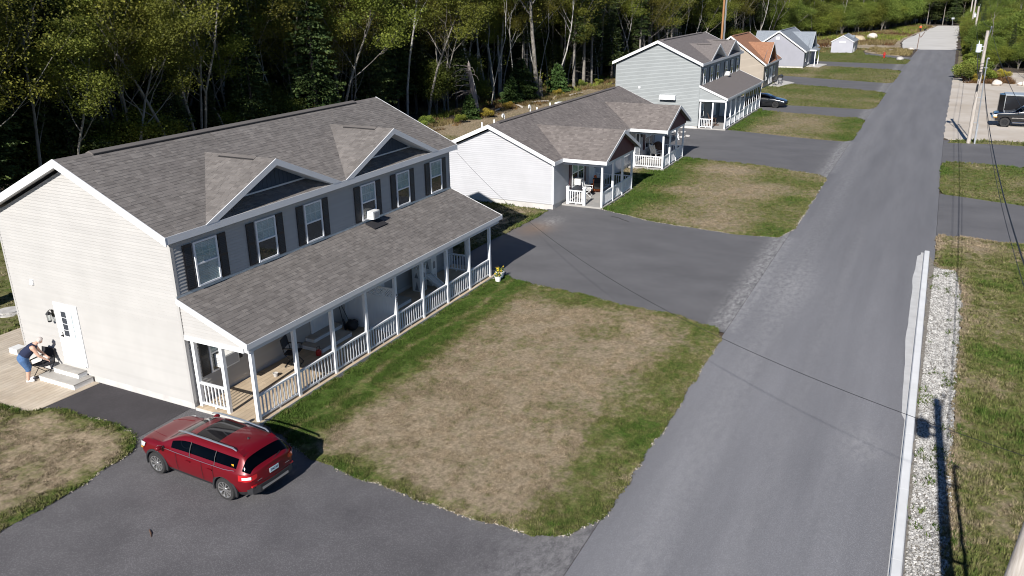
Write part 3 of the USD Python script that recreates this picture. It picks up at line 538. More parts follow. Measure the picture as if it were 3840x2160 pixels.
def window(parent, x, z0, w, h, y=0.0, face=-1, lower_screen=True, grid=(3, 2), panes2=False, ac=False, blind=True, curtain=None):
    """double hung window on a wall that faces -y; the casing is the part, its panes and bars are sub-parts"""
    Y = lambda d: y + face * d
    mb = MB(); c = 0.055
    def bx(m, a, b, d0, d1, e, f): m.box(a, b, min(Y(d0), Y(d1)), max(Y(d0), Y(d1)), e, f)
    bx(mb, x - c, x, 0.0, 0.045, z0 - c, z0 + h + c); bx(mb, x + w, x + w + c, 0.0, 0.045, z0 - c, z0 + h + c)
    bx(mb, x, x + w, 0.0, 0.044, z0 + h, z0 + h + c); bx(mb, x, x + w, 0.0, 0.05, z0 - c, z0)
    bx(mb, x, x + w, 0.012, 0.038, z0 + h * 0.5 - 0.025, z0 + h * 0.5 + 0.025)
    if panes2: bx(mb, x + w / 2 - 0.04, x + w / 2 + 0.04, 0.0, 0.0435, z0, z0 + h)
    f = put(parent, "window", mb, "vinyl_white")
    zm = z0 + h * 0.5
    halves = [(x + 0.005, x + w / 2 - 0.042), (x + w / 2 + 0.042, x + w - 0.005)] if panes2 else [(x + 0.005, x + w - 0.005)]
    for a, b in halves:
        for e, g in ((zm + 0.026, z0 + h - 0.004), (z0 + 0.004, zm - 0.026)):
            m = MB(); bx(m, a, b, 0.018, 0.022, e, g); put(f, "pane", m, "pane")
        m = MB(); n1, n2 = grid
        for i in range(1, n1): m.box(a + (b - a) * i / n1 - 0.009, a + (b - a) * i / n1 + 0.009, min(Y(.012), Y(.017)), max(Y(.012), Y(.017)), zm + 0.03, z0 + h - 0.004)
        for j in range(1, n2): m.box(a, b, min(Y(.0105), Y(.0118)), max(Y(.0105), Y(.0118)), zm + (z0 + h - zm) * j / n2 - 0.009, zm + (z0 + h - zm) * j / n2 + 0.009)
        if n1 > 1: put(f, "grille", m, "vinyl_white")
        if blind:
            m = MB(); zb = zm + 0.02 if lower_screen else z0 + 0.01
            for k in range(int((z0 + h - zb) / 0.05)): m.prism([(a, Y(.003), zb + k * .05), (a, Y(.0095), zb + k * .05 + .012), (a, Y(.003), zb + k * .05 + .046)], (b - a, 0, 0))
            put(f, "blind", m, "blind")
        m = MB(); m.box(a, b, min(Y(.0005), Y(.0025)), max(Y(.0005), Y(.0025)), z0 + .002, z0 + h - .002); put(f, "dark_room", m, "interior_dark")
    return f
def shutter(parent, x, z0, w, h, y, face, m_):
    mb = MB(); Y = lambda d: y + face * d
    bx = lambda a, b, d0, d1, e, f: mb.box(a, b, min(Y(d0), Y(d1)), max(Y(d0), Y(d1)), e, f)
    bx(x, x + w, 0.0, 0.028, z0, z0 + h)
    for e, g in ((z0 + 0.06, z0 + h * 0.48), (z0 + h * 0.54, z0 + h - 0.06)):
        for k in range(int((g - e) / 0.055)): mb.prism([(x + 0.05, Y(0.028), e + k * 0.055), (x + 0.05, Y(0.036), e + k * 0.055 + 0.006), (x + 0.05, Y(0.028), e + k * 0.055 + 0.05)], (w - 0.1, 0, 0))
    put(parent, "shutter", mb, m_)
def railing(parent, a, b, h=0.92, base=0.1, n=None, label=None, solid=False):
    """porch rail from a to b (x, y): the rails are the part, each baluster a sub-part"""
    a, b = np.array(a, float), np.array(b, float); L = np.linalg.norm(b - a); d = (b - a) / L; p = np.array([-d[1], d[0]])
    mb = MB(); P = lambda s, z: np.array([*(a + d * s), z])
    mb.bar(P(0, base + h), P(L, base + h), 0.075, 0.06); mb.bar(P(0, base + 0.11), P(L, base + 0.11), 0.05, 0.06)
    mb.bar(P(L / 2, base - 0.0), P(L / 2, base + 0.08), 0.04)
    r_ = put(parent, "railing", mb, "vinyl_white", label=label)
    n = n or max(2, int(round(L / 0.155)) - 1)
    if solid:
        q = MB(); q.bar(P(0.01, base + 0.10 + h / 2 - 0.02), P(L - 0.01, base + 0.10 + h / 2 - 0.02), 0.012, h - 0.16); put(r_, "infill_panel", q, "vinyl_white")
        return r_
    for i in range(n):
        s = L * (i + 1) / (n + 1); q = MB(); q.bar(P(s, base + 0.139), P(s, base + h - 0.031), 0.036, 0.036, up=(d[0], d[1], 0)); put(r_, "baluster", q, "vinyl_white")
    return r_
def post(parent, x, y, h, base=0.0, w=0.115):
    mb = MB(); mb.box(x - w / 2, x + w / 2, y - w / 2, y + w / 2, base, h)
    mb.box(x - w / 2 - .018, x + w / 2 + .018, y - w / 2 - .018, y + w / 2 + .018, base, base + 0.06)
    put(parent, "post", mb, "vinyl_white")
def door(parent, x, z0, w, h, glass=True, lites=(2, 4), y=0.0, panel=True):
    """entry door in a wall facing -y"""
    mb = MB(); mb.box(x, x + w, y - .035, y, z0, z0 + h)
    if not glass:
        for e, g in ((.08, .42), (.5, .92)):
            for s, t in ((.12, .45), (.55, .88)): mb.box(x + w * s, x + w * t, y - .042, y - .0351, z0 + h * e, z0 + h * g)
    d = put(parent, "door", mb, "white_paint")
    c = MB()
    for a, b, e, g in ((x - .09, x - .002, z0, z0 + h + .09), (x + w + .002, x + w + .09, z0, z0 + h + .09), (x - .002, x + w + .002, z0 + h + .002, z0 + h + .09)): c.box(a, b, y - .045, y - .001, e, g)
    put(d, "door_casing", c, "vinyl_white")
    if glass: put(d, "pane", MB().box(x + w * .2, x + w * .8, y - .04, y - .036, z0 + h * .55, z0 + h * .93), "bug_screen")
    k = MB(); k.lathe([(0, -.10), (.028, -.095), (.03, -.07), (.012, -.06), (.012, -.036)], (x + w * .9, y, z0 + h * .47), 'y', 10); put(d, "handle", k, "black_metal")
    return d
def gable_roof(parent, x0, x1, ye, ze, yr, zr, ye2, ze2, roofm, t=0.14, fascia=0.2, trim="trim_white"):
    """roof of two slopes with its ridge along x. Returns the roof part"""
    a = [(x0, ye, ze), (x0, yr, zr), (x0, ye2, ze2), (x0, ye2, ze2 - t), (x0, yr, zr - t), (x0, ye, ze - t)]
    mb = MB(); L = x1 - x0
    mb.prism([a[0], a[1], a[4], a[5]], (L, 0, 0)); mb.prism([a[1], a[2], a[3], a[4]], (L, 0, 0))
    return put(parent, "roof", mb, roofm)
def rake(parent, x, ye, ze, yr, zr, ye2, ze2, out=-1, hgt=0.22, thick=0.03, part="rake_board", m_="trim_white", drop=0.0, returns=True):
    """white boards up both slopes of a gable end in the plane x"""
    for (p, q) in (((ye, ze), (yr, zr)), ((ye2, ze2), (yr, zr))):
        pts = [(x, p[0], p[1] + .015), (x, q[0], q[1] + .015), (x, q[0], q[1] - hgt), (x, p[0], p[1] - hgt)]
        put(parent, part, MB().prism(pts, (out * thick, 0, 0)), m_)
# ================================================================ the two-storey houses
def two_storey(loc, L, W, name, label, sid, dorm, roofm, shut, shing, He, Hr, near, dx, wins, wz, ww, wh, Hp, Hpt, D, bay, ends, enclosed=0, single_siding=True, pitch_yr=None):
    t = thing(name, label, "house", loc)
    yr = pitch_yr or W / 2; ov, oe = 0.32, 0.25; k = (Hr - He) / (yr + oe); yb = 2 * yr + oe; slope = math.hypot(1, k)
    zs = He - 0.20                                            # underside of the eave
    # walls: a closed body set just behind the boards
    mb = MB(); mb.box(0.0, L, 0.0, 2 * yr, 0.26, zs)
    mb.prism([(0.0, 0.0, zs), (0.0, 2 * yr, zs), (0.0, yr, zs + k * yr)], (L, 0, 0)); put(t, "wall", mb, sid)
    put(t, "foundation", MB().box(0.035, L - 0.035, 0.035, 2 * yr - 0.035, -0.05, 0.262), "foundation")
    gab = [(0, 0.26), (2 * yr, 0.26), (2 * yr, zs), (yr, zs + k * yr - 0.02), (0, zs)]
    fx = frame3((0, 0, 0), (0, 1, 0), (0, 0, 1), (-1, 0, 0)); fy = frame3((0, 0, 0), (1, 0, 0), (0, 0, 1), (0, -1, 0))
    holes = [(4.74, 0.5, 5.9, 2.68)] if near else []
    courses(t, "clapboard", gab, fx, 0.104 if single_siding else 0.125, sid, gap=.010 if single_siding else .017, thick=.018 if single_siding else .024, single=single_siding, holes=holes)
    courses(t, "clapboard", [(0.09, Hpt - 0.02), (L, Hpt - 0.02), (L, zs), (0.09, zs)], fy, 0.104 if single_siding else 0.125, sid, gap=.010 if single_siding else .017, thick=.018 if single_siding else .024, single=single_siding)
    courses(t, "clapboard", [(0.09, 0.30), (L, 0.30), (L, Hpt - 0.06), (0.09, Hpt - 0.06)], fy, 0.104 if single_siding else 0.125, sid, gap=.010 if single_siding else .017, thick=.018 if single_siding else .024, single=single_siding, z0=0.30)
    for (a, b) in ((-0.02, 0.09),): put(t, "corner_trim", MB().box(a, b, -0.022, -0.0165, 0.24, zs).box(-0.023, -0.017, -0.022, 0.075, 0.24, zs), sid)
    put(t, "corner_trim", MB().box(L - 0.07, L + 0.02, -0.022, -0.0165, 0.24, zs), sid)
    put(t, "corner_trim", MB().box(-0.023, -0.017, 2 * yr - 0.07, 2 * yr + 0.01, 0.24, zs), sid)
    # roof
    rf = gable_roof(t, -ov, L + ov, -oe, He, yr, Hr, yb, He, roofm)
    put(t, "soffit", MB().box(-ov + .03, L + ov - .03, -oe + .02, -0.02, zs - .012, zs + .004), "trim_white")
    put(t, "fascia", MB().box(-ov, L + ov, -oe - .025, -oe, He - 0.21, He + .01), "trim_white")
    put(t, "fascia", MB().box(-ov, L + ov, yb, yb + .025, He - 0.21, He + .01), "trim_white")
    for x, o in ((-ov, -1), (L + ov, 1)): rake(t, x, -oe - .03, He - .012, yr, Hr, yb + .03, He - .012, o, hgt=0.24)
    for x in (-ov + .02, L + .02):                             # under the rakes
        m = MB()
        for p, q in (((-oe, He), (yr, Hr)), ((yb, He), (yr, Hr))): m.prism([(x, p[0], p[1] - .19), (x, q[0], q[1] - .19), (x, q[0], q[1] - .205), (x, p[0], p[1] - .205)], (ov - .04, 0, 0))
        put(t, "soffit", m, "trim_white")
    put(t, "ridge_vent", MB().prism([(0.9, yr - .17, Hr - .06), (0.9, yr - .16, Hr - .015), (0.9, yr, Hr + .055), (0.9, yr + .16, Hr - .015), (0.9, yr + .17, Hr - .06)], (L - 2.3, 0, 0)), roofm if not shing else shing)
    put(t, "vent_gap", MB().prism([(0.92, yr - .20, Hr - .078), (0.92, yr - .20, Hr - .03), (0.92, yr - .172, Hr - .02), (0.92, yr - .172, Hr - .068)], (L - 2.34, 0, 0)), "ridge_black")
    # gable dormers on the front slope
    fm = frame3((0, -oe, He), (1, 0, 0), (0, 1 / slope, k / slope), (0, -k / slope, 1 / slope))
    main = sbox(-ov, 0.0, L + ov, (yr + oe - .05) * slope)
    areas = []
    for (xc, hw, za) in dx:
        rise = za - He; depth = rise / k; m = rise / hw; hs = math.hypot(1, m); yf = 0.42
        main = main.difference(Polygon([(xc - hw, 0.0), (xc + hw, 0.0), (xc, depth * slope)]).intersection(sbox(-99, (yf - .03 + oe) * slope, 99, 99)))
        d = put(t, "dormer", MB().prism([(xc - hw, -oe, He - .02), (xc, -oe, za), (xc, -oe, za - .13), (xc - hw + .13 / m, -oe, He - .02)], (0, depth + 0.25, 0)).prism([(xc + hw, -oe, He - .02), (xc, -oe, za), (xc, -oe, za - .13), (xc + hw - .13 / m, -oe, He - .02)], (0, depth + 0.25, 0)), roofm)
        # the boarded face, set back
        bw = 0.2; nb = int(2 * hw / bw); zb = He + k * (yf + oe) + .03
        for i in range(nb + 1):
            a, b = xc - hw + i * bw, xc - hw + (i + 1) * bw - 0.012
            top = lambda x: He + (hw - abs(x - xc)) * m - .12
            pts = [(a, top(a)), (b, top(b))] if not (a < xc < b) else [(a, top(a)), (xc, top(xc)), (b, top(b))]
            if max(p[1] for p in pts) < zb + .03: continue
            pts = [(p[0], max(p[1], zb + .001)) for p in pts]
            put(d, "gable_board", MB().prism([(a, yf, zb)] + [(p[0], yf, p[1]) for p in pts] + [(b, yf, zb)], (0, -.016, 0)), dorm)
        put(d, "gable_backing", MB().prism([(xc - hw + .2, yf + .02, He + .1), (xc, yf + .02, za - .12), (xc + hw - .2, yf + .02, He + .1)], (0, .02, 0)), dorm)
        xx = (zb - He) / m
        put(d, "drip_edge", MB().box(xc - hw + xx + .1, xc + hw - xx - .1, yf - .05, yf - .016, zb - .03, zb + .02), "trim_white")
        for s in (-1, 1):
            put(d, "rake_board", MB().prism([(xc + s * (hw + .03), -oe, He + .005), (xc, -oe, za + .015), (xc, -oe, za - .20), (xc + s * (hw + .03 - .20 / m), -oe, He + .005)], (0, -.03, 0)), "trim_white")
            put(d, "soffit", MB().prism([(xc + s * (hw - .2 / m), -oe + .01, He + .005), (xc, -oe + .01, za - .145), (xc, -oe + .01, za - .16), (xc + s * (hw - .22 / m), -oe + .01, He + .005)], (0, yf + oe - .02, 0)), "trim_white")
            # shingle plane of this side: u runs back along y, w climbs to the ridge
            u = np.array([0, 1.0, 0]); w = np.array([-s / hs, 0, m / hs]); n = np.array([s * m / hs, 0, 1 / hs])
            areas.append((Polygon([(0, 0), (depth, hw * hs), (0, hw * hs)]) if True else None, frame3((xc + s * hw, -oe, He), u, w, n), d))
        pk = MB(); pk.prism([(xc - .16, -oe + .8, za - .05), (xc, -oe + .8, za + .03), (xc + .16, -oe + .8, za - .05)], (0, depth - 1.6, 0)); put(d, "ridge_vent", pk, roofm if not shing else shing)
        put(d, "vent_gap", MB().prism([(xc - .19, -oe + .8, za - .075), (xc - .19, -oe + .8, za - .035), (xc - .161, -oe + .8, za - .028), (xc - .161, -oe + .8, za - .068)], (0, depth - 1.6, 0)), "ridge_black")
    # porch
    zc = 0.10; py = -D - 0.16; kp = (Hpt - Hp) / (D + 0.16); sp_ = math.hypot(1, kp); x0p, x1p = (0.05, L - 0.05)
    fl = put(t, "porch_floor", MB().box(x0p - .05, x1p + .05, -D - .14, -.02, -.05, zc), "concrete" if near else "deck_grey")
    if near:
        yy = -D - .13
        while yy < -.06:
            xx = x0p - .04 - RNG.uniform(0, 1.0)
            while xx < x1p:
                a, b = max(xx, x0p - .045), min(xx + 1.2, x1p + .045)
                if b - a > .05 and (a < 7.4 or RNG.random() < 2): put(fl, "floor_board", MB().box(a + .004, b - .004, yy + .004, min(yy + .19, -.03) - .004, zc - .01, zc + .006 + RNG.uniform(0, .002)), "deck_plank")
                xx += 1.2
            yy += .19
    put(t, "porch_roof", MB().prism([(x0p - .12, 0, Hpt), (x0p - .12, py, Hp), (x0p - .12, py, Hp - .10), (x0p - .12, 0, Hpt - .10)], (x1p - x0p + .24, 0, 0)), roofm)
    proof = t.GetPath().AppendChild("porch_roof"); proof = stage.GetPrimAtPath(proof)
    put(t, "porch_fascia", MB().box(x0p - .12, x1p + .12, py - .028, py, Hp - .17, Hp + .005), "trim_white")
    for x, s in ((x0p - .12, -1), (x1p + .12, 1)): put(t, "rake_board", MB().prism([(x, py - .028, Hp + .012), (x, -.001, Hpt + .02), (x, -.001, Hpt - .17), (x, py - .028, Hp - .19)], (s * .028, 0, 0)), "trim_white")
    put(t, "flashing", MB().prism([(x0p - .1, -.03, Hpt - .0), (x0p - .1, -.018, Hpt + .07), (x0p - .1, -.012, Hpt + .07), (x0p - .1, -.012, Hpt - .0)], (x1p - x0p + .2, 0, 0)), "galvanised")
    zb = Hp - .34                                             # beam underside
    put(t, "porch_beam", MB().box(x0p, x1p, -D - .07, -D + .07, zb, Hp - .101), "trim_white")
    put(t, "porch_ceiling", MB().box(x0p + .08, x1p - .08, -D + .072, -.02, Hp - .22, Hp - .20), "trim_white")
    for x, s in ((x0p, -1), (x1p, 1)):
        put(t, "porch_beam", MB().box(x - .06, x + .06, -D + .071, -.02, zb, zb + .16), "trim_white")
        g = [(0.02, zb + .165), (D + .05, zb + .165), (D + .05, Hp - .075), (0.02, Hpt - .14)]
        courses(t, "clapboard", g, frame3((x + s * .02, 0, 0), (0, -1, 0), (0, 0, 1), (s, 0, 0)), 0.104, sid, single=single_siding)
        put(t, "porch_gable", MB().prism([(x - .015, -a, b) for a, b in g], (.03, 0, 0)), sid)
    xs = [0.2 + i * bay for i in range(9)]
    for x in xs: post(t, x, -D, zb)
    ymid, yw = -D / 2 - .05, -.13
    for x in (xs[0], xs[-1]): post(t, x, ymid, zb); post(t, x, yw, zb)
    h = 0.80
    for i in range(8):
        railing(t, (xs[i] + .06, -D), (xs[i + 1] - .06, -D), h, zc, solid=(enclosed and i >= enclosed))
    for x in (xs[0], xs[-1]): railing(t, (x, ymid + .06), (x, yw - .06), h, zc)
    # upper windows with shutters
    for i, x in enumerate(wins):
        window(t, x + .055, wz + .055, ww - .11, wh - .11, -.036, -1, lower_screen=(i != 0))
        shutter(t, x - .055 - .33, wz, .33, wh, -.026, -1, shut); shutter(t, x + ww + .055, wz, .33, wh, -.026, -1, shut)
    # what stands on the porch wall: doors and lower windows
    for c, sgn in ends:
        X = lambda a, w: (c + a) if sgn > 0 else (c - a - w)
        door(t, X(0, .9), .44, .9, 2.03, glass=False, y=-.027)
        f = window(t, X(-4.75, .86), 1.0, .86, 1.15, -.036, -1)
        shutter(t, X(-5.16, .33), .95, .33, 1.25, -.026, -1, shut); shutter(t, X(-3.8, .33), .95, .33, 1.25, -.026, -1, shut)
    # shingles
    if shing:
        lst = [(g, fm) for g in geoms(main)]
        shingles(rf, lst, shing, seed=3)
        byd = {}
        for A, fr, d in areas: byd.setdefault(str(d.GetPath()), []).append((A, fr, d))
        for i, v in enumerate(byd.values()): shingles(v[0][2], [(A, fr) for A, fr, _ in v], shing, seed=20 + i, single=120)
        fp = frame3((0, py, Hp), (1, 0, 0), (0, 1 / sp_, kp / sp_), (0, -kp / sp_, 1 / sp_))
        shingles(proof, [(sbox(x0p - .12, 0, x1p + .12, (D + .16) * sp_ - .03), fp)], shing, seed=9)
    return t

h1 = two_storey((0, 0, 0), 15.64, 7.98, "two_storey_house", "large two-storey cream house with black shutters and navy dormer gables in the foreground", "siding_cream", "siding_navy", "roof_brown", "shutter_black", "shingle_weathered",
    5.655, 7.56, True, [(4.43, 3.22, 7.06), (11.15, 3.2, 7.06)], [0.776, 3.363, 5.750, 9.005, 11.401, 13.970], 3.81, 0.93, 1.39, 2.714, 3.70, 2.43, 1.822, [(5.6, 1), (10.0, -1)], pitch_yr=3.99)
# near gable: door, lamp, vents
def on_gable(y0, y1, z0, z1, d0, d1, m=None): return (m or MB()).box(-d1, -d0, y0, y1, z0, z1)
dm = on_gable(4.84, 5.80, .55, 2.56, 0.001, .03)
gd = put(h1, "door", dm, "white_paint", label="white side door with a glazed upper half")
c = MB()
for a, b, e, g in ((4.745, 4.838, .5, 2.665), (5.802, 5.895, .5, 2.665), (4.838, 5.802, 2.562, 2.665)): on_gable(a, b, e, g, .001, .04, c)
put(gd, "door_casing", c, "vinyl_white")
put(gd, "pane", on_gable(5.06, 5.6, 1.5, 2.4, .0305, .034), "bug_screen")
lt = MB()
for k_ in range(4):
    on_gable(5.07, 5.325, 1.51 + k_ * .222, 1.51 + k_ * .222 + .205, .0345, .037, lt)
put(gd, "curtain", lt, "blind")
lt = MB()
for k_ in range(5): on_gable(5.06, 5.6, 1.492 + k_ * .222, 1.508 + k_ * .222, .0375, .044, lt)
on_gable(5.322, 5.338, 1.5, 2.4, .0375, .043, lt); put(gd, "grille", lt, "vinyl_white")
put(gd, "handle", MB().lathe([(0, -.10), (.03, -.095), (.032, -.06), (.014, -.05), (.014, -.03)], (0, 5.7, 1.5), 'x', 10).box(-.036, -.0305, 5.675, 5.725, 1.42, 1.62), "black_metal")
put(gd, "sill", on_gable(4.8, 5.84, .505, .548, .001, .09), "vinyl_white")
lamp = put(h1, "wall_lamp", MB().box(-.03, -.001, 5.97, 6.09, 2.1, 2.36).tube([(-.03, 6.03, 2.3), (-.10, 6.03, 2.38), (-.17, 6.03, 2.36)], .012, 6).lathe([(0, .12), (.03, .10), (.10, .02), (.09, .0), (.0, .0)], (-.17, 6.03, 2.24), 'z', 8).lathe([(.0, -.02), (.06, -.02), (.065, 0.0)], (-.17, 6.03, 2.0), 'z', 8).tube([(-.105, 6.03, 2.0), (-.09, 6.03, 2.24)], .007, 4).tube([(-.235, 6.03, 2.0), (-.25, 6.03, 2.24)], .007, 4).tube([(-.17, 5.965, 2.0), (-.17, 5.95, 2.24)], .007, 4).tube([(-.17, 6.095, 2.0), (-.17, 6.11, 2.24)], .007, 4), "black_metal", label="black lantern beside the side door")
put(lamp, "lamp_glass", MB().lathe([(.055, -.22), (.075, -.01)], (-.17, 6.03, 2.23), 'z', 8), "pane")
vb = put(h1, "vent_cover", on_gable(6.70, 6.86, 3.12, 3.30, .001, .05), "vinyl_white")
put(vb, "vent_flap", MB().prism([(-.05, 6.72, 3.14), (-.085, 6.72, 3.13), (-.05, 6.72, 3.27)], (0, .12, 0)), "vinyl_white")
# steps
def steps(name, label, loc, parts, rz=0):
    t = thing(name, label, "steps", loc, rz)
    for (x0, x1, y0, y1, z0, z1) in parts:
        put(t, "step", MB().box(x0, x1, y0, y1, z0, z1 - .03), "white_paint"); put(t, "tread", MB().box(x0 - .012, x1 + .012, y0 - .012, y1 + .012, z1 - .03, z1), "step_tread")
    return t
steps("door_steps", "two white steps with grey treads at the side door of the cream house", (0, 5.5, 0), [(-.73, -.024, -.88, .86, 0.012, .20), (-.34, -.024, -.62, .62, .201, .38)])
steps("door_steps", "grey and white steps to the porch door nearer the red car", (5.9, 0, 0.108), [(-.98, .72, -.99, -.024, 0, .17), (-.70, .90, -.42, -.024, .171, .33)])
steps("door_steps", "steps to the second porch door beyond the white divider of the cream house", (9.7, 0, 0.108), [(-.9, .9, -1.0, -.024, 0, .17), (-.8, .8, -.42, -.024, .171, .33)])
# the white divider with its lattice between the two halves of the porch, a part of the house
def divider(parent, x, D, h, n=8):
    dv = put(parent, "porch_divider", MB().box(x - .03, x + .03, -D + .06, -D + .12, .1, h).box(x - .03, x + .03, -.14, -.08, .1, h).box(x - .03, x + .03, -D + .12, -.14, h - .06, h).box(x - .03, x + .03, -D + .12, -.14, h - .42, h - .36).box(x - .03, x + .03, -D + .12, -.14, .12, .2), "vinyl_white")
    n = int((D - .26) / .15); w = (D - .26) / n
    for i in range(n): put(dv, "panel_board", MB().box(x - .012, x + .012, -D + .12 + i * w + .002, -D + .12 + (i + 1) * w - .002, .2, h - .42), "vinyl_white")
    y0, y1, z0, z1 = -D + .12, -.14, h - .36, h - .06; yy = y0 - .3
    while yy < y1:
        for s in (1, -1):
            ln = LineString([(yy, z0 if s > 0 else z1), (yy + .3, z1 if s > 0 else z0)]).intersection(sbox(y0, z0, y1, z1))
            if ln.length > .05:
                (a, b), (c_, d_) = ln.coords[0], ln.coords[-1]; put(dv, "lattice_slat", MB().bar((x + .006 * s, a, b), (x + .006 * s, c_, d_), .038, .009, up=(1, 0, 0)) if False else MB().obox((x + .006 * s, (a + c_) / 2, (b + d_) / 2), np.array([0, c_ - a, d_ - b]) / 2, np.array([0, -(d_ - b), c_ - a]) / ln.length * .019, (.005, 0, 0)), "vinyl_white")
        yy += .105
    return dv
divider(h1, 7.50, 2.43, 1.9)
for k_ in range(2):
    q = meshkit.text_mesh("3", 0.13, 0.006, bold=True); v = np.array(q.vertices)
    v = np.c_[v[:, 0] + 7.445, -2.4895 - v[:, 2], v[:, 1] + 1.56 - k_ * .17]; put(h1, "house_number", (v, np.array(q.faces)[:, ::-1]), "black_metal")
# ================================================================ the white house with two maroon gables
def cross_gable(t, k, ye, ze, xc, hw, za, yf, face_m, roofm, yface, fb, part="porch_gable_roof", trim="trim_white", face=True, vert=True, t_=.13):
    """a gable with its ridge along y, from yf back into the front slope z = ze + k (y - ye). Returns (part, shingle planes)"""
    m = (za - ze) / hw; hs = math.hypot(1, m); yb = ye + (za - ze) / k
    mb = MB()
    for s in (-1, 1): mb.prism([(xc + s * hw, yf, ze), (xc, yf, za), (xc, yf, za - t_), (xc + s * hw, yf, ze - t_)], (0, yb + .25 - yf, 0))
    d = put(t, part, mb, roofm)
    areas = []
    for s in (-1, 1):
        put(d, "rake_board", MB().prism([(xc + s * (hw + .03), yf, ze), (xc, yf, za + .015), (xc, yf, za - .2), (xc + s * (hw + .03), yf, ze - .2)], (0, -.03, 0)), trim)
        if yf < ye - .3: put(d, "fascia", MB().prism([(xc + s * hw, yf, ze + .01), (xc + s * hw, yf, ze - .19), (xc + s * hw, ye, ze - .19), (xc + s * hw, ye, ze + .01)], (s * .025, 0, 0)), trim)
        areas.append((Polygon([(0, 0), (ye - yf, 0), (yb - yf, hw * hs), (0, hw * hs)]), frame3((xc + s * hw, yf, ze), (0, 1, 0), (-s / hs, 0, m / hs), (s * m / hs, 0, 1 / hs))))
    if face:
        q = [(xc - hw + .25, yface, fb), (xc + hw - .25, yface, fb)]; top = lambda x: ze + (hw - abs(x - xc)) * m - t_ - .01
        n = int(2 * (hw - .3) / .2); w = 2 * (hw - .3) / n
        for i in range(n if vert else 0):
            a, b = xc - hw + .3 + i * w, xc - hw + .3 + (i + 1) * w - .008
            up = [(a, top(a)), (b, top(b))] if not (a < xc < b) else [(a, top(a)), (xc, top(xc)), (b, top(b))]
            put(d, "gable_board", MB().prism([(a, yface, fb)] + [(p, yface, max(z, fb + .01)) for p, z in up] + [(b, yface, fb)], (0, -.016, 0)), face_m)
        put(d, "gable_backing", MB().prism([(xc - hw + .28, yface + .02, fb), (xc - hw + .28, yface + .02, fb + .05), (xc, yface + .02, za - t_ - .02), (xc + hw - .28, yface + .02, fb + .05), (xc + hw - .28, yface + .02, fb)], (0, .03, 0)), face_m)
    return d, areas
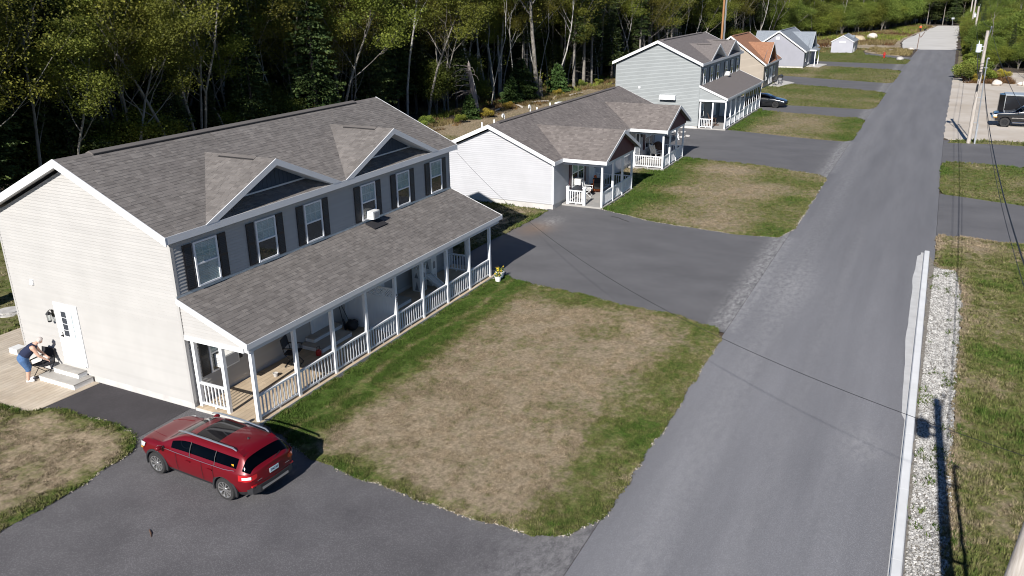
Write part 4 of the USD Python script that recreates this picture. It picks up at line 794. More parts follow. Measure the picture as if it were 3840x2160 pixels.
def ranch(loc, L, yr, ye, He, Hr, name, label, sid, roofm, shing, gables, foundation="foundation", joined=True, exposure=.115, ov=.3, found_h=.3, single=300, rear=()):
    t = thing(name, label, "house", loc); k = (Hr - He) / (yr - ye); slope = math.hypot(1, k); yb = 2 * yr - ye; zs = He - .2; y1 = 2 * yr
    put(t, "wall", MB().box(0, L, 0, y1, found_h + .01, zs).prism([(0, 0, zs), (0, y1, zs), (0, yr, zs + k * yr)], (L, 0, 0)), sid)
    put(t, "foundation", MB().box(.03, L - .03, .03, y1 - .03, -.05, found_h + .012), foundation)
    courses(t, "clapboard", [(0, found_h), (y1, found_h), (y1, zs), (yr, zs + k * yr - .02), (0, zs)], frame3((0, 0, 0), (0, 1, 0), (0, 0, 1), (-1, 0, 0)), exposure, sid, single=not joined, thick=.024, gap=.015)
    courses(t, "clapboard", [(.09, found_h), (L, found_h), (L, zs), (.09, zs)], frame3((0, 0, 0), (1, 0, 0), (0, 0, 1), (0, -1, 0)), exposure, sid, single=not joined, thick=.024, gap=.015)
    put(t, "corner_trim", MB().box(-.02, .09, -.026, -.0195, found_h, zs).box(-.027, -.0205, -.026, .075, found_h, zs), "vinyl_white" if sid == "siding_white" else sid)
    rf = gable_roof(t, -ov, L + ov, ye, He, yr, Hr, yb, He, roofm)
    put(t, "soffit", MB().box(-ov + .03, L + ov - .03, ye + .02, -.02, zs - .012, zs + .004), "trim_white")
    seg = [(-ov, L + ov)]
    for g in gables:
        if g[3] < ye - .3: seg = [q for a, b in seg for q in ((a, min(b, g[0] - g[1])), (max(a, g[0] + g[1]), b)) if q[1] - q[0] > .05]
    for a, b in seg: put(t, "fascia", MB().box(a, b, ye - .025, ye, He - .21, He + .01), "trim_white")
    for x, o in ((-ov, -1), (L + ov, 1)): rake(t, x, ye - .03, He - .012, yr, Hr, yb + .03, He - .012, o)
    m = MB()
    for p, q in (((ye, He), (yr, Hr)), ((yb, He), (yr, Hr))): m.prism([(-ov + .02, p[0], p[1] - .16), (-ov + .02, q[0], q[1] - .16), (-ov + .02, q[0], q[1] - .18), (-ov + .02, p[0], p[1] - .18)], (ov - .045, 0, 0))
    put(t, "soffit", m, "trim_white")
    put(t, "ridge_vent", MB().prism([(.8, yr - .17, Hr - .05), (.8, yr, Hr + .05), (.8, yr + .17, Hr - .05)], (L - 1.6, 0, 0)), shing or roofm)
    put(t, "vent_gap", MB().prism([(.82, yr - .20, Hr - .068), (.82, yr - .20, Hr - .03), (.82, yr - .172, Hr - .02), (.82, yr - .172, Hr - .06)], (L - 1.64, 0, 0)), "ridge_black")
    fm = frame3((0, ye, He), (1, 0, 0), (0, 1 / slope, k / slope), (0, -k / slope, 1 / slope)); main = sbox(-ov, 0, L + ov, (yr - ye - .05) * slope); ar = []
    for i, (xc, hw, za, yf, face_m, yface, fb) in enumerate(gables):
        d, a = cross_gable(t, k, ye, He, xc, hw, za, yf, face_m, roofm, yface, fb)
        cut = Polygon([(xc - hw, 0), (xc + hw, 0), (xc, (za - He) / k * slope)])
        if yf > ye - .3: cut = cut.intersection(sbox(-999, (yface - ye + .03) * slope, 999, 99))
        main = main.difference(cut)
        if shing: shingles(d, a, shing, seed=40 + i, single=120)
    for (xc, hw, za, yR) in rear:
        mb = MB(); m_ = (za - He) / hw
        for s in (-1, 1): mb.prism([(xc + s * hw, yR, He), (xc, yR, za), (xc, yR, za - .13), (xc + s * hw, yR, He - .13)], (0, -(yR - yr), 0))
        d = put(t, "rear_gable_roof", mb, roofm); put(d, "gable_backing", MB().prism([(xc - hw + .3, yR - .3, He - .2), (xc, yR - .3, za - .15), (xc + hw - .3, yR - .3, He - .2)], (0, -.05, 0)), sid); put(t, "wall", MB().box(xc - hw + .3, xc + hw - .3, y1, yR - .26, .3, He - .12), sid)
    if shing: shingles(rf, [(g, fm) for g in geoms(main)], shing, seed=44, single=single)
    return t, k
h2, k2 = ranch((27.2, 0, 0), 21.9, 4.07, -.22, 2.87, 4.74, "single_storey_house", "white single-storey house with brown roof and two maroon porch gables", "siding_white", "roof_brown", "shingle_brown",
    [(3.95, 3.05, 4.24, -2.9, "siding_maroon", -2.60, 2.62), (15.9, 3.05, 4.24, -2.9, "siding_maroon", -2.60, 2.62)], joined=False, exposure=.118)
def h2_porch(t, X, side_from, side_to):
    """X: four post positions along the front"""
    put(t, "porch_floor", MB().box(X[0] - .12, X[3] + .12, -2.64, -.03, -.05, .10), "deck_grey")
    put(t, "porch_beam", MB().box(X[0] - .08, X[3] + .08, -2.58, -2.44, 2.46, 2.618), "trim_white")
    for x in (X[0], X[3]): put(t, "porch_beam", MB().box(x - .07, x + .07, -2.439, -.03, 2.46, 2.66), "trim_white")
    put(t, "porch_ceiling", MB().box(X[0] + .08, X[3] - .08, -2.43, -.03, 2.64, 2.66), "trim_white")
    for x in X: post(t, x, -2.51, 2.46)
    for a, b in zip(X[:-1], X[1:]): railing(t, (a + .06, -2.51), (b - .06, -2.51), .82, .1)
    railing(t, (X[0], side_from), (X[0], side_to), .82, .1)
    railing(t, (X[3], -.1), (X[3], -2.45), .82, .1)
    for y in {side_from, side_to} - {-2.45}:
        put(t, "newel_post", MB().box(X[0] - .075, X[0] + .075, y - .075, y + .075, .1, 1.10).box(X[0] - .1, X[0] + .1, y - .1, y + .1, 1.101, 1.14).prism([(X[0] - .08, y - .08, 1.141), (X[0] + .08, y - .08, 1.141), (X[0] + .08, y + .08, 1.141), (X[0] - .08, y + .08, 1.141)], (0, 0, .03)), "vinyl_white")
h2_porch(h2, [1.32, 3.14, 4.8, 6.57], -.38, -1.42); h2_porch(h2, [13.36, 14.98, 16.6, 18.4], -.4, -2.45)
window(h2, 2.72, .82, 1.8, 1.56, -.042, -1, grid=(2, 1), panes2=True); shutter(h2, 2.26, .72, .38, 1.75, -.032, -1, "shutter_maroon"); shutter(h2, 4.6, .72, .38, 1.75, -.032, -1, "shutter_maroon")
window(h2, 16.95, .82, 1.8, 1.56, -.042, -1, grid=(2, 1), panes2=True); shutter(h2, 16.5, .72, .38, 1.75, -.032, -1, "shutter_maroon"); shutter(h2, 18.83, .72, .38, 1.75, -.032, -1, "shutter_maroon")
door(h2, 5.55, .35, .9, 2.05, False, y=-.032); door(h2, 14.6, .35, .9, 2.05, True, y=-.032)
for x in (8.55, 12.1): window(h2, x, 1.0, 1.2, .62, -.042, -1, grid=(1, 1), panes2=True, blind=False)
put(h2, "wall_lamp", MB().box(15.72, 15.82, -.06, -.022, 1.95, 2.1).lathe([(0, -.3), (.06, -.28), (.075, -.05), (0, .02)], (15.77, -.14, 2.1), 'z', 8), "black_metal")
steps("door_steps", "grey and white steps to the nearer porch door of the white house", (33.2, 0, .104), [(-.75, .75, -.95, -.03, 0, .12), (-.75, .75, -.45, -.03, .121, .24)])
# ================================================================ the sage green house
h3 = two_storey((59.6, 0, 0), 16.3, 8, "two_storey_house", "large two-storey sage green house with two dormers and a long screened porch", "siding_sage", "siding_slate", "roof_brown", "shutter_black", None,
    5.80, 7.73, False, [(5.75, 3.1, 7.16), (12.35, 3.1, 7.18)], [0.85, 3.45, 5.9, 9.4, 11.9, 14.5], 3.85, .93, 1.42, 2.82, 3.9, 2.43, 1.99, [(5.6, 1), (10.4, -1)], enclosed=4, single_siding=False, pitch_yr=4.0)
put(h3, "vent_cover", MB().box(-.07, -.016, 5.55, 5.75, 3.42, 3.62), "vinyl_white")
put(h3, "awning", MB().box(-.45, -.016, 2.1, 3.6, 2.55, 2.95), "vinyl_white")
for i in range(4, 8):
    a, b = .2 + i * 1.99 + .07, .2 + (i + 1) * 1.99 - .07
    q = put(h3, "porch_window", MB().box(a, b, -2.47, -2.40, 1.0, 1.06).box(a, b, -2.47, -2.40, 2.36, 2.43).box(a, a + .06, -2.47, -2.40, 1.061, 2.359).box(b - .06, b, -2.47, -2.40, 1.061, 2.359).box((a + b) / 2 - .03, (a + b) / 2 + .03, -2.465, -2.405, 1.061, 2.359), "vinyl_white")
    put(q, "pane", MB().box(a + .061, (a + b) / 2 - .031, -2.45, -2.44, 1.062, 2.358).box((a + b) / 2 + .031, b - .061, -2.45, -2.44, 1.062, 2.358), "car_glass", kind="stuff")
divider(h3, 8.15, 2.43, 2.0)
# ================================================================ farther houses
h4, k4 = ranch((93.7, .66, 0), 10.6, 4.34, -.3, 3.05, 6.43, "single_storey_house", "tan single-storey house with an orange roof and steep front gable", "siding_tan", "roof_orange", None,
    [(4.2, 3.3, 5.5, -.3, "siding_slate", .25, 3.45)], exposure=.14)
window(h4, 1.2, 1.0, .9, 1.3, -.042); shutter(h4, .75, .95, .35, 1.4, -.032, -1, "shutter_black"); shutter(h4, 2.2, .95, .35, 1.4, -.032, -1, "shutter_black")
door(h4, 3.8, .3, .92, 2.05, True, y=-.032); door(h4, 5.0, .3, .92, 2.05, False, y=-.032); window(h4, 6.7, 1.0, .9, 1.3, -.042); shutter(h4, 6.25, .95, .35, 1.4, -.032, -1, "shutter_black"); shutter(h4, 7.7, .95, .35, 1.4, -.032, -1, "shutter_black")
h5, k5 = ranch((125.0, .3, 0), 14.5, 4.1, -.3, 2.62, 5.68, "single_storey_house", "lavender grey single-storey house with a blue-grey cross gable roof", "siding_lavender", "roof_grey", None,
    [(8.2, 3.4, 5.2, -.35, "siding_slate", .15, 3.0)], exposure=.15, rear=[(9.2, 3.4, 5.25, 9.3)])
put(h5, "vent_cover", MB().box(-.06, -.02, 3.95, 4.55, 4.35, 4.75), "vinyl_white")
put(h5, "porch_roof", MB().prism([(4.0, -1.25, 2.55), (4.0, -.3, 2.75), (4.0, -.3, 2.6), (4.0, -1.25, 2.4)], (4.6, 0, 0)), "roof_grey"); put(h5, "porch_fascia", MB().box(3.98, 8.62, -1.28, -1.25, 2.36, 2.56).box(3.97, 3.999, -1.25, -.3, 2.4, 2.6), "trim_white")
for x in (4.2, 8.4): post(h5, x, -1.12, 2.4)
window(h5, 1.4, .95, .9, 1.3, -.042); shutter(h5, .95, .9, .35, 1.4, -.032, -1, "shutter_black"); shutter(h5, 2.4, .9, .35, 1.4, -.032, -1, "shutter_black"); door(h5, 4.6, .3, .92, 2.0, False, y=-.032); window(h5, 6.3, .95, .9, 1.3, -.042)
# concrete patios in front of the two far houses
structure("patio", slab(Polygon([(97.0, .5), (97.4, -.9), (102.5, -1.9), (104.3, -.3), (104.3, .5)]), -.05, .09), "concrete", "concrete terrace with chairs in front of the tan house")
structure("patio", slab(Polygon([(127.6, .2), (127.4, -1.9), (133.4, -2.3), (134.4, .2)]), -.05, .09), "concrete", "concrete terrace in front of the lavender house")
# ================================================================ shed
sh = thing("shed", "small white shed with grey roof and a louvre in its gable", "shed", (161.2, -3.55, 0)); Ls, Ws = 9.0, 3.95
put(sh, "wall", MB().box(0, Ls, 0, Ws, 0, 2.1).prism([(0, 0, 2.1), (0, Ws, 2.1), (0, Ws / 2, 3.16)], (Ls, 0, 0)), "siding_shed")
rf = gable_roof(sh, -.15, Ls + .15, -.15, 2.12, Ws / 2, 3.28, Ws + .15, 2.12, "roof_grey", t=.08)
for x, o in ((-.15, -1), (Ls + .15, 1)): rake(sh, x, -.16, 2.11, Ws / 2, 3.28, Ws + .16, 2.11, o, hgt=.14)
put(sh, "fascia", MB().box(-.15, Ls + .15, -.17, -.15, 1.99, 2.13), "trim_white")
lv = put(sh, "louvre", MB().box(-.04, -.001, Ws / 2 - .55, Ws / 2 + .55, 1.85, 2.2), "trim_white")
for i in range(5): put(lv, "louvre_slot", MB().box(-.046, -.041, Ws / 2 - .3 + i * .12, Ws / 2 - .3 + i * .12 + .09, 1.97, 2.08), "plastic_grey")
door(sh, 2.2, .05, 1.0, 1.9, False, y=-.001); window(sh, 5.2, 1.0, .7, .8, -.001, grid=(1, 1), blind=False)
put(sh, "dormer", MB().prism([(5.2, .4, 2.5), (6.4, .4, 3.05), (7.6, .4, 2.5)], (0, 1.4, 0)), "roof_grey")
# ================================================================ vehicles
def cc(V, F, T):
    """one Catmull-Clark step on quads with a tag per face; a mesh edge keeps to its own curve"""
    V = np.asarray(V, float); F = np.asarray(F); n = len(V); fp = V[F].mean(1)
    e = np.sort(np.stack([F, np.roll(F, -1, 1)], -1).reshape(-1, 2), 1); ue, inv, cnt = np.unique(e, axis=0, return_inverse=True, return_counts=True); inv = inv.ravel()
    fid = np.repeat(np.arange(len(F)), 4)
    acc = np.zeros((len(ue), 3)); np.add.at(acc, inv, fp[fid]); mid = V[ue].mean(1)
    ep = np.where((cnt == 2)[:, None], (V[ue].sum(1) + acc) / 4, mid)
    Fs, k = np.zeros((n, 3)), np.zeros(n); np.add.at(Fs, F.ravel(), fp[fid]); np.add.at(k, F.ravel(), 1)
    R, ke = np.zeros((n, 3)), np.zeros(n)
    for j in (0, 1): np.add.at(R, ue[:, j], mid); np.add.at(ke, ue[:, j], 1)
    nv = (Fs / k[:, None] + 2 * R / ke[:, None] + (k[:, None] - 3) * V) / k[:, None]
    bd = ue[cnt == 1]; B_, kb = np.zeros((n, 3)), np.zeros(n)
    for a, b in ((0, 1), (1, 0)): np.add.at(B_, bd[:, a], V[bd[:, b]]); np.add.at(kb, bd[:, a], 1)
    isb = kb > 0; nv[isb] = 0.75 * V[isb] + 0.25 * B_[isb] / kb[isb][:, None]
    E = inv.reshape(-1, 4) + n; C = np.arange(len(F)) + n + len(ue)
    nf = np.stack([np.stack([F[:, i], E[:, i], C, E[:, (i - 1) % 4]], 1) for i in range(4)], 1).reshape(-1, 4)
    return np.vstack([nv, ep, fp]), nf, np.repeat(T, 4)
def car_shell(st, tagf, levels=3):
    """st: stations [(x, [(y, z) ... from sill to roof centre])]. Returns vertices, quads, tags of the whole closed-top shell"""
    m = len(st[0][1]); n = len(st)
    half = np.array([[(s[0] if len(p) == 2 else p[2], p[0], p[1]) for p in s[1]] for s in st], float)
    full = np.concatenate([half, (half * [1, -1, 1])[:, -2::-1]], 1); R = full.shape[1]
    V = full.reshape(-1, 3); F, T = [], []
    for i in range(n - 1):
        for j in range(R - 1):
            F.append((i * R + j, (i + 1) * R + j, (i + 1) * R + j + 1, i * R + j + 1)); jj = j if j < m - 1 else 2 * (m - 1) - 1 - j; T.append(tagf(i, jj))
    V, F, T = np.asarray(V), np.asarray(F), np.asarray(T)
    for _ in range(levels): V, F, T = cc(V, F, T)
    return V, F, T
def shell_normals(V, F):
    N = np.zeros_like(V); c = np.cross(V[F[:, 2]] - V[F[:, 0]], V[F[:, 3]] - V[F[:, 1]])
    for k in range(4): np.add.at(N, F[:, k], c)
    return N / np.maximum(np.linalg.norm(N, axis=1, keepdims=True), 1e-9)
def put_shell(parent, name, V, F, N, m_, off=0.0, flip=False, **kw):
    u, inv = np.unique(F, return_inverse=True); f = inv.reshape(-1, 4); v = V[u] + N[u] * off; nn = N[u]
    if flip: f = f[:, ::-1]; nn = -nn
    p = path_of(parent) + "/" + numbered(path_of(parent), name); tri = np.vstack([f[:, [0, 1, 2]], f[:, [0, 2, 3]]])
    me = usdkit.mesh(stage, p, (v, tri), M(m_)); me.CreateNormalsAttr(Vt.Vec3fArray.FromNumpy(nn.astype(np.float32))); me.SetNormalsInterpolation("vertex")
    setd(me.GetPrim(), **kw); return me.GetPrim()
def wheel(parent, x, y, r, side, rimm, tw=.225, spokes=10, rr=.68):
    s = side; c = (x, y, r)
    t = put(parent, "wheel", MB().lathe([(r * rr, -tw / 2), (r * .93, -tw / 2 - .004), (r * .99, -tw * .38), (r, -tw * .2), (r, tw * .2), (r * .99, tw * .38), (r * .93, tw / 2 + .004), (r * rr, tw / 2), (r * rr, -tw / 2)] if s > 0 else [(r * rr, -tw / 2), (r * .93, -tw / 2 - .004), (r * .99, -tw * .38), (r, -tw * .2), (r, tw * .2), (r * .99, tw * .38), (r * .93, tw / 2 + .004), (r * rr, tw / 2), (r * rr, -tw / 2)], c, 'y', 28), "tyre", smooth=40)
    R = r * rr; yo = s * tw / 2; mb = MB()
    mb.lathe([(R + .002, yo), (R + .002, yo + s * .006), (R - .016, yo + s * .004), (R - .022, yo - s * .05), (R - .022, yo - s * .12)][::(-1 if s > 0 else 1)], c, 'y', 28)
    mb.lathe([(0, yo + s * .002), (.05, yo - s * .002), (.06, yo - s * .03)][::(-1 if s > 0 else 1)], c, 'y', 14)
    for i in range(spokes):
        a = 2 * PI * i / spokes; d = np.array([math.cos(a), 0, math.sin(a)]); p = np.array([-math.sin(a), 0, math.cos(a)])
        A = np.array(c) + np.array([0, yo - s * .014, 0]); w0, w1 = .016, .024 if spokes > 7 else .045
        mb.prism([A + d * .04 - p * w0, A + d * .04 + p * w0, A + d * (R - .012) + p * w1, A + d * (R - .012) - p * w1], (0, -s * .03, 0))
    put(t, "rim", mb, rimm, smooth=30)
    put(t, "brake_disc", MB().lathe([(0, yo - s * .09), (R * .75, yo - s * .09), (R * .75, yo - s * .1), (R - .02, yo - s * .11)][::(-1 if s > 0 else 1)], c, 'y', 20), "car_trim")
def finish_car(t, V, F, T, N, wheels, paint, groups, arch=None, arch_r=.39, cut=True):
    """cuts the wheel arches out of the shell, then lays the tagged panels down as parts"""
    cen = V[F].mean(1); keep = np.ones(len(F), bool)
    if cut:
        for (x, y, r) in wheels:
            R = r + arch_r - .34
            hit = (np.hypot(cen[:, 0] - x, cen[:, 2] - r) < R) & (np.abs(cen[:, 1]) > .45) & (np.sign(cen[:, 1]) == np.sign(y)); keep &= ~hit
        for (x, y, r) in wheels:                               # draw the ragged edge onto the circle
            R = r + arch_r - .34; d = np.hypot(V[:, 0] - x, V[:, 2] - r); near = (np.abs(d - R) < .035) & (np.sign(V[:, 1]) == np.sign(y)) & (np.abs(V[:, 1]) > .5)
            k_ = np.where(d > 1e-6, R / np.maximum(d, 1e-6), 1); V[near, 0] = x + (V[near, 0] - x) * k_[near]; V[near, 2] = r + (V[near, 2] - r) * k_[near]
    F, T = F[keep], T[keep]; parts = {}
    for tag, (nm, m_, off) in groups.items():
        sel = T == tag
        for sd in ((1, -1) if nm in ("side_window", "cladding") else (0,)):
            q = sel & ((V[F].mean(1)[:, 1] * sd > 0) if sd else True)
            if q.any(): parts[tag] = put_shell(t, nm, V, F[q], N, m_, off)
    return parts

def red_suv():
    t = thing("suv", "dark red compact SUV with silver roof rails parked facing the cream house", "car", (-2.26, -3.20, 0), math.radians(87.0)); UsdGeom.Xformable(t).AddScaleOp().Set(Gf.Vec3f(.96, .95, .91))
    # x forward, wheelbase 2.69 about the origin
    S = []
    def ring(x, sill, low, belt, glass, roof, zc, dz=0):  # (y, z) pairs: sill bottom, sill, shoulder, belt, glass foot, glass head, rail, roof centre
        return (x, [(sill[0] - .10, sill[1] - .12), sill, low, belt, glass[0], glass[1], roof, (0, zc)])
    c0 = ((.74, .46), (.82, .66), (.80, .88), ((.74, .98), (.66, 1.04)), (.50, 1.07), 1.08)
    def capped(x, f): return ring(x, *[(q[0] * f, q[1]) if not isinstance(q[0], tuple) else tuple((p[0] * f, p[1]) for p in q) for q in c0[:3]], tuple((p[0] * f, p[1]) for p in c0[3]), (c0[4][0] * f, c0[4][1]), c0[5])
    S.append(capped(-2.285, 0.0)); S.append(capped(-2.27, .6)); S.append(ring(-2.20, *c0))
    S.append(ring(-1.95, (.82, .38), (.90, .68), (.885, .97), ((.81, 1.06), (.655, 1.40)), (.54, 1.52), 1.545))
    S.append(ring(-1.79, (.85, .35), (.92, .69), (.905, .995), ((.835, 1.075), (.66, 1.46)), (.555, 1.585), 1.63))
    S.append(ring(-1.64, (.86, .34), (.925, .70), (.915, 1.00), ((.845, 1.08), (.67, 1.47)), (.565, 1.595), 1.65))
    S.append(ring(-1.05, (.865, .33), (.920, .70), (.915, .985), ((.85, 1.06), (.685, 1.49)), (.58, 1.61), 1.67))
    S.append(ring(-.98, (.865, .33), (.920, .70), (.915, .985), ((.85, 1.06), (.685, 1.49)), (.58, 1.61), 1.67))
    S.append(ring(-.10, (.865, .32), (.915, .69), (.91, .955), ((.85, 1.035), (.695, 1.49)), (.59, 1.61), 1.675))
    S.append(ring(-.03, (.865, .32), (.915, .69), (.91, .955), ((.85, 1.035), (.695, 1.49)), (.59, 1.61), 1.675))
    S.append(ring(.30, (.865, .32), (.915, .68), (.905, .94), ((.85, 1.02), (.69, 1.45)), (.585, 1.57), 1.635))
    S.append(ring(.70, (.865, .32), (.912, .68), (.90, .935), ((.845, 1.015), (.735, 1.31)), (.66, 1.38), 1.44))
    S.append(ring(1.08, (.865, .33), (.912, .69), (.895, .935), ((.835, 1.02), (.79, 1.08)), (.72, 1.115), 1.16))
    S.append(ring(1.20, (.865, .34), (.912, .70), (.89, .935), ((.81, 1.01), (.76, 1.05)), (.68, 1.07), 1.095))
    S.append(ring(1.85, (.84, .38), (.90, .70), (.86, .92), ((.76, .975), (.68, .995)), (.55, 1.015), 1.03))
    S.append(ring(2.18, (.76, .42), (.83, .66), (.79, .85), ((.68, .905), (.58, .925)), (.42, .94), .95))
    S.append(ring(2.31, (.62, .46), (.68, .60), (.66, .74), ((.58, .80), (.48, .82)), (.34, .83), .84))
    # stations: 0-2 tail, 3 window head, 4 roof end, 5, 6 7 rear pillar, 8 9 door pillar, 10 screen head, 11, 12 screen foot, then the bonnet
    S.append(ring(2.355, (.3, .46), (.34, .60), (.33, .74), ((.29, .79), (.24, .81)), (.17, .82), .83)); S.append(ring(2.365, (0, .46), (0, .60), (0, .74), ((0, .79), (0, .81)), (0, .82), .83))
    def tag(i, j):
        if j == 0: return 1
        if i == 2 and j in (4, 5, 6): return 7
        if 4 <= i <= 10 and j == 4: return 3 if i < 6 else 8 if i < 8 else 9
        if i in (10, 11) and j == 6: return 5
        if i in (7, 8) and j == 6: return 6
        return 0
    V, F, T = car_shell(S, tag); V[:, 2] = np.where(V[:, 2] > .98, .98 + (V[:, 2] - .98) * .80, V[:, 2]); N = shell_normals(V, F)
    W = [(1.345, .80, .345), (1.345, -.80, .345), (-1.345, .80, .345), (-1.345, -.80, .345)]
    P = finish_car(t, V, F, T, N, W, "car_red", {0: ("body", "car_red", 0), 1: ("cladding", "car_trim", .004), 3: ("side_window", "car_glass", -.004), 8: ("side_window", "car_glass", -.004), 9: ("side_window", "car_glass", -.004), 5: ("windscreen", "windscreen", -.004), 6: ("sunroof", "sunroof_glass", .003), 7: ("rear_window", "car_glass", .002)}, arch_r=.40)
    body = P[0]
    for (x, y, r) in W:
        s = 1 if y > 0 else -1; R = r + .06; a = np.linspace(-.25, PI + .25, 22)
        m = MB(); yv = .90
        inn = np.stack([x + (R - .012) * np.cos(a), np.full(22, s * (yv + .012)), r + (R - .012) * np.sin(a)], 1); out_ = np.stack([x + (R + .055) * np.cos(a), np.full(22, s * (yv + .004)), r + (R + .055) * np.sin(a)], 1); deep = inn * [1, 0, 1] + [0, s * .5, 0]; outd = out_ * [1, 0, 1] + [0, s * .86, 0]
        v = np.vstack([outd, out_, inn, deep]); f = [(k * 22 + i, k * 22 + i + 1, (k + 1) * 22 + i + 1, (k + 1) * 22 + i) for k in range(3) for i in range(21)]
        put(t, "wheel_arch", (v, np.array(f) if s < 0 else np.array(f)[:, ::-1]), "car_trim", smooth=35)
        wheel(t, x, y, r, s, "alloy", rr=.70, spokes=10)
    # rear: window, lamps, plate, bumper; front: lamps, mirrors
    put(t, "rear_spoiler", MB().prism([(-1.71, -.58, 1.475), (-1.88, -.56, 1.43), (-1.89, -.56, 1.40), (-1.75, -.58, 1.42)], (0, 1.18, 0)), "car_red")
    put(t, "rear_wiper", MB().tube([(-2.22, -.05, 1.06), (-2.17, -.38, 1.13)], .01, 5), "black_metal")
    for s in (1, -1):
        l = MB(); l.add([(-1.93, s * .905, .99), (-1.93, s * .925, .82), (-2.12, s * .86, .80), (-2.12, s * .835, .98), (-2.225, s * .74, .96), (-2.215, s * .755, .79), (-2.25, s * .55, .95), (-2.245, s * .56, .81)], [(0, 1, 2, 3), (3, 2, 5, 4), (4, 5, 7, 6)] if s > 0 else [(3, 2, 1, 0), (4, 5, 2, 3), (6, 7, 5, 4)])
        L_ = put(t, "tail_light", l, "lens_red", smooth=50)
        l = MB(); l.add([(-2.045, s * .895, .94), (-2.045, s * .90, .86), (-2.128, s * .868, .86), (-2.128, s * .856, .94), (-2.232, s * .745, .935), (-2.228, s * .75, .85)], [(0, 1, 2, 3), (3, 2, 5, 4)] if s > 0 else [(3, 2, 1, 0), (4, 5, 2, 3)]); put(L_, "reverse_lens", l, "lens_clear")
        h = MB(); h.add([(1.72, s * .885, .93), (1.80, s * .905, .80), (2.10, s * .845, .74), (2.12, s * .80, .87), (2.285, s * .66, .70), (2.26, s * .62, .83)], [(0, 1, 2, 3), (3, 2, 4, 5)] if s < 0 else [(3, 2, 1, 0), (5, 4, 2, 3)])
        H_ = put(t, "headlight", h, "lens_clear", smooth=50)
        h = MB(); h.add([(1.84, s * .912, .79), (1.86, s * .915, .74), (2.06, s * .868, .70), (2.08, s * .858, .745)], [(0, 1, 2, 3)] if s < 0 else [(3, 2, 1, 0)]); put(H_, "indicator_lens", h, "lens_amber")
        v, f = blob((.98, s * 1.02, 1.03), (.075, .11, .075), 3, .04); mi = put(t, "wing_mirror", (v, f), "car_red", smooth=True); put(mi, "mirror_foot", MB().box(.95, 1.02, min(s * .87, s * .95), max(s * .87, s * .95), .97, 1.01), "black_metal")
        rl = np.array([(-1.62, s * .575, 1.475), (-1.50, s * .585, 1.535), (-.6, s * .61, 1.555), (.25, s * .605, 1.54), (.52, s * .595, 1.50), (.60, s * .59, 1.455)]); put(t, "roof_rail", MB().tube(rl, [.018, .026, .028, .028, .026, .016], 8), "alloy", smooth=40)
        for x in (.42, -.42): put(t, "door_handle", MB().box(x - .55, x - .37, min(s * .925, s * .948), max(s * .925, s * .948), .845, .872), "car_red")
        put(t, "window_trim", MB().tube([(1.2, s * .895, .985), (.4, s * .908, .985), (-.6, s * .913, 1.0), (-1.45, s * .915, 1.03), (-1.80, s * .895, 1.08)], .007, 5), "alloy")
        for x, xt in ((-1.03, -1.0), (-.08, -.05)): put(t, "pillar_trim", MB().tube([(x, s * .888, 1.0), (xt, s * .79, 1.22), (xt, s * .705, 1.37)], .011, 5), "black_metal")
        for x in (.45, -.55, -.98): put(t, "door_gap", MB().tube([(x, s * .918, .98), (x, s * .925, .72), (x, s * .90, .42)], .005, 4), "black_metal")
    put(t, "rear_bumper", MB().prism([(-2.08, -.80, .36), (-2.20, -.72, .36), (-2.285, -.52, .36), (-2.30, 0, .36), (-2.285, .52, .36), (-2.20, .72, .36), (-2.08, .80, .36)], (0, 0, .22)), "car_trim"); put(t, "bumper_strip", MB().prism([(-2.285, -.48, .40), (-2.315, -.46, .42), (-2.315, -.46, .47), (-2.285, -.48, .48)], (0, .94, 0)), "alloy")
    for s in (1, -1): put(t, "reflector", MB().box(-2.24, -2.17, min(s * .74, s * .60), max(s * .74, s * .60), .585, .63), "lens_red")
    def tail(y, z): k_ = np.argsort((V[:, 1] - y) ** 2 + (V[:, 2] - z) ** 2 + 9 * (V[:, 0] > -1.6))[:6]; return V[k_, 0].min()
    px0, px1 = tail(0, .76), tail(0, .90); q_ = np.array([(px0 - .010, .76), (px1 - .010, .90)]); dz_ = (q_[1, 0] - q_[0, 0]) / .14
    pl = put(t, "number_plate", MB().prism([(px0 - .012, -.16, .76), (px0 - .004, -.16, .76), (px1 - .004, -.16, .90), (px1 - .012, -.16, .90)], (0, .32, 0)), "plate")
    q = meshkit.text_mesh("7743 KS", .062, .002, bold=True); v = np.array(q.vertices); v[:, 0] *= .27 / v[:, 0].max(); v[:, 0] -= .135
    put(pl, "plate_lettering", (np.c_[px0 - .0125 - v[:, 2] + dz_ * (v[:, 1] + .04), -v[:, 0], v[:, 1] + .80], np.array(q.faces)), "ink_dark")
    seam_ = lambda pts, r_=.006: MB().tube([(tail(y, z) - .001, y, z) for y, z in pts], r_, 4)
    put(t, "tailgate_gap", seam_([(-.66, .70), (-.4, .655), (0, .645), (.4, .655), (.66, .70)]), "black_metal")
    for s in (1, -1): put(t, "badge", MB().box(tail(s * .5, .74) - .006, tail(s * .5, .74), min(s * .42, s * .58), max(s * .42, s * .58), .73, .75), "chrome")
    put(t, "tailgate_handle", seam_([(-.24, .925), (0, .93), (.24, .925)], .016), "chrome" if False else "car_red")
    hood = lambda x, y: V[np.argsort((V[:, 0] - x) ** 2 + (V[:, 1] - y) ** 2 + 9 * (V[:, 2] < .6))[:4], 2].max()
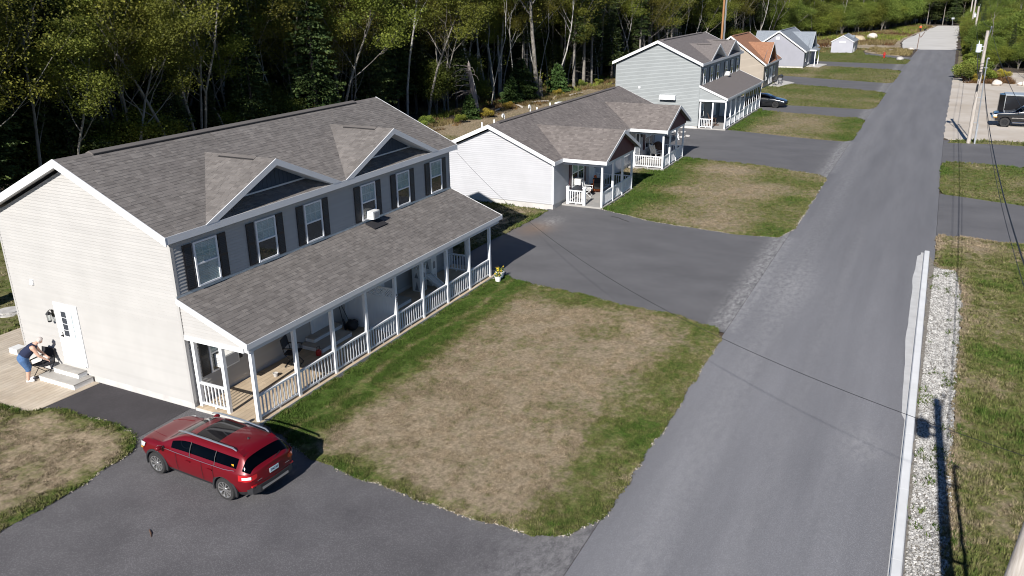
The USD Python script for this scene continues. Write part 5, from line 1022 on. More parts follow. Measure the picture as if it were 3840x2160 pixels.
    for s in (1, -1): put(t, "bonnet_crease", MB().tube([(x, s * y, hood(x, s * y) - .004) for x, y in ((1.3, .50), (1.6, .46), (1.9, .40), (2.15, .34))], .012, 5), "car_red"); put(t, "bonnet_gap", MB().tube([(x, s * y, hood(x, s * y)) for x, y in ((1.22, .76), (1.6, .72), (1.95, .62), (2.15, .5))], .005, 4), "black_metal")
    put(t, "grille", MB().prism([(2.285, -.45, .62), (2.335, -.42, .64), (2.315, -.42, .80), (2.27, -.45, .80)], (0, .87, 0)), "car_trim")
    put(t, "cowl", MB().prism([(1.06, -.72, 1.06), (1.20, -.72, 1.035), (1.20, -.72, 1.055), (1.06, -.72, 1.075)], (0, 1.44, 0)), "black_metal")
    put(t, "antenna", MB().lathe([(0, .06), (.02, .05), (.035, 0)], (-1.45, 0, 1.50), 'z', 8), "car_trim")
    cab = MB(); cab.box(-2.0, 1.9, -.72, .72, .35, .62); put(t, "cabin_floor", cab, "interior_dark")
    put(t, "dashboard", MB().prism([(.78, -.76, .62), (1.30, -.76, .62), (1.26, -.76, 1.02), (.84, -.76, 1.0)], (0, 1.52, 0)), "car_trim")
    for x, ys in ((.1, (.38, -.38)), (-.85, (.40, -.40))):
        for yy in ys:
            put(t, "seat", MB().box(x - .25, x + .28, yy - .25, yy + .25, .621, .82).prism([(x - .22, yy - .25, .80), (x - .10, yy - .25, .80), (x - .26, yy - .25, 1.22), (x - .36, yy - .25, 1.20)], (0, .5, 0)).box(x - .36, x - .27, yy - .12, yy + .12, 1.2, 1.34), "car_trim")
    th = np.linspace(0, 2 * PI, 20); put(t, "steering_wheel", MB().tube(np.stack([.60 + .07 * np.sin(th), .38 + .18 * np.cos(th), 1.0 + .17 * np.sin(th)], 1), .015, 5), "plastic_grey")
    q = MB()
    for a in (.6, 2.2, 3.9, 5.4): q.lathe([(0, 0), (.035, .001), (.03, .002)], (-1.70 + .04 * math.cos(a), .79, 1.25 + .05 * math.sin(a)), 'y', 7)
    put(t, "window_sticker", MB().add([(-1.60, .815, 1.10), (-1.70, .815, 1.105), (-1.69, .785, 1.19), (-1.61, .785, 1.185)], [(0, 1, 2, 3)]), "lens_amber")
    for pr in Usd.PrimRange(t):
        if pr.IsA(UsdGeom.Mesh):
            at = UsdGeom.Mesh(pr).GetPointsAttr(); P_ = np.array(at.Get()); P_[:, 0] = np.where(P_[:, 0] > 1.71, 1.71 + (P_[:, 0] - 1.71) * .74, P_[:, 0]); at.Set(Vt.Vec3fArray.FromNumpy(P_.astype(np.float32)))
    return t
suv = red_suv()
def saloon(name, label, loc, rz, paint):
    t = thing(name, label, "car", loc, rz)
    R_ = lambda x, a, b, c, d, e, f, zc: (x, [(a[0] - .1, a[1] - .1), a, b, c, d, e, f, (0, zc)])
    S = [R_(-2.42, (.72, .40), (.78, .62), (.75, .84), (.68, .90), (.58, .93), (.4, .95), .96), R_(-2.3, (.82, .34), (.88, .62), (.85, .90), (.76, .97), (.66, 1.0), (.45, 1.02), 1.03), R_(-1.7, (.86, .28), (.92, .62), (.90, .92), (.80, 1.0), (.66, 1.10), (.5, 1.14), 1.16),
         R_(-1.0, (.87, .26), (.92, .62), (.91, .93), (.83, 1.0), (.62, 1.32), (.5, 1.38), 1.41), R_(-.35, (.87, .25), (.92, .62), (.91, .92), (.84, .99), (.64, 1.38), (.52, 1.43), 1.46), R_(.3, (.87, .25), (.92, .62), (.905, .91), (.84, .98), (.65, 1.36), (.53, 1.42), 1.45), R_(.85, (.87, .26), (.915, .62), (.90, .90), (.835, .965), (.75, 1.12), (.64, 1.17), 1.2),
         R_(1.25, (.87, .27), (.91, .62), (.89, .89), (.81, .95), (.74, .975), (.6, .99), 1.0), R_(1.9, (.84, .30), (.89, .60), (.85, .82), (.75, .87), (.66, .885), (.5, .90), .91), R_(2.3, (.74, .33), (.79, .54), (.75, .72), (.66, .77), (.56, .785), (.4, .795), .80), R_(2.44, (.6, .36), (.64, .50), (.6, .63), (.54, .67), (.45, .68), (.3, .69), .69)]
    def tag(i, j):
        if j == 4 and 2 <= i <= 5: return 3
        if j in (5, 6) and i == 6: return 5
        if j == 6 and i in (2,): return 5
        return 0
    V, F, T = car_shell(S, tag); N = shell_normals(V, F); W = [(1.42, .80, .345), (1.42, -.80, .345), (-1.42, .80, .345), (-1.42, -.80, .345)]
    finish_car(t, V, F, T, N, W, paint, {0: ("body", paint, 0), 3: ("side_window", "car_glass", -.003), 5: ("windscreen", "car_glass", -.003)}, arch_r=.385)
    for (x, y, r) in W: wheel(t, x, y, r, 1 if y > 0 else -1, "rim_black", spokes=5)
    for (x, y, r) in W: put(t, "wheel_well", MB().lathe([(r + .05, .32), (r + .05, .86)] if y > 0 else [(r + .05, -.86), (r + .05, -.32)], (x, 0, r), 'y', 20), "car_trim")
    for s in (1, -1):
        put(t, "headlight", MB().add([(1.95, s * .875, .76), (1.98, s * .88, .68), (2.28, s * .78, .62), (2.27, s * .765, .71)], [(0, 1, 2, 3)] if s < 0 else [(3, 2, 1, 0)]), "lens_clear")
        v, f = blob((.72, s * .99, .98), (.07, .10, .06), 3, .04); put(t, "wing_mirror", (v, f), paint, smooth=True)
        put(t, "door_handle", MB().box(-.6, -.42, min(s * .922, s * .94), max(s * .922, s * .94), .80, .82), "car_trim")
    put(t, "cabin_floor", MB().box(-1.9, 1.3, -.7, .7, .3, .7), "interior_dark"); put(t, "grille", MB().box(2.40, 2.455, -.42, .42, .46, .60), "car_trim")
    return t
sal = saloon("saloon_car", "black saloon car on the drive just past the sage green house", (77.35, -2.55, 0), -PI / 2, "car_black")
def pickup():
    t = thing("pickup_truck", "black pickup truck with chrome bumper on the gravel lot at the right", "truck", (72.05, -26.95, 0), PI / 2)
    R_ = lambda x, a, b, c, d, e, f, zc: (x, [(a[0] - .1, a[1] - .1), a, b, c, d, e, f, (0, zc)])
    S = [R_(-2.95, (.90, .66), (.97, .95), (.96, 1.30), (.94, 1.36), (.90, 1.365), (.86, 1.365), 1.365), R_(-2.9, (.92, .62), (1.0, .95), (.99, 1.34), (.97, 1.38), (.92, 1.385), (.87, 1.385), 1.385), R_(-1.05, (.92, .6), (1.0, .95), (.99, 1.34), (.97, 1.38), (.92, 1.385), (.87, 1.385), 1.385),
         R_(-.98, (.92, .58), (1.0, .95), (.99, 1.32), (.96, 1.38), (.80, 1.82), (.72, 1.88), 1.90), R_(-.1, (.92, .56), (1.0, .95), (.99, 1.30), (.95, 1.36), (.79, 1.85), (.70, 1.92), 1.95), R_(-.02, (.92, .56), (1.0, .95), (.99, 1.30), (.95, 1.36), (.79, 1.85), (.70, 1.92), 1.95), R_(.7, (.92, .56), (1.0, .95), (.985, 1.28), (.945, 1.34), (.80, 1.80), (.71, 1.87), 1.90),
         R_(1.3, (.92, .58), (.99, .95), (.975, 1.26), (.93, 1.31), (.88, 1.36), (.78, 1.38), 1.40), R_(1.45, (.92, .58), (.99, .95), (.97, 1.24), (.92, 1.28), (.84, 1.30), (.7, 1.31), 1.32), R_(2.6, (.92, .60), (.97, .92), (.95, 1.17), (.90, 1.22), (.82, 1.24), (.6, 1.25), 1.26), R_(2.86, (.88, .60), (.93, .88), (.91, 1.10), (.86, 1.15), (.78, 1.17), (.6, 1.18), 1.18), R_(2.9, (.80, .62), (.84, .86), (.82, 1.02), (.78, 1.06), (.7, 1.08), (.5, 1.08), 1.08)]
    def tag(i, j):
        if j == 4 and 3 <= i <= 6 and i != 4: return 3
        if j in (5, 6) and i == 6: return 5
        return 0
    V, F, T = car_shell(S, tag); N = shell_normals(V, F); W = [(1.95, .84, .41), (1.95, -.84, .41), (-1.9, .84, .41), (-1.9, -.84, .41)]
    finish_car(t, V, F, T, N, W, "car_black", {0: ("body", "car_black", 0), 3: ("side_window", "car_glass", -.003), 5: ("windscreen", "car_glass", -.003)}, arch_r=.43)
    for (x, y, r) in W: wheel(t, x, y, r, 1 if y > 0 else -1, "rim_black", tw=.28, spokes=8, rr=.6)
    for (x, y, r) in W: put(t, "wheel_well", MB().lathe([(r + .07, .32), (r + .07, .93)] if y > 0 else [(r + .07, -.93), (r + .07, -.32)], (x, 0, r), 'y', 20), "car_trim")
    put(t, "front_bumper", MB().prism([(2.75, -.98, .52), (3.02, -.90, .52), (3.04, -.90, .78), (2.78, -.98, .80)], (0, 1.88, 0)), "chrome"); put(t, "grille", MB().box(2.86, 2.93, -.62, .62, .82, 1.06), "chrome")
    for s in (1, -1):
        put(put(t, "headlight", MB().box(2.62, 2.90, min(s * .68, s * .945), max(s * .68, s * .945), .90, 1.08), "lens_clear"), "indicator_lens", MB().box(2.60, 2.89, min(s * .70, s * .95), max(s * .70, s * .95), .82, .895), "lens_amber"); put(t, "running_board", MB().tube([(1.35, s * .98, .42), (-1.3, s * .98, .42)], .045, 6), "chrome")
        put(t, "window_trim", MB().tube([(1.25, s * .985, 1.285), (-.9, s * .995, 1.335)], .018, 5), "chrome"); put(t, "side_trim", MB().box(-1.2, 1.45, min(s * .995, s * 1.015), max(s * .995, s * 1.015), .78, .83), "chrome")
        v, f = blob((.95, s * 1.12, 1.36), (.07, .13, .12), 3, .04); put(t, "wing_mirror", (v, f), "chrome", smooth=True)
        for x in (.35, -.6): put(t, "door_handle", MB().box(x - .35, x - .15, min(s * .99, s * 1.015), max(s * .99, s * 1.015), 1.14, 1.18), "chrome")
    put(t, "cabin_floor", MB().box(-2.8, 2.6, -.8, .8, .5, .9), "interior_dark")
    return t
pickup()
tr = thing("trailer", "black box trailer with a pale roof beyond the pickup truck", "trailer", (76.4, -26.75, 0), PI / 2)
put(tr, "body", MB().box(-2.6, 1.75, -1.05, 1.05, .55, 2.35).prism([(1.75, -1.05, .55), (2.15, -.6, .55), (2.15, -.6, 2.3), (1.75, -1.05, 2.35)], (0, .001, 0)), "trailer_black"); put(tr, "nose", MB().prism([(1.752, -1.04, .56), (2.2, -.45, .56), (2.2, .45, .56), (1.752, 1.04, .56)], (0, 0, 1.78)), "trailer_black"); put(tr, "roof", MB().box(-2.62, 1.78, -1.07, 1.07, 2.352, 2.42), "trailer_roof")
put(tr, "roof_vent", MB().box(-.3, .1, -.2, .2, 2.421, 2.58), "white_paint"); put(tr, "edge_rail", MB().box(-2.6, 1.76, 1.06, 1.09, 2.3, 2.36).box(1.7, 1.76, 1.055, 1.085, .6, 2.298), "alloy")
for s in (1, -1): wheel(tr, -.6, s * .95, .33, s, "alloy")
# ================================================================ utility poles and wires
def sag(a, b, s, n=24):
    t = np.linspace(0, 1, n)[:, None]; a, b = np.asarray(a, float), np.asarray(b, float); return a + (b - a) * t - np.array([0, 0, 1.0]) * 4 * s * t * (1 - t)
def transformer(parent, y, z, r=.2, h=.58, pieces=True):
    """the can on the +y side of the pole"""
    c = put(parent, "transformer", MB().lathe([(0, 0), (r * .9, 0), (r, .03), (r, h - .05), (r * 1.07, h - .045), (r * 1.07, h - .015), (r * .8, h + .03), (0, h + .05)], (0, y, z), 'z', 18).box(-.05, .05, y - .34, y - r + .02, z + .1, z + .15).box(-.05, .05, y - .34, y - r + .02, z + h - .16, z + h - .11), "trafo_grey", smooth=40)
    put(c, "bushing", MB().lathe([(.05, 0), (.035, .05), (.045, .07), (.03, .12), (.042, .14), (.025, .2), (.035, .22), (.012, .27), (0, .28)], (0, y + .03, z + h + .03), 'z', 10), "trafo_grey")
    put(c, "drain_cap", MB().lathe([(0, -.02), (.04, -.02), (.04, .0)], (.0, y + .06, z), 'z', 8), "galvanised"); return c
def pole(loc, h, label, mat_="pole_wood", trafo=None, riser=None, bracket=True, r0=.16, r1=.115, kind="utility_pole"):
    t = thing(kind, label, "utility pole", loc)
    zs = np.linspace(-.3, h, 10); wob = .012 * np.sin(zs * 1.3 + loc[0])
    put(t, "shaft", MB().tube(np.stack([wob, wob * .5, zs], 1), np.linspace(r0, r1, 10), 14), mat_, smooth=50)
    if bracket: put(t, "insulator", MB().tube([(0, -.10, h - .45), (0, -.16, h - .1), (0, -.20, h + .22)], .022, 6).lathe([(.02, 0), (.06, .02), (.035, .05), (.065, .08), (.03, .12), (0, .16)], (0, -.20, h + .2), 'z', 10), "galvanised", smooth=40)
    if trafo: transformer(t, .42, trafo)
    if riser:
        put(t, "riser_pipe", MB().tube([(-.10, -.42, 0), (-.08, -.36, riser * .5), (-.06, -.30, riser)], .045, 8).tube([(-.06, -.30, riser), (-.06, -.34, riser + .1), (-.06, -.44, riser + .06)], .06, 8), "galvanised", smooth=40)
        for z in (riser * .25, riser * .55, riser * .9): put(t, "riser_clamp", MB().box(-.09, -.02, -.44, -.08, z, z + .04), "galvanised")
    return t
p1 = pole((60.7, -22.02, 0), 8.75, "near grey utility pole with transformer and conduit beside the gravel lot", trafo=7.12, riser=6.6)
put(p1, "meter_box", MB().box(-.30, -.16, -.02, .14, 5.2, 5.65).box(-.28, -.16, -.02, .10, 4.2, 4.7), "black_metal"); put(p1, "ground_guard", MB().box(-.17, -.12, -.50, -.40, 0, 1.6), "galvanised"); put(p1, "cable_loop", MB().tube([(-.1, .1, 6.0), (-.16, .18, 5.3), (-.14, .3, 6.1), (-.05, .42, 7.0)], .03, 6), "wire_black")
th_ = np.linspace(0, 8 * PI, 60); put(p1, "cable_coil", MB().tube(np.stack([.16 * np.cos(th_), .16 * np.sin(th_), 5.5 + th_ * .035], 1), .018, 5), "wire_black")
p2 = pole((-3.0, -20.97, 0), 8.4, "weathered utility pole in the near right corner, mostly out of frame", trafo=6.75, riser=5.9, r0=.15); UsdGeom.Xformable(p2).AddRotateXOp().Set(4.6)
P = [(157.4, -23.7, 8.6, "utility pole with a white transformer above the bushes past the gravel lot", 6.75), (190.5, -23.8, 9.6, "second tall pale utility pole beyond the transformer pole", None), (254.6, -24.5, 10.6, "third tall utility pole down the gravel road", None), (318.0, -25.2, 11.0, "farthest utility pole beside the end of the gravel road", None)]
far = [pole((x, y, 0), h, l, trafo=tz, r0=.2, r1=.16) for x, y, h, l, tz in P]
p_b = pole((113.5, 10.8, 0), 13.5, "brown utility pole with grey conduit rising behind the sage green house", mat_="pole_brown", bracket=False, r0=.17, r1=.14)
put(p_b, "riser_pipe", MB().tube([(-.1, -.32, 0), (-.1, -.30, 13)], .06, 8).tube([(-.1, -.46, 0), (-.1, -.42, 13)], .04, 8), "galvanised")
tops = [(-3.0, -21.86, 8.6), (60.7, -22.22, 9.0), (157.4, -23.9, 8.8), (190.5, -24.0, 9.8), (254.6, -24.7, 10.8), (318, -25.4, 11.2)]
def wire(name, label, pts, r=.012): put(None, name, MB().tube(pts, r, 5, cap=False), "wire_black", label=label, cat="cable")
wire("power_line", "top power line from the near right corner pole to the next pole", sag((-40, -21.0, 8.6), tops[0], .5)); wire("power_line", "top power line over the right verge to the pole by the gravel lot", sag(tops[0], tops[1], 1.0, 40))
for i in range(1, 5): wire("power_line", ["top power line from the gravel lot pole to the transformer pole", "top power line between the transformer pole and the second pole", "top power line along the gravel road to the third pole", "top power line to the farthest pole"][i - 1], sag(tops[i], tops[i + 1], .9, 30))
wire("telephone_cable", "thick lower cable over the right verge leading to the gravel lot pole", sag((-3.0, -21.62, 6.2), (60.6, -22.15, 6.0), 1.35, 40), .022); wire("telephone_cable", "thin second cable just beside the thick one over the right verge", sag((-3.0, -21.66, 5.8), (60.6, -22.25, 5.6), 1.5, 40), .011)
wire("telephone_cable", "lower cable running on from the gravel lot pole past the bushes", sag((60.8, -22.15, 6.0), (157.4, -23.8, 6.2), 1.2, 30), .018)
wire("service_drop", "black wire crossing the street from the corner pole to the cream house", sag((-3.0, -21.3, 5.5), (16.0, -.22, 5.30), 1.38, 40), .0055)
wire("guy_wire", "taut guy wire from the gravel lot pole to the ground on the right", [(60.7, -22.1, 7.6), (63.2, -31.5, 0)], .01)
# ================================================================ window air conditioners
def ac(label, x, y, z, w=.5, h=.36, d=.42, rz=0):
    t = thing("air_conditioner", label, "air conditioner", (x, y, z), rz)
    b = put(t, "case", MB().box(-w / 2, w / 2, -d, 0, 0, h), "plastic_white"); put(t, "grille", MB().box(-w / 2 + .05, w / 2 - .05, -d - .012, -d - .001, .05, h - .04), "plastic_grey")
    for i in range(5): put(b, "vent_slot", MB().box(-w / 2 - .006, -w / 2 - .001, -d + .06, -.1, .06 + i * .055, .08 + i * .055), "plastic_grey")
    put(t, "side_panel", MB().box(w / 2 + .002, w / 2 + .17, -.05, -.03, 0, h), "plastic_white"); return t
ac("white window air conditioner in the upper window above the porch roof of the cream house", 9.50, -.03, 3.83, .42, .31, .33); ac("white window air conditioner at the ground floor porch window nearest the red car", 1.30, -.03, 1.08, .62, .42)
ac("white window air conditioner on the nearer porch of the white house", 30.52, -.03, .86); ac("white window air conditioner over the porch roof of the sage green house", 69.5, -.03, 3.92)
put(None, "roof_mat", MB().prism([(9.05, -.55, 3.54), (9.95, -.55, 3.54), (9.95, -.12, 3.70), (9.05, -.12, 3.70)], (0, 0, .015)), "fabric_black", label="dark mat on the porch roof under the air conditioner", cat="mat")
# ================================================================ seats and other things on the porches
def armchair(name, label, loc, rz, frame, seatm, folding=True, s=1.0):
    t = thing(name, label, "chair", loc, rz); r = .013 * s
    for y in (-.27, .27):
        put(t, "leg", MB().tube([(.24, y, 0), (-.2, y, .44 * s)], r, 6) if folding else MB().bar((.24, y, 0), (.22, y, .62), .045), frame); put(t, "leg", MB().tube([(-.24, y, 0), (.22, y, .44 * s)], r, 6) if folding else MB().bar((-.26, y, 0), (-.22, y, .45), .045), frame)
        put(t, "armrest", MB().box(-.26, .26, y - .025, y + .025, .62 * s, .645 * s), frame); put(t, "arm_post", MB().tube([(.22, y, .40 * s), (.23, y, .62 * s)], r, 6), frame); put(t, "back_post", MB().tube([(-.2, y, .42 * s), (-.3, y, .92 * s)], r, 6), frame)
    put(t, "seat", MB().prism([(-.24, -.26, .43 * s), (0, -.26, .41 * s), (.25, -.26, .45 * s), (.25, -.26, .465 * s), (0, -.26, .428 * s), (-.24, -.26, .445 * s)], (0, .52, 0)), seatm)
    put(t, "backrest", MB().prism([(-.24, -.27, .60 * s), (-.305, -.27, .91 * s), (-.32, -.27, .91 * s), (-.256, -.27, .60 * s)], (0, .54, 0)), seatm)
    put(t, "cross_bar", MB().tube([(.24, -.27, .03), (.24, .27, .03)], r, 6).tube([(-.24, -.27, .03), (-.24, .27, .03)], r, 6), frame); return t
armchair("folding_chair", "black folding armchair standing against the cream gable wall by the bending woman", (-.40, 6.52, .017), math.radians(187), "black_metal", "fabric_black")
armchair("camp_chair", "dark camping chair on the porch of the cream house behind the second post", (3.75, -.72, .108), -1.2, "black_metal", "fabric_black", s=1.1)
armchair("patio_chair", "white patio chair behind the short rail on the nearer porch of the white house", (30.75, -.75, .1), -1.4, "white_paint", "plastic_white", s=1.0)
armchair("patio_chair", "dark chair on the terrace of the tan house", (99.2, -.55, .09), -1.5, "black_metal", "fabric_black", s=1.1); armchair("patio_chair", "dark chair at the wall end of the terrace of the tan house", (98.0, -.1, .09), -1.2, "black_metal", "fabric_black", s=1.1)
gr = thing("grill", "dark barbecue grill on the terrace of the tan house", "grill", (100.8, -.3, .09)); put(gr, "stand", MB().box(-.4, .4, -.25, .25, .0, .75), "plastic_grey"); put(gr, "lid", MB().prism([(-.45, -.3, .76), (-.45, -.28, 1.0), (-.45, 0, 1.12), (-.45, .28, 1.0), (-.45, .3, .76)], (.9, 0, 0)), "black_metal"); put(gr, "shelf", MB().box(.46, .9, -.25, .25, .74, .78), "black_metal")
def rocker(label, loc, rz, m="wood_weathered"):
    t = thing("rocking_chair", label, "rocking chair", loc, rz); a = np.linspace(-.6, .6, 9)
    for y in (-.27, .27):
        put(t, "rocker", MB().tube(np.stack([a, 0 * a + y, .02 + .13 * a ** 2], 1), .025, 6), m); put(t, "leg", MB().bar((.24, y, .05), (.24, y, .62), .045), m); put(t, "leg", MB().bar((-.24, y, .05), (-.3, y, .45), .045), m); put(t, "armrest", MB().box(-.3, .33, y - .04, y + .04, .62, .65), m); put(t, "back_post", MB().bar((-.24, y, .4), (-.5, y, 1.15), .04), m)
    for i in range(5): put(t, "seat_slat", MB().box(-.24 + i * .1, -.16 + i * .1, -.27, .27, .40 + .005 * i, .42 + .005 * i), m)
    for i in range(6): y = -.2 + i * .08; put(t, "back_slat", MB().bar((-.27, y, .45), (-.49, y, 1.1), .05, .012, up=(1, 0, 0)), m)
    return t
rocker("pale wooden rocking chair on the farther porch of the white house", (43.9, -1.0, .1), -.5, "plastic_white")
rocker("brown rocking chair on the porch of the sage green house", (61.6, -.9, .1), -1.3, "wood_brown")
def pot(name, label, loc, r, h, m, plant=None, pm=None, n=60):
    t = thing(name, label, "flower pot" if plant else "pot", loc); put(t, "pot", MB().lathe([(0, 0), (r * .7, 0), (r, h * .92), (r * 1.1, h * .93), (r * 1.1, h), (r * .9, h), (r * .85, h * .85), (0, h * .85)], (0, 0, 0), 'z', 18), m, smooth=30)
    if plant:
        rr = np.random.default_rng(int(abs(loc[0]) * 100)); c = rr.normal(0, 1, (n, 3)); c /= np.linalg.norm(c, axis=1, keepdims=True); c = c * r * 1.0 * rr.uniform(.5, 1, (n, 1)) * [1, 1, .7] + [0, 0, h + r * .35]
        for nm, mm, k, z in (("leaves", "leaf_pot", n, 1.0), ("flowers", pm, n // 2, 1.15)):
            T = (c[:k, None] * [1, 1, z] + rr.normal(0, .035, (k, 3, 3))).reshape(-1, 3); put(t, nm, (T, np.arange(len(T)).reshape(-1, 3)), mm, kind="stuff")
    return t
pot("flower_pot", "front white flower pot with yellow flowers at the far end of the cream house porch", (14.52, -2.98, .0), .15, .27, "plastic_white", True, "flower_yellow"); pot("flower_pot", "rear white flower pot with bigger yellow flowers at the porch end of the cream house", (14.98, -2.84, .0), .18, .33, "plastic_white", True, "flower_yellow", 90)
pot("pot", "small grey tin standing in the sun on the porch boards of the cream house", (2.75, -.78, .108), .085, .13, "stone_grey")
can = thing("lantern", "red lantern on the porch floor beside the grey steps", "lantern", (4.72, -.98, .108)); put(can, "body", MB().lathe([(0, 0), (.09, 0), (.10, .05), (.10, .15), (.07, .20), (0, .22)], (0, 0, 0), 'z', 14), "red_paint", smooth=40); put(can, "handle", MB().tube([(-.1, 0, .2), (-.07, 0, .33), (.07, 0, .33), (.1, 0, .2)], .01, 6), "black_metal")
put(None, "broom", MB().tube([(7.15, -.52, .35), (6.83, -.14, 1.75)], .014, 6).prism([(7.07, -.62, .11), (7.27, -.46, .11), (7.22, -.46, .38), (7.10, -.56, .38)], (.03, -.04, 0)), "black_metal", label="black broom leaning in the porch corner by the white divider", cat="broom")
put(None, "snow_shovel", MB().tube([(7.02, -.30, .4), (6.95, -.08, 1.85)], .014, 6).prism([(6.86, -.50, .11), (7.18, -.32, .11), (7.12, -.24, .48), (6.90, -.36, .48)], (.012, -.02, 0)), "black_metal", label="dark shovel leaning next to the broom on the porch", cat="shovel")
v, f = blob((7.14, -.62, .30), (.24, .22, .22), 5, .35, 3); put(None, "rubbish_bag", (v, f), "car_trim", label="black rubbish bag in the porch corner by the divider", cat="bag", smooth=50)
# children's play castle with a slide
pc = thing("play_castle", "white plastic play castle with towers and a slide on the porch", "play house", (12.25, -.55, .108))
def tower(x, y, w, h, win):
    b = put(pc, "tower", MB().box(x - w / 2, x + w / 2, y - w / 2, y + w / 2, 0, h), "plastic_white")
    for i in range(3):
        for j in range(3):
            if i == 1 and j == 1: continue
            put(b, "battlement", MB().box(x - w / 2 + i * w / 2.5, x - w / 2 + i * w / 2.5 + w / 5, y - w / 2 + j * w / 2.5, y - w / 2 + j * w / 2.5 + w / 5, h + .001, h + .12), "plastic_white")
    for z0, z1 in win:
        put(b, "opening", MB().prism([(x - w * .22, y - w / 2 - .004, z0), (x + w * .22, y - w / 2 - .004, z0), (x + w * .22, y - w / 2 - .004, z1 - .08), (x, y - w / 2 - .004, z1), (x - w * .22, y - w / 2 - .004, z1 - .08)], (0, .002, 0)), "plastic_grey"); put(b, "opening", MB().prism([(x - w / 2 - .004, y - w * .22, z0), (x - w / 2 - .004, y + w * .22, z0), (x - w / 2 - .004, y, z1)], (.002, 0, 0)), "plastic_grey")
tower(-.32, -.02, .44, 1.0, [(.05, .45), (.6, .85)]); tower(.55, -.02, .42, 1.3, [(.75, 1.1), (.2, .5)]); put(pc, "platform", MB().box(-.1, .34, -.2, .2, .52, .58).box(-.1, .34, .14, .2, .581, 1.05), "plastic_white")
put(pc, "slide", MB().prism([(-.08, -.21, .56), (-.08, -.95, .06), (-.08, -1.0, .06), (-.08, -1.0, .02), (-.08, -.9, .02), (-.08, -.21, .50)], (.36, 0, 0)).prism([(-.12, -.21, .66), (-.12, -.97, .14), (-.12, -.97, .02), (-.12, -.21, .5)], (.038, 0, 0)).prism([(.282, -.21, .66), (.282, -.97, .14), (.282, -.97, .02), (.282, -.21, .5)], (.038, 0, 0)), "plastic_white")
for i in range(3): put(None, "porch_light", MB().lathe([(0, 0), (.1, 0), (.11, .05)], ((3.2, 7.9, 12.2)[i], -1.1, 2.43), 'z', 12), "black_metal", label=["dark ceiling light above the camping chair on the porch", "dark ceiling light near the divider on the porch", "dark ceiling light above the play castle on the porch"][i], cat="lamp")
# things on the white house's porches and beyond
sb = thing("snow_blower", "orange and black snow blower on the nearer porch of the white house", "snow blower", (31.75, -.95, .1), .5)
put(sb, "auger_housing", MB().prism([(.25, -.3, .05), (.62, -.3, .02), (.62, -.3, .5), (.30, -.3, .52), (.2, -.3, .3)], (0, .6, 0)), "orange_paint"); put(sb, "engine", MB().box(-.25, .2, -.2, .2, .32, .68), "black_metal"); put(sb, "chute", MB().tube([(.4, 0, .5), (.38, 0, .85), (.5, .05, 1.0)], .09, 8), "orange_paint"); put(sb, "handlebar", MB().tube([(-.2, -.25, .5), (-.75, -.28, 1.05)], .018, 6).tube([(-.2, .25, .5), (-.75, .28, 1.05)], .018, 6), "orange_paint"); put(sb, "cover", MB().prism([(-.3, -.25, .7), (.1, -.25, .72), (-.1, -.25, .98)], (0, .5, 0)), "fabric_black")
for s in (1, -1):
    put(sb, "wheel", MB().lathe([(0, s * .28), (.12, s * .28), (.2, s * .27), (.21, s * .33), (.2, s * .38), (.12, s * .37), (0, s * .36)][::(1 if s > 0 else -1)], (-.05, 0, .21), 'y', 16), "tyre"); put(sb, "wheel_rim", MB().lathe([(0, s * .385), (.11, s * .385), (.12, s * .36)][::(-1 if s > 0 else 1)], (-.05, 0, .21), 'y', 14), "orange_paint")
v, f = blob((45.2, -.75, .62), (.55, .5, .55), 9, .12, 3); put(None, "covered_grill", (v, f), "wood_brown", label="round brown covered grill in the far corner of the white house's farther porch", cat="grill", smooth=60)
v, f = blob((0, 0, .13), (.17, .17, .13), 2, .05, 2); pk = thing("pumpkin", "orange pumpkin by the rocking chair on the farther porch", "pumpkin", (44.35, -1.35, .1)); put(pk, "fruit", (v, f), "orange_paint", smooth=60); put(pk, "stem", MB().tube([(0, 0, .24), (.02, .01, .32)], .02, 6), "leaf_pot")
# swing bench frame beyond the white house
bs = thing("garden_swing", "white timber A-frame garden swing beyond the far end of the white house", "swing", (54.0, .9, 0), .3)
for s in (-1, 1):
    for q in (-.75, .75): put(bs, "leg", MB().bar((s * 1.0, q, 0), (s * .9, 0, 1.9), .09), "white_paint")
    put(bs, "cross_brace", MB().bar((s * .96, -.45, .75), (s * .96, .45, .75), .07), "white_paint")
put(bs, "top_beam", MB().bar((-1.1, 0, 1.92), (1.1, 0, 1.92), .1), "white_paint"); put(bs, "seat", MB().box(-.7, .7, -.25, .25, .5, .55).box(-.7, .7, .26, .3, .55, 1.0), "white_paint")
for i in range(9):
    rr = np.random.default_rng(i + 300); v, f = blob((0, 0, .06), (rr.uniform(.16, .4), rr.uniform(.14, .3), .09), i, .3, 2); a = i * .55
    put(None, "border_stone", (v + [55.6 + 1.5 * math.cos(a), .6 + 1.0 * math.sin(a), 0], f), "stone_grey", label="grey border stone in the ring around the garden swing", cat="stone", group="stones ringing the garden swing")
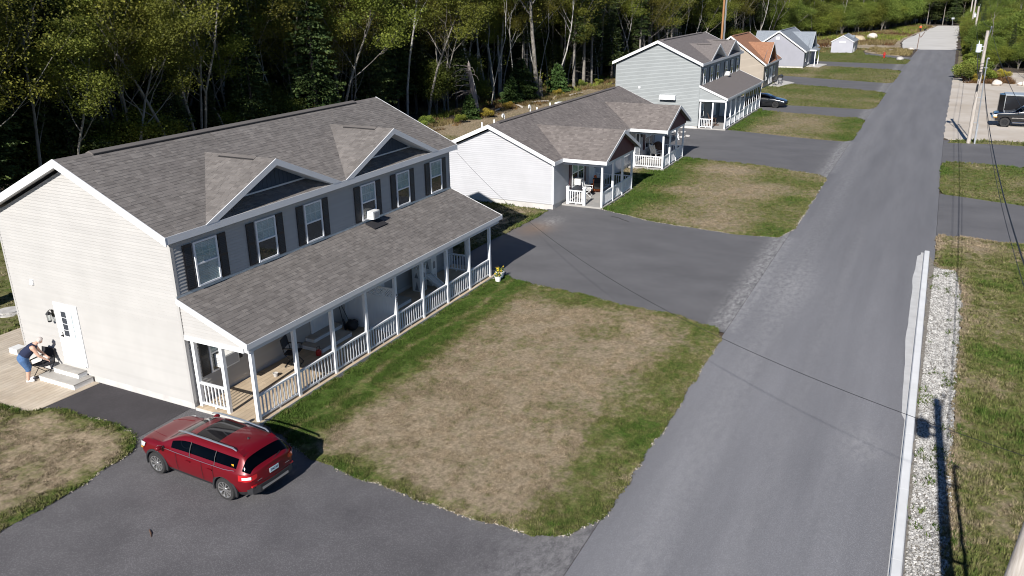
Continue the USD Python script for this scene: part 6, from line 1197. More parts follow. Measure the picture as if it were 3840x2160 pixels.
# white vent pipes behind the white house
def goose(label, x, y, h, hook=True):
    if hook: pts = [(x, y, -.05), (x, y, h)] + [(x - .16 + .16 * math.cos(a), y + .03 * math.sin(a), h + .16 * math.sin(a)) for a in np.linspace(.2, PI, 8)] + [(x - .32, y, h - .12)]
    else: pts = [(x, y, -.05), (x, y, h)]
    put(None, "vent_pipe", MB().tube(pts, .075, 10), "pvc_pipe", label=label, cat="pipe", smooth=50)
goose("white hooked vent pipe behind the roof of the white house, the nearer hook", 46.3, 13, 2.22); goose("white hooked vent pipe behind the roof of the white house, the farther hook", 51.4, 13, 2.35)
goose("straight white pipe nearest the white gable", 42.4, 13, 2.25, False); goose("straight white pipe just before the nearer hooked pipe", 44.5, 13, 2.18, False); goose("straight white pipe close beside the farther hooked pipe", 52.8, 13, 2.17, False); goose("straight white pipe beyond the farther hooked pipe", 55.7, 13, 2.23, False)
put(None, "tank_lid", MB().box(57.2, 58.1, 12.6, 13.2, 1.9, 2.05).box(57.6, 57.7, 12.8, 13.0, -.05, 1.9), "pvc_pipe", label="white box on a post at the far end of the row of vent pipes", cat="box")
# propane tank and well cover behind the cream house
tk = thing("propane_tank", "white propane tank showing past the left corner of the cream house", "tank", (2.0, 14.9, 0), .1); put(tk, "tank", MB().lathe([(0, -1.5), (.25, -1.47), (.42, -1.35), (.48, -1.15), (.48, 1.15), (.42, 1.35), (.25, 1.47), (0, 1.5)], (0, 0, .85), 'x', 20), "white_paint", smooth=40)
for x in (-.9, .9): put(tk, "leg", MB().box(x - .08, x + .08, -.3, .3, 0, .45), "concrete")
put(tk, "dome", MB().lathe([(.16, 0), (.16, .12), (.1, .2), (0, .22)], (0, 0, 1.3), 'z', 12), "white_paint")
wl = thing("well_cover", "round concrete well cover in the grass behind the patio", "cover", (2.83, 13.4, 0)); put(wl, "ring", MB().lathe([(.6, -.05), (.6, .06), (0, .061)], (0, 0, 0), 'z', 24), "concrete"); put(wl, "lid", MB().lathe([(.38, .061), (.38, .10), (0, .101)], (0, 0, 0), 'z', 24), "stone_grey")
put(None, "white_box", MB().box(.25, .62, 9.0, 9.45, 0.017, .22), "plastic_white", label="white box lying on the patio beyond the bending woman", cat="box")
put(None, "dog_bowl", MB().lathe([(0, .017), (.15, .017), (.13, .10), (.11, .10), (.1, .05), (0, .05)], (-.42, 6.05, 0), 'z', 14), "plastic_white", label="white bowl on the patio between the black chair and the steps", cat="bowl")
# hydrant, boulders, mailbox, sand heap at the end of the street
hy = thing("fire_hydrant", "red fire hydrant on the far lawn near the shed", "fire hydrant", (150.3, -9.9, 0)); put(hy, "barrel", MB().lathe([(.2, 0), (.2, .06), (.15, .07), (.15, .75), (.19, .76), (.19, .82), (.15, .9), (.08, 1.02), (0, 1.05)], (0, 0, 0), 'z', 14), "red_paint", smooth=40)
put(hy, "nozzle", MB().lathe([(.08, -.26), (.08, .26), (0, .26)], (0, 0, .58), 'y', 10).lathe([(.1, 0), (.1, -.28), (0, -.28)], (0, 0, .55), 'x', 10), "red_paint"); 
def boulder(label, c, r, seed, m="stone_grey"): v, f = blob((0, 0, r[2] * .7), r, seed, .22, 3); t = put(None, "boulder", (v + c, f), m, label=label, cat="boulder", smooth=35); return t
boulder("grey boulder at the corner of the far lawn beside the street", (146.3, -12.7, 0), (.85, .62, .36), 3); boulder("big pale pinkish boulder in the weedy clearing behind the shed", (211, -3.3, 0), (1.45, 1.15, .85), 4, "stone_pink"); boulder("flat pale boulder at the foot of the leaning mailbox post", (173.2, -13.4, 0), (.7, .55, .28), 5, "stone_pink"); boulder("pale sandstone boulder at the edge of the gravel lot", (108.3, -25.9, 0), (.8, .6, .4), 6, "stone_pink")
for i in range(6):
    q = np.random.default_rng(70 + i); boulder("pale rock in the low heap at the right end of the brush mound", (109.2 - i * .35, -28.6 - i * .45, 0), q.uniform(.25, .5, 3) * [1, 1, .8], 40 + i, "stone_pink"); setd(stage.GetPrimAtPath("/World/boulder_%03d" % (4 + i)), group="rocks of the low heap by the lot")
v, f = blob((203, -.4, 0), (3.6, 2.2, 1.3), 8, .2, 4); put(None, "sand_heap", (v, f), "sand", label="heap of tan sand behind the shed", cat="sand heap", smooth=60)
mb_ = thing("mailbox_post", "dark leaning post with crossed arm at the end of the asphalt", "post", (171.2, -14.5, 0)); put(mb_, "post", MB().bar((0, 0, 0), (.25, -.12, 3.3), .13), "wood_brown"); put(mb_, "arm", MB().bar((.25, -.35, 2.5), (.4, -.95, 3.5), .10).bar((.22, -.1, 2.9), (.3, -.5, 2.6), .07), "wood_brown")
put(None, "road_sign", MB().tube([(289, -20.6, 0), (289, -20.6, 2.1)], .05, 6).box(288.95, 289.0, -21.0, -20.2, 2.1, 2.6), "galvanised", label="small pale sign on a post at the far end of the gravel road", cat="sign")
for i, (x0, y0, l, a) in enumerate(((74.5, 21.0, 3.2, .3), (70.2, 22.0, 2.6, -.5), (62.8, 22.6, 2.4, .1), (78.5, 20.6, 2.8, -.2), (66.5, 21.2, 2.0, .8))):
    put(None, "fallen_log", MB().tube([(x0, y0, .1), (x0 + l * math.cos(a) * .5, y0 + l * math.sin(a) * .5, .16), (x0 + l * math.cos(a), y0 + l * math.sin(a), .12)], [.11, .10, .07], 8), "wood_weathered", label=["pale fallen log beside the broken pair of trunks", "grey fallen log left of the broken trunks", "short fallen log near the foot of the dead snag", "fallen log nearest the sage green house", "short log in the brush behind the vent pipes"][i], cat="log")
# ================================================================ people
import manifold3d as m3
def limb(joints, bones, refine=.03, it=8):
    """joints {name: (xyz, r)}; every bone is the hull of its two spheres"""
    out = None
    for a, b in bones:
        (p, r), (q, s) = joints[a], joints[b]
        h = m3.Manifold.batch_hull([m3.Manifold.sphere(r, 16).translate(list(map(float, p))), m3.Manifold.sphere(s, 16).translate(list(map(float, q)))])
        out = h if out is None else out + h
    m = out.refine_to_length(refine).to_mesh(); t = trimesh.Trimesh(m.vert_properties[:, :3], m.tri_verts, process=True); trimesh.smoothing.filter_taubin(t, iterations=it); return t
def hand(wrist, d, down, side, r=.0085):
    """a palm and five bent fingers; d points along the fingers, down is where the palm faces"""
    d, down = np.array(d, float), np.array(down, float); d /= np.linalg.norm(d); down -= d * np.dot(d, down); down /= np.linalg.norm(down); ac = np.cross(d, down) * side; w = np.asarray(wrist, float); J = {}; Bn = []
    J["w"] = (w, .027); 
    for i, k in enumerate((-1.5, -.5, .5, 1.5)):
        J["k%d" % i] = (w + d * (.085 - .006 * abs(k)) + ac * k * .021, .0125); Bn.append(("w", "k%d" % i)); L = (.062, .074, .07, .055)[i]; p = J["k%d" % i][0]
        for s, (fr, bend) in enumerate(((.45, .25), (.33, .7), (.25, 1.1))):
            p = p + L * fr * 1.05 * (d * math.cos(bend) + down * math.sin(bend)); J["f%d%d" % (i, s)] = (p, r - .0008 * s); Bn.append((("k%d" % i) if s == 0 else "f%d%d" % (i, s - 1), "f%d%d" % (i, s)))
    for a, b in (("k0", "k1"), ("k1", "k2"), ("k2", "k3")): Bn.append((a, b))
    t0 = w + d * .03 - ac * .026; t1 = t0 + d * .035 - ac * .026 + down * .012; t2 = t1 + d * .03 + down * .018; J["t0"], J["t1"], J["t2"] = (t0, .013), (t1, .0105), (t2, .0085); Bn += [("w", "t0"), ("t0", "t1"), ("t1", "t2")]
    return J, Bn
pw = thing("person", "woman with grey hair in a navy top and denim shorts bending over a black chair", "person", (-.92, 6.62, .017), math.radians(-38))
# local axes: x ahead of her, y to her left, z up
J = {"pel": ((-.06, 0, .84), .155), "bel": ((.05, 0, .98), .165), "che": ((.24, 0, 1.14), .15), "neb": ((.36, 0, 1.25), .085), "nec": ((.43, 0, 1.30), .058)}
for s, n in ((1, "l"), (-1, "r")):
    J["hip" + n] = ((-.05, s * .10, .80), .125); J["kne" + n] = ((.05, s * .10, .47), .075); J["ank" + n] = ((-.02, s * .10, .09), .045); J["toe" + n] = ((.12, s * .115, .045), .036); J["hee" + n] = ((-.05, s * .10, .045), .036)
    J["sho" + n] = ((.32, s * .19, 1.20), .072); J["elb" + n] = ((.44, s * .23, .92), .045); J["wri" + n] = ((.62, s * .16, .73), .029)
body = limb(J, [("pel", "bel"), ("bel", "che"), ("che", "neb"), ("neb", "nec")] + [(a + n, b + n) for n in "lr" for a, b in (("hip", "kne"), ("kne", "ank"), ("hee", "toe"), ("ank", "hee"), ("sho", "elb"), ("elb", "wri"))] + [("pel", "hip" + n) for n in "lr"] + [("che", "sho" + n) for n in "lr"], .014, 10)
hd = trimesh.creation.icosphere(4); hv = hd.vertices * [.088, .074, .108]; hv[:, 0] += np.where(hv[:, 2] < -.02, .014, 0); front = hv[:, 0] > .05
hv[:, 0] += .022 * np.exp(-((hv[:, 1]) / .013) ** 2 - ((hv[:, 2] + .005) / .02) ** 2) * front - .010 * (np.exp(-((np.abs(hv[:, 1]) - .03) / .013) ** 2 - ((hv[:, 2] - .018) / .012) ** 2)) * front + .006 * np.exp(-(hv[:, 1] / .025) ** 2 - ((hv[:, 2] + .05) / .008) ** 2) * front
ear = np.exp(-((hv[:, 0] + .005) / .018) ** 2 - (hv[:, 2] / .026) ** 2); hv[:, 1] += np.sign(hv[:, 1]) * .018 * ear * (np.abs(hv[:, 1]) > .05)
a = math.radians(48); Ry = np.array([[math.cos(a), 0, math.sin(a)], [0, 1, 0], [-math.sin(a), 0, math.cos(a)]]); HC = np.array([.53, 0, 1.375]); hw_ = hv @ Ry.T + HC
parts_ = [body, trimesh.Trimesh(hw_, hd.faces)]
for s, n in ((1, "l"), (-1, "r")):
    hj, hb = hand((.62, s * .16, .73), (.75, -s * .2, -.62), (-.4, 0, -.9), s); parts_.append(limb(hj, hb, .006, 4))
bm = m3.Manifold()
mm = trimesh.util.concatenate(parts_); put(pw, "body", (mm.vertices, mm.faces), "skin", smooth=60)
def cloth(src, keep, off, name, m_):
    n = src.vertex_normals; ok = keep(src.vertices); f = src.faces[ok[src.faces].all(1)]; u, inv = np.unique(f, return_inverse=True); v = src.vertices[u] + n[u] * off
    put(pw, name, (v, inv.reshape(-1, 3)), m_, smooth=60)
arm_d = lambda v: np.minimum(np.linalg.norm(np.cross(v - J["shol"][0], np.array(J["elbl"][0]) - J["shol"][0]), axis=1), np.linalg.norm(np.cross(v - J["shor"][0], np.array(J["elbr"][0]) - J["shor"][0]), axis=1)) / .31
torso = lambda v: ((v[:, 0] * .62 + v[:, 2] * .78 > .70) & (np.abs(v[:, 1]) < .215) & (v[:, 0] * .6 + v[:, 2] * .8 < 1.245) & ~((v[:, 0] > .34) & (v[:, 2] < 1.1) & (np.abs(v[:, 1]) > .12)) & ~((arm_d(v) < .078) & (v[:, 0] > .2) & (np.abs(v[:, 1]) > .15)))
cloth(body, torso, .014, "top", "cloth_navy")
cloth(body, lambda v: (v[:, 0] * .62 + v[:, 2] * .78 < .735) & (v[:, 2] > .40) & (v[:, 0] < .32), .016, "shorts", "cloth_denim")
cloth(body, lambda v: (v[:, 2] < .085), .010, "shoes", "shoe_white")
hh = trimesh.Trimesh(hv, hd.faces); keep = (hv[:, 0] < .035 + .3 * np.maximum(hv[:, 2] - .05, 0)) & (hv[:, 2] > -.05 - .3 * hv[:, 0] * 0); kf = hd.faces[keep[hd.faces].all(1)]; u, inv = np.unique(kf, return_inverse=True)
put(pw, "hair", ((hv[u] + hh.vertex_normals[u] * (.014 + .006 * meshkit.noise(hv[u] * 60))[:, None]) @ Ry.T + HC, inv.reshape(-1, 3)), "hair_grey", smooth=60)
# a walker in orange and a dog far down the gravel road
pf = thing("person", "distant walker in an orange top at the edge of the gravel road", "person", (251.5, -12.7, 0), PI)
K = {"pel": ((0, 0, .95), .14), "che": ((0, 0, 1.3), .15), "nec": ((0, 0, 1.5), .06), "head0": ((.02, 0, 1.62), .09), "head1": ((.02, 0, 1.70), .09)}
for s, n in ((1, "l"), (-1, "r")): K["hip" + n] = ((0, s * .1, .9), .11); K["kne" + n] = ((s * .12, s * .1, .5), .07); K["ank" + n] = ((s * .2 - .05, s * .1, .06), .05); K["sho" + n] = ((0, s * .2, 1.42), .06); K["elb" + n] = ((-s * .08, s * .25, 1.15), .045); K["wri" + n] = ((-s * .02 + .1, s * .25, .92), .035)
fb_ = limb(K, [("pel", "che"), ("che", "nec"), ("nec", "head0"), ("head0", "head1")] + [(a + n, b + n) for n in "lr" for a, b in (("hip", "kne"), ("kne", "ank"), ("sho", "elb"), ("elb", "wri"))] + [("pel", "hip" + n) for n in "lr"] + [("che", "sho" + n) for n in "lr"], .06, 4)
put(pf, "body", (fb_.vertices, fb_.faces), "skin", smooth=60)
for nm, kp, m_ in (("top", lambda v: (v[:, 2] > .95) & (v[:, 2] < 1.5), "cloth_orange"), ("trousers", lambda v: v[:, 2] < .97, "fabric_black")):
    ok = kp(fb_.vertices); f = fb_.faces[ok[fb_.faces].all(1)]; u, inv = np.unique(f, return_inverse=True); put(pf, nm, (fb_.vertices[u] + fb_.vertex_normals[u] * .03, inv.reshape(-1, 3)), m_, smooth=60)
Dg = {"rump": ((-.3, 0, .5), .13), "chest": ((.25, 0, .5), .16), "neck": ((.42, 0, .68), .09), "head": ((.52, 0, .76), .085), "nose": ((.68, 0, .72), .04), "t0": ((-.4, 0, .55), .04), "t1": ((-.62, 0, .7), .02)}; bn = [("rump", "chest"), ("chest", "neck"), ("neck", "head"), ("head", "nose"), ("rump", "t0"), ("t0", "t1")]
for s in (1, -1):
    i = "l" if s > 0 else "r"; Dg["fe" + i] = ((.24, s * .09, .36), .05); Dg["fw" + i] = ((.27, s * .09, .18), .032); Dg["fp" + i] = ((.29, s * .09, .03), .035); Dg["hk" + i] = ((-.22, s * .1, .34), .065); Dg["ho" + i] = ((-.38, s * .1, .19), .035); Dg["hp" + i] = ((-.34, s * .1, .03), .035); bn += [("chest", "fe" + i), ("fe" + i, "fw" + i), ("fw" + i, "fp" + i), ("rump", "hk" + i), ("hk" + i, "ho" + i), ("ho" + i, "hp" + i)]
    Dg["e0" + i] = ((.49, s * .06, .82), .025); Dg["e1" + i] = ((.47, s * .08, .88), .012); bn.append(("e0" + i, "e1" + i))
dg = limb(Dg, bn, .05, 4); do = thing("dog", "dark dog walking beside the distant walker", "dog", (252.8, -13.9, 0), PI * .8); put(do, "body", (dg.vertices, dg.faces), "fabric_black", smooth=60)
# ================================================================ trees and undergrowth
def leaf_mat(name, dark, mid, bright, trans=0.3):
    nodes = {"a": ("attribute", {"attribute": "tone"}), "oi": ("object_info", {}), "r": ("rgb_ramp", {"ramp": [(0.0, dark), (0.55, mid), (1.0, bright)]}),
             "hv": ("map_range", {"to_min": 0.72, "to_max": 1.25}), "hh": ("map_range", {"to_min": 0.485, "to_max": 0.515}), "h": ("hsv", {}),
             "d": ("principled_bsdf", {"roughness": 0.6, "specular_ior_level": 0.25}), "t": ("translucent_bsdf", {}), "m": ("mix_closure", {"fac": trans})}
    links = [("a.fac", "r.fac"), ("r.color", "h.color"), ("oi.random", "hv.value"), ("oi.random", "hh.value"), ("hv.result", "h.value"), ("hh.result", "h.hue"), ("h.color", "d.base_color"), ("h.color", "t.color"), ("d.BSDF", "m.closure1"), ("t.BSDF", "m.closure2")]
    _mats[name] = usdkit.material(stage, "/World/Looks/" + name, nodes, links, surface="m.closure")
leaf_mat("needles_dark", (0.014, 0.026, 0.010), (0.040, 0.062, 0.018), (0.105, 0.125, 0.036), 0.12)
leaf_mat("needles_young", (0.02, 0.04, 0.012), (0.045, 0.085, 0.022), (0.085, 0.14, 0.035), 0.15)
leaf_mat("leaf_olive", (0.055, 0.058, 0.010), (0.160, 0.155, 0.024), (0.30, 0.27, 0.045))
leaf_mat("leaf_green", (0.045, 0.068, 0.012), (0.150, 0.190, 0.034), (0.27, 0.31, 0.06))
leaf_mat("leaf_lime", (0.06, 0.078, 0.012), (0.175, 0.200, 0.030), (0.30, 0.32, 0.06))
leaf_mat("leaf_gold", (0.10, 0.075, 0.015), (0.24, 0.19, 0.03), (0.42, 0.33, 0.05))
leaf_mat("weed_straw", (0.10, 0.075, 0.03), (0.22, 0.165, 0.075), (0.34, 0.26, 0.13)); leaf_mat("weed_rust", (0.07, 0.04, 0.018), (0.15, 0.085, 0.035), (0.24, 0.14, 0.06))
mat("bark_dark", (0.045, 0.038, 0.032), rough=0.95, col2=(0.09, 0.08, 0.07), scale=5, space="object")
mat("bark_grey", (0.12, 0.105, 0.09), rough=0.9, col2=(0.26, 0.24, 0.21), scale=4, detail=6, space="object", stretch=(1, 1, .5))
mat("bark_white", (0.17, 0.155, 0.135), rough=0.8, col2=(0.48, 0.46, 0.42), scale=2.2, detail=6, space="object", stretch=(2, 2, .8))
mat("bark_snag", (0.20, 0.165, 0.15), rough=0.95, col2=(0.34, 0.29, 0.265), scale=6, space="object", stretch=(3, 3, .5))
def cards(c, size, r, up=0.5, elong=1.6, along=None):
    """leaf-sized diamonds about the points c"""
    n = len(c); a = r.normal(0, 1, (n, 3)); a[:, 2] *= .7
    if along is not None: a = along + .45 * a
    a /= np.linalg.norm(a, axis=1, keepdims=True); u = r.normal(0, 1, (n, 3)) + [0, 0, up]; b = np.cross(a, u); b /= np.maximum(np.linalg.norm(b, axis=1, keepdims=True), 1e-6)
    s = size * r.uniform(.6, 1.35, (n, 1)); A, Bv = a * s * elong / 2, b * s / 2
    v = np.stack([c - A, c - .1 * A + Bv, c + A, c - .1 * A - Bv], 1).reshape(-1, 3); i = 4 * np.arange(n)[:, None]; f = np.vstack([i + [0, 1, 2], i + [0, 2, 3]]); return v, f
def put_crown(parent, name, c, size, m_, r, tone, along=None, **kw):
    v, f = cards(c, size, r, along=along, **kw); return put(parent, name, (v, f), m_, attrs={"tone": np.repeat(np.clip(tone, 0, 1), 4)})
def hide(t, name, label, cat):
    setd(t, basename=name); return t
def branch_tree(r, H, fork=.35, spread=.5, r0=.125, levels=3, nlimb=5, lean=(0, 0), bare=.2, stems=1, tipjit=.9):
    """trunk and limbs as tubes; returns (MB, points near which leaves grow, their directions)"""
    mb = MB(); tips, dirs = [], []
    def grow(p, d, L, rad, lev):
        n = 6; pts = [p]; dd = d.copy()
        for i in range(n - 1):
            dd = dd + r.normal(0, .11 + .05 * lev, 3) * [1, 1, .5] + np.array([0, 0, .06 + .03 * lev]); dd /= np.linalg.norm(dd); pts.append(pts[-1] + dd * L / (n - 1))
        pts = np.array(pts); mb.tube(pts, np.linspace(rad, rad * (.45 if lev else .35), n), 7 if lev == 0 else 4 if lev > 1 else 5, cap=False)
        if lev >= levels:
            for q in (2, 3, 4, 5): tips.append(pts[q]); dirs.append(dd)
            return
        k = nlimb + (1 if lev == 0 else -1)
        for j in range(k):
            t = (fork + (1 - fork) * (j + r.uniform(.2, .8)) / k) if lev == 0 else r.uniform(.3, 1); i = min(int(t * (n - 1)), n - 2); q = pts[i] + (pts[i + 1] - pts[i]) * (t * (n - 1) - i)
            ax = r.normal(0, 1, 3); ax[2] = 0; ax /= np.linalg.norm(ax); nd = dd * (1 - spread * r.uniform(.7, 1.2)) + ax * spread * r.uniform(.8, 1.3) * (1.15 - .45 * t if lev == 0 else 1) + [0, 0, .12]; nd /= np.linalg.norm(nd)
            grow(q, nd, L * r.uniform(.34, .5) * (1.25 - .55 * t if lev == 0 else .95), rad * (1 - .6 * t) * .42, lev + 1)
        tips.append(pts[-1]); dirs.append(dd)
    for s in range(stems):
        d = np.array([lean[0], lean[1], 1.0]) + (r.normal(0, .16, 3) * [1, 1, 0] if stems > 1 else 0); d /= np.linalg.norm(d); grow(np.array([*(r.normal(0, .18, 2) if stems > 1 else (0, 0)), -.1]), d, H * (.78 if levels > 1 else .95) * r.uniform(.9, 1.05), r0 * (1 if stems == 1 else .75), 0)
    return mb, np.array(tips), np.array(dirs)
def deciduous(name, seed, H, bark, leaf, nleaf=5200, size=.085, cl=.52, top=0.0, **kw):
    r = np.random.default_rng(seed); t = thing(name, None, None); mb, tips, dirs = branch_tree(r, H, **kw)
    put(t, "trunk", mb, bark, smooth=True)
    tips = tips[tips[:, 2] > top * H]; clump = r.uniform(0, 1, len(tips)); w = r.random(len(tips)) > kw.get("bare", .2); tips, clump = tips[w], clump[w]
    nleaf = int(nleaf * 3.3); k = r.integers(0, len(tips), nleaf); c = tips[k] + r.normal(0, 1, (nleaf, 3)) * [cl, cl, cl * .42] * (.55 + .9 * r.random(len(tips)))[k][:, None]
    put_crown(t, "crown", c, size, leaf, r, .22 + .42 * clump[k] + r.normal(0, .11, nleaf)); return t
def spruce(name, seed, H, R, leaf, base=.12, n=3600, size=.125, bark="bark_dark", dead=True, dens=1.0):
    r = np.random.default_rng(seed); t = thing(name, None, None); mb = MB(); zt = np.linspace(-.1, H, 8); wob = r.normal(0, .03, (8, 2)).cumsum(0)
    mb.tube(np.c_[wob, zt], np.linspace(.018 * H * .6 + .03, .02, 8), 7, cap=False); C, Al, tn = [], [], []
    z = base * H
    while z < H - .15:
        L = R * (1 - z / H) ** .75 * r.uniform(.75, 1.15) + .12; m_ = max(4, int(7 * dens)); a0 = r.uniform(0, 6.3)
        for j in range(m_):
            if r.random() < .12: continue
            a = a0 + 2 * PI * j / m_ + r.normal(0, .2); l = L * r.uniform(.6, 1.12); d = np.array([math.cos(a), math.sin(a), 0]); k = max(7, int(l * 40 * dens)); s = np.sqrt(r.random(k)) * l; zz = z + r.normal(0, .07) + .10 * s - .22 * s * s / max(l, .6)
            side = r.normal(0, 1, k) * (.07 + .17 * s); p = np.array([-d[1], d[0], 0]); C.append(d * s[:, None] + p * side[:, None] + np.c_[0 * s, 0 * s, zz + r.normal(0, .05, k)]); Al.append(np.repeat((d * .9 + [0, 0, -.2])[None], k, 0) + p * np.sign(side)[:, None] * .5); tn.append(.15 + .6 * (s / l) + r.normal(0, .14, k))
        z += r.uniform(.24, .42) * (.6 + .4 * H / 14)
    if dead:
        for j in range(int(H * 1.6)):
            z = r.uniform(.04, base + .12) * H; a = r.uniform(0, 6.3); l = r.uniform(.4, 1.0) * R * .6; mb.tube([(0, 0, z), (math.cos(a) * l * .6, math.sin(a) * l * .6, z + .02), (math.cos(a) * l, math.sin(a) * l, z - .18)], [.018, .012, .005], 3, cap=False)
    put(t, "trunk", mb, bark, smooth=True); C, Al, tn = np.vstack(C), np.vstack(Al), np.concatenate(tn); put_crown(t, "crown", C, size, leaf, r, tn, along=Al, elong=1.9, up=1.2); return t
def shrub(name, seed, R, H, leaf, n=5200, size=.075, stems=True):
    r = np.random.default_rng(seed); t = thing(name, None, None); mb = MB(); nl = 9; lob = np.c_[np.clip(r.normal(0, R * .45, (nl, 2)), -.75 * R, .75 * R), r.uniform(.3, .85, nl) * H]
    for l in lob: mb.tube([(l[0] * .15, l[1] * .15, -.05), (l[0] * .6, l[1] * .6, l[2] * .6), tuple(l)], [.03, .02, .008], 4, cap=False)
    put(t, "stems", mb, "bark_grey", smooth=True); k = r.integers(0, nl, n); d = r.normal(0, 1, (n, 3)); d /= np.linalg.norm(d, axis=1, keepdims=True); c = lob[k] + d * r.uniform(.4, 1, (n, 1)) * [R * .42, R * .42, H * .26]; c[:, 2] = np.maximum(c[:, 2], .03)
    put_crown(t, "foliage", c, size, leaf, r, .25 + .5 * r.random(nl)[k] + .2 * d[:, 2] + r.normal(0, .12, n)); return t
def stick_tree(name, seed, H, bark, leaf=None, **kw):
    r = np.random.default_rng(seed); t = thing(name, None, None); mb, tips, dirs = branch_tree(r, H, **kw); put(t, "trunk", mb, bark, smooth=True)
    if leaf:
        n = 900; k = r.integers(0, len(tips), n); put_crown(t, "crown", tips[k] + r.normal(0, .3, (n, 3)), .15, leaf, r, .5 + r.normal(0, .2, n))
    return t
# prototypes: each stands somewhere as the first of its kind
PR = {}
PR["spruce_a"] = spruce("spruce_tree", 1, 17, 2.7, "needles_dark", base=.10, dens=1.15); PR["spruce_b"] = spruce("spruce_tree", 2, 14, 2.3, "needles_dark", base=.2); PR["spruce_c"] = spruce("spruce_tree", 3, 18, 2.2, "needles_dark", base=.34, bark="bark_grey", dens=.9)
PR["maple_a"] = deciduous("broadleaf_tree", 4, 16, "bark_grey", "leaf_olive", nleaf=6500, fork=.3, spread=.55, stems=3, bare=.28); PR["maple_b"] = deciduous("broadleaf_tree", 5, 14, "bark_grey", "leaf_green", nleaf=6500, fork=.25, spread=.6); PR["maple_c"] = deciduous("broadleaf_tree", 6, 15, "bark_grey", "leaf_lime", nleaf=5200, fork=.35, spread=.5, bare=.3)
PR["birch_a"] = deciduous("birch_tree", 7, 18, "bark_white", "leaf_lime", nleaf=4200, fork=.5, spread=.42, r0=.12, cl=.6); PR["birch_b"] = deciduous("birch_tree", 8, 17, "bark_white", "leaf_olive", nleaf=3600, fork=.55, spread=.4, r0=.105, bare=.35, lean=(.06, -.03))
PR["pole_birch"] = deciduous("birch_tree", 9, 15, "bark_white", "leaf_green", nleaf=1600, fork=.7, spread=.35, r0=.07, levels=2, bare=.2)
PR["thicket_a"] = deciduous("small_tree", 10, 8, "bark_grey", "leaf_green", nleaf=5200, size=.13, fork=.15, spread=.55, stems=3, r0=.09, bare=.05, cl=.75); PR["thicket_b"] = deciduous("small_tree", 11, 7, "bark_grey", "leaf_lime", nleaf=5200, size=.13, fork=.12, spread=.6, stems=3, r0=.08, bare=.05, cl=.75)
PR["bare"] = stick_tree("bare_tree", 12, 15, "bark_grey", None, fork=.3, spread=.5, levels=3, r0=.13)
PR["young"] = spruce("young_spruce", 13, 3.2, 1.35, "needles_young", base=.03, size=.11, dead=False, dens=2.2); PR["bush_g"] = shrub("bush", 14, 1.3, 1.7, "leaf_green"); PR["bush_l"] = shrub("bush", 15, 1.2, 1.4, "leaf_lime"); PR["bush_gold"] = shrub("bush", 16, .9, 1.1, "leaf_gold", n=4200, size=.05)
first = {k: True for k in PR}
TREE_CAT = {"spruce_tree": "spruce", "broadleaf_tree": "tree", "birch_tree": "birch", "small_tree": "tree", "bare_tree": "tree", "young_spruce": "spruce", "bush": "bush"}
def plant(kind, x, y, label, s=1.0, rz=None, group=None, z=-.05, cat=None):
    p = PR[kind]; base = p.GetName().rsplit("_", 1)[0] if p.GetName()[-3:].isdigit() else p.GetName(); rz = RNG.uniform(0, 6.28) if rz is None else rz
    if first[kind]:
        first[kind] = False; xf = UsdGeom.Xformable(p); xf.ClearXformOpOrder(); m = Gf.Matrix4d().SetScale(Gf.Vec3d(s, s, s)) * Gf.Matrix4d().SetRotate(Gf.Rotation(Gf.Vec3d(0, 0, 1), math.degrees(rz))) * Gf.Matrix4d().SetTranslate(Gf.Vec3d(x, y, z)); xf.AddTransformOp(opSuffix="place").Set(m); p.RemoveProperty("xformOp:translate")
        setd(p, label=label, category=cat or TREE_CAT[base], group=group); PLACED.append((x, y)); return p
    PLACED.append((x, y)); return clone(p, (x, y, z), rz, s, label=label, group=group, name=base, cat=cat or TREE_CAT[base])
PLACED = []
def edge(x): return np.interp(x, [-40, 20, 50, 62, 75, 92, 120, 150, 190, 215, 250, 292, 300], [28, 26.5, 27, 26.5, 25, 22.5, 20, 19.5, 15, 9.5, -2, -10, -12])
# trees one can pick out
plant("maple_a", 21.5, 28.6, "large olive broadleaf tree with several pale stems behind the left end of the cream roof", 1.12, 1.0)
plant("birch_a", 54.2, 28.0, "tall straight white birch right of the cream house ridge", 1.1, .4)
plant("birch_b", 81.5, 23.5, "tall pale birch just left of the sage green house", 1.05, 2.0)
plant("young", 57.3, 22.6, "round young spruce in front of the dead snag", .82, 0); plant("young", 72.3, 24.2, "tall bushy young spruce beside the broken trunks", 1.55, 1); plant("young", 69.4, 24.0, "small dark young spruce left of the tall bushy one", 1.0, 2); plant("young", 80.3, 23.0, "young spruce at the wood edge near the sage green house", 1.2, 3)
plant("bush_l", 54.6, 22.2, "yellow green bush behind the white house's near gable", .6); plant("bush_gold", 65.0, 22.2, "small yellow bush behind the row of vent pipes", .8)
# the leaning white tree with bare limbs, the dead snag and the broken pair
def custom_tree(name, label, cat, loc, limbs, bark, leaf=None, nleaf=0, cl=.5, seed=1):
    t = thing(name, label, cat, loc); r = np.random.default_rng(seed); ends = []
    for i, (pts, ra, rb) in enumerate(limbs):
        pts = np.array(pts, float); k = np.linspace(0, 1, len(pts)); q = np.linspace(0, 1, 3 * len(pts)); P_ = np.stack([np.interp(q, k, pts[:, j]) for j in range(3)], 1) + r.normal(0, .02, (len(q), 3)); P_[0] = pts[0]
        put(t, "trunk" if i == 0 else "limb", MB().tube(P_, np.linspace(ra, rb, len(q)), 9 if i == 0 else 6, cap=True), bark, smooth=50); ends += list(P_[len(q) // 2:])
    if leaf: ends = np.array(ends); k = r.integers(0, len(ends), nleaf); put_crown(t, "crown", ends[k] + r.normal(0, cl, (nleaf, 3)), .16, leaf, r, .45 + r.normal(0, .2, nleaf))
    return t
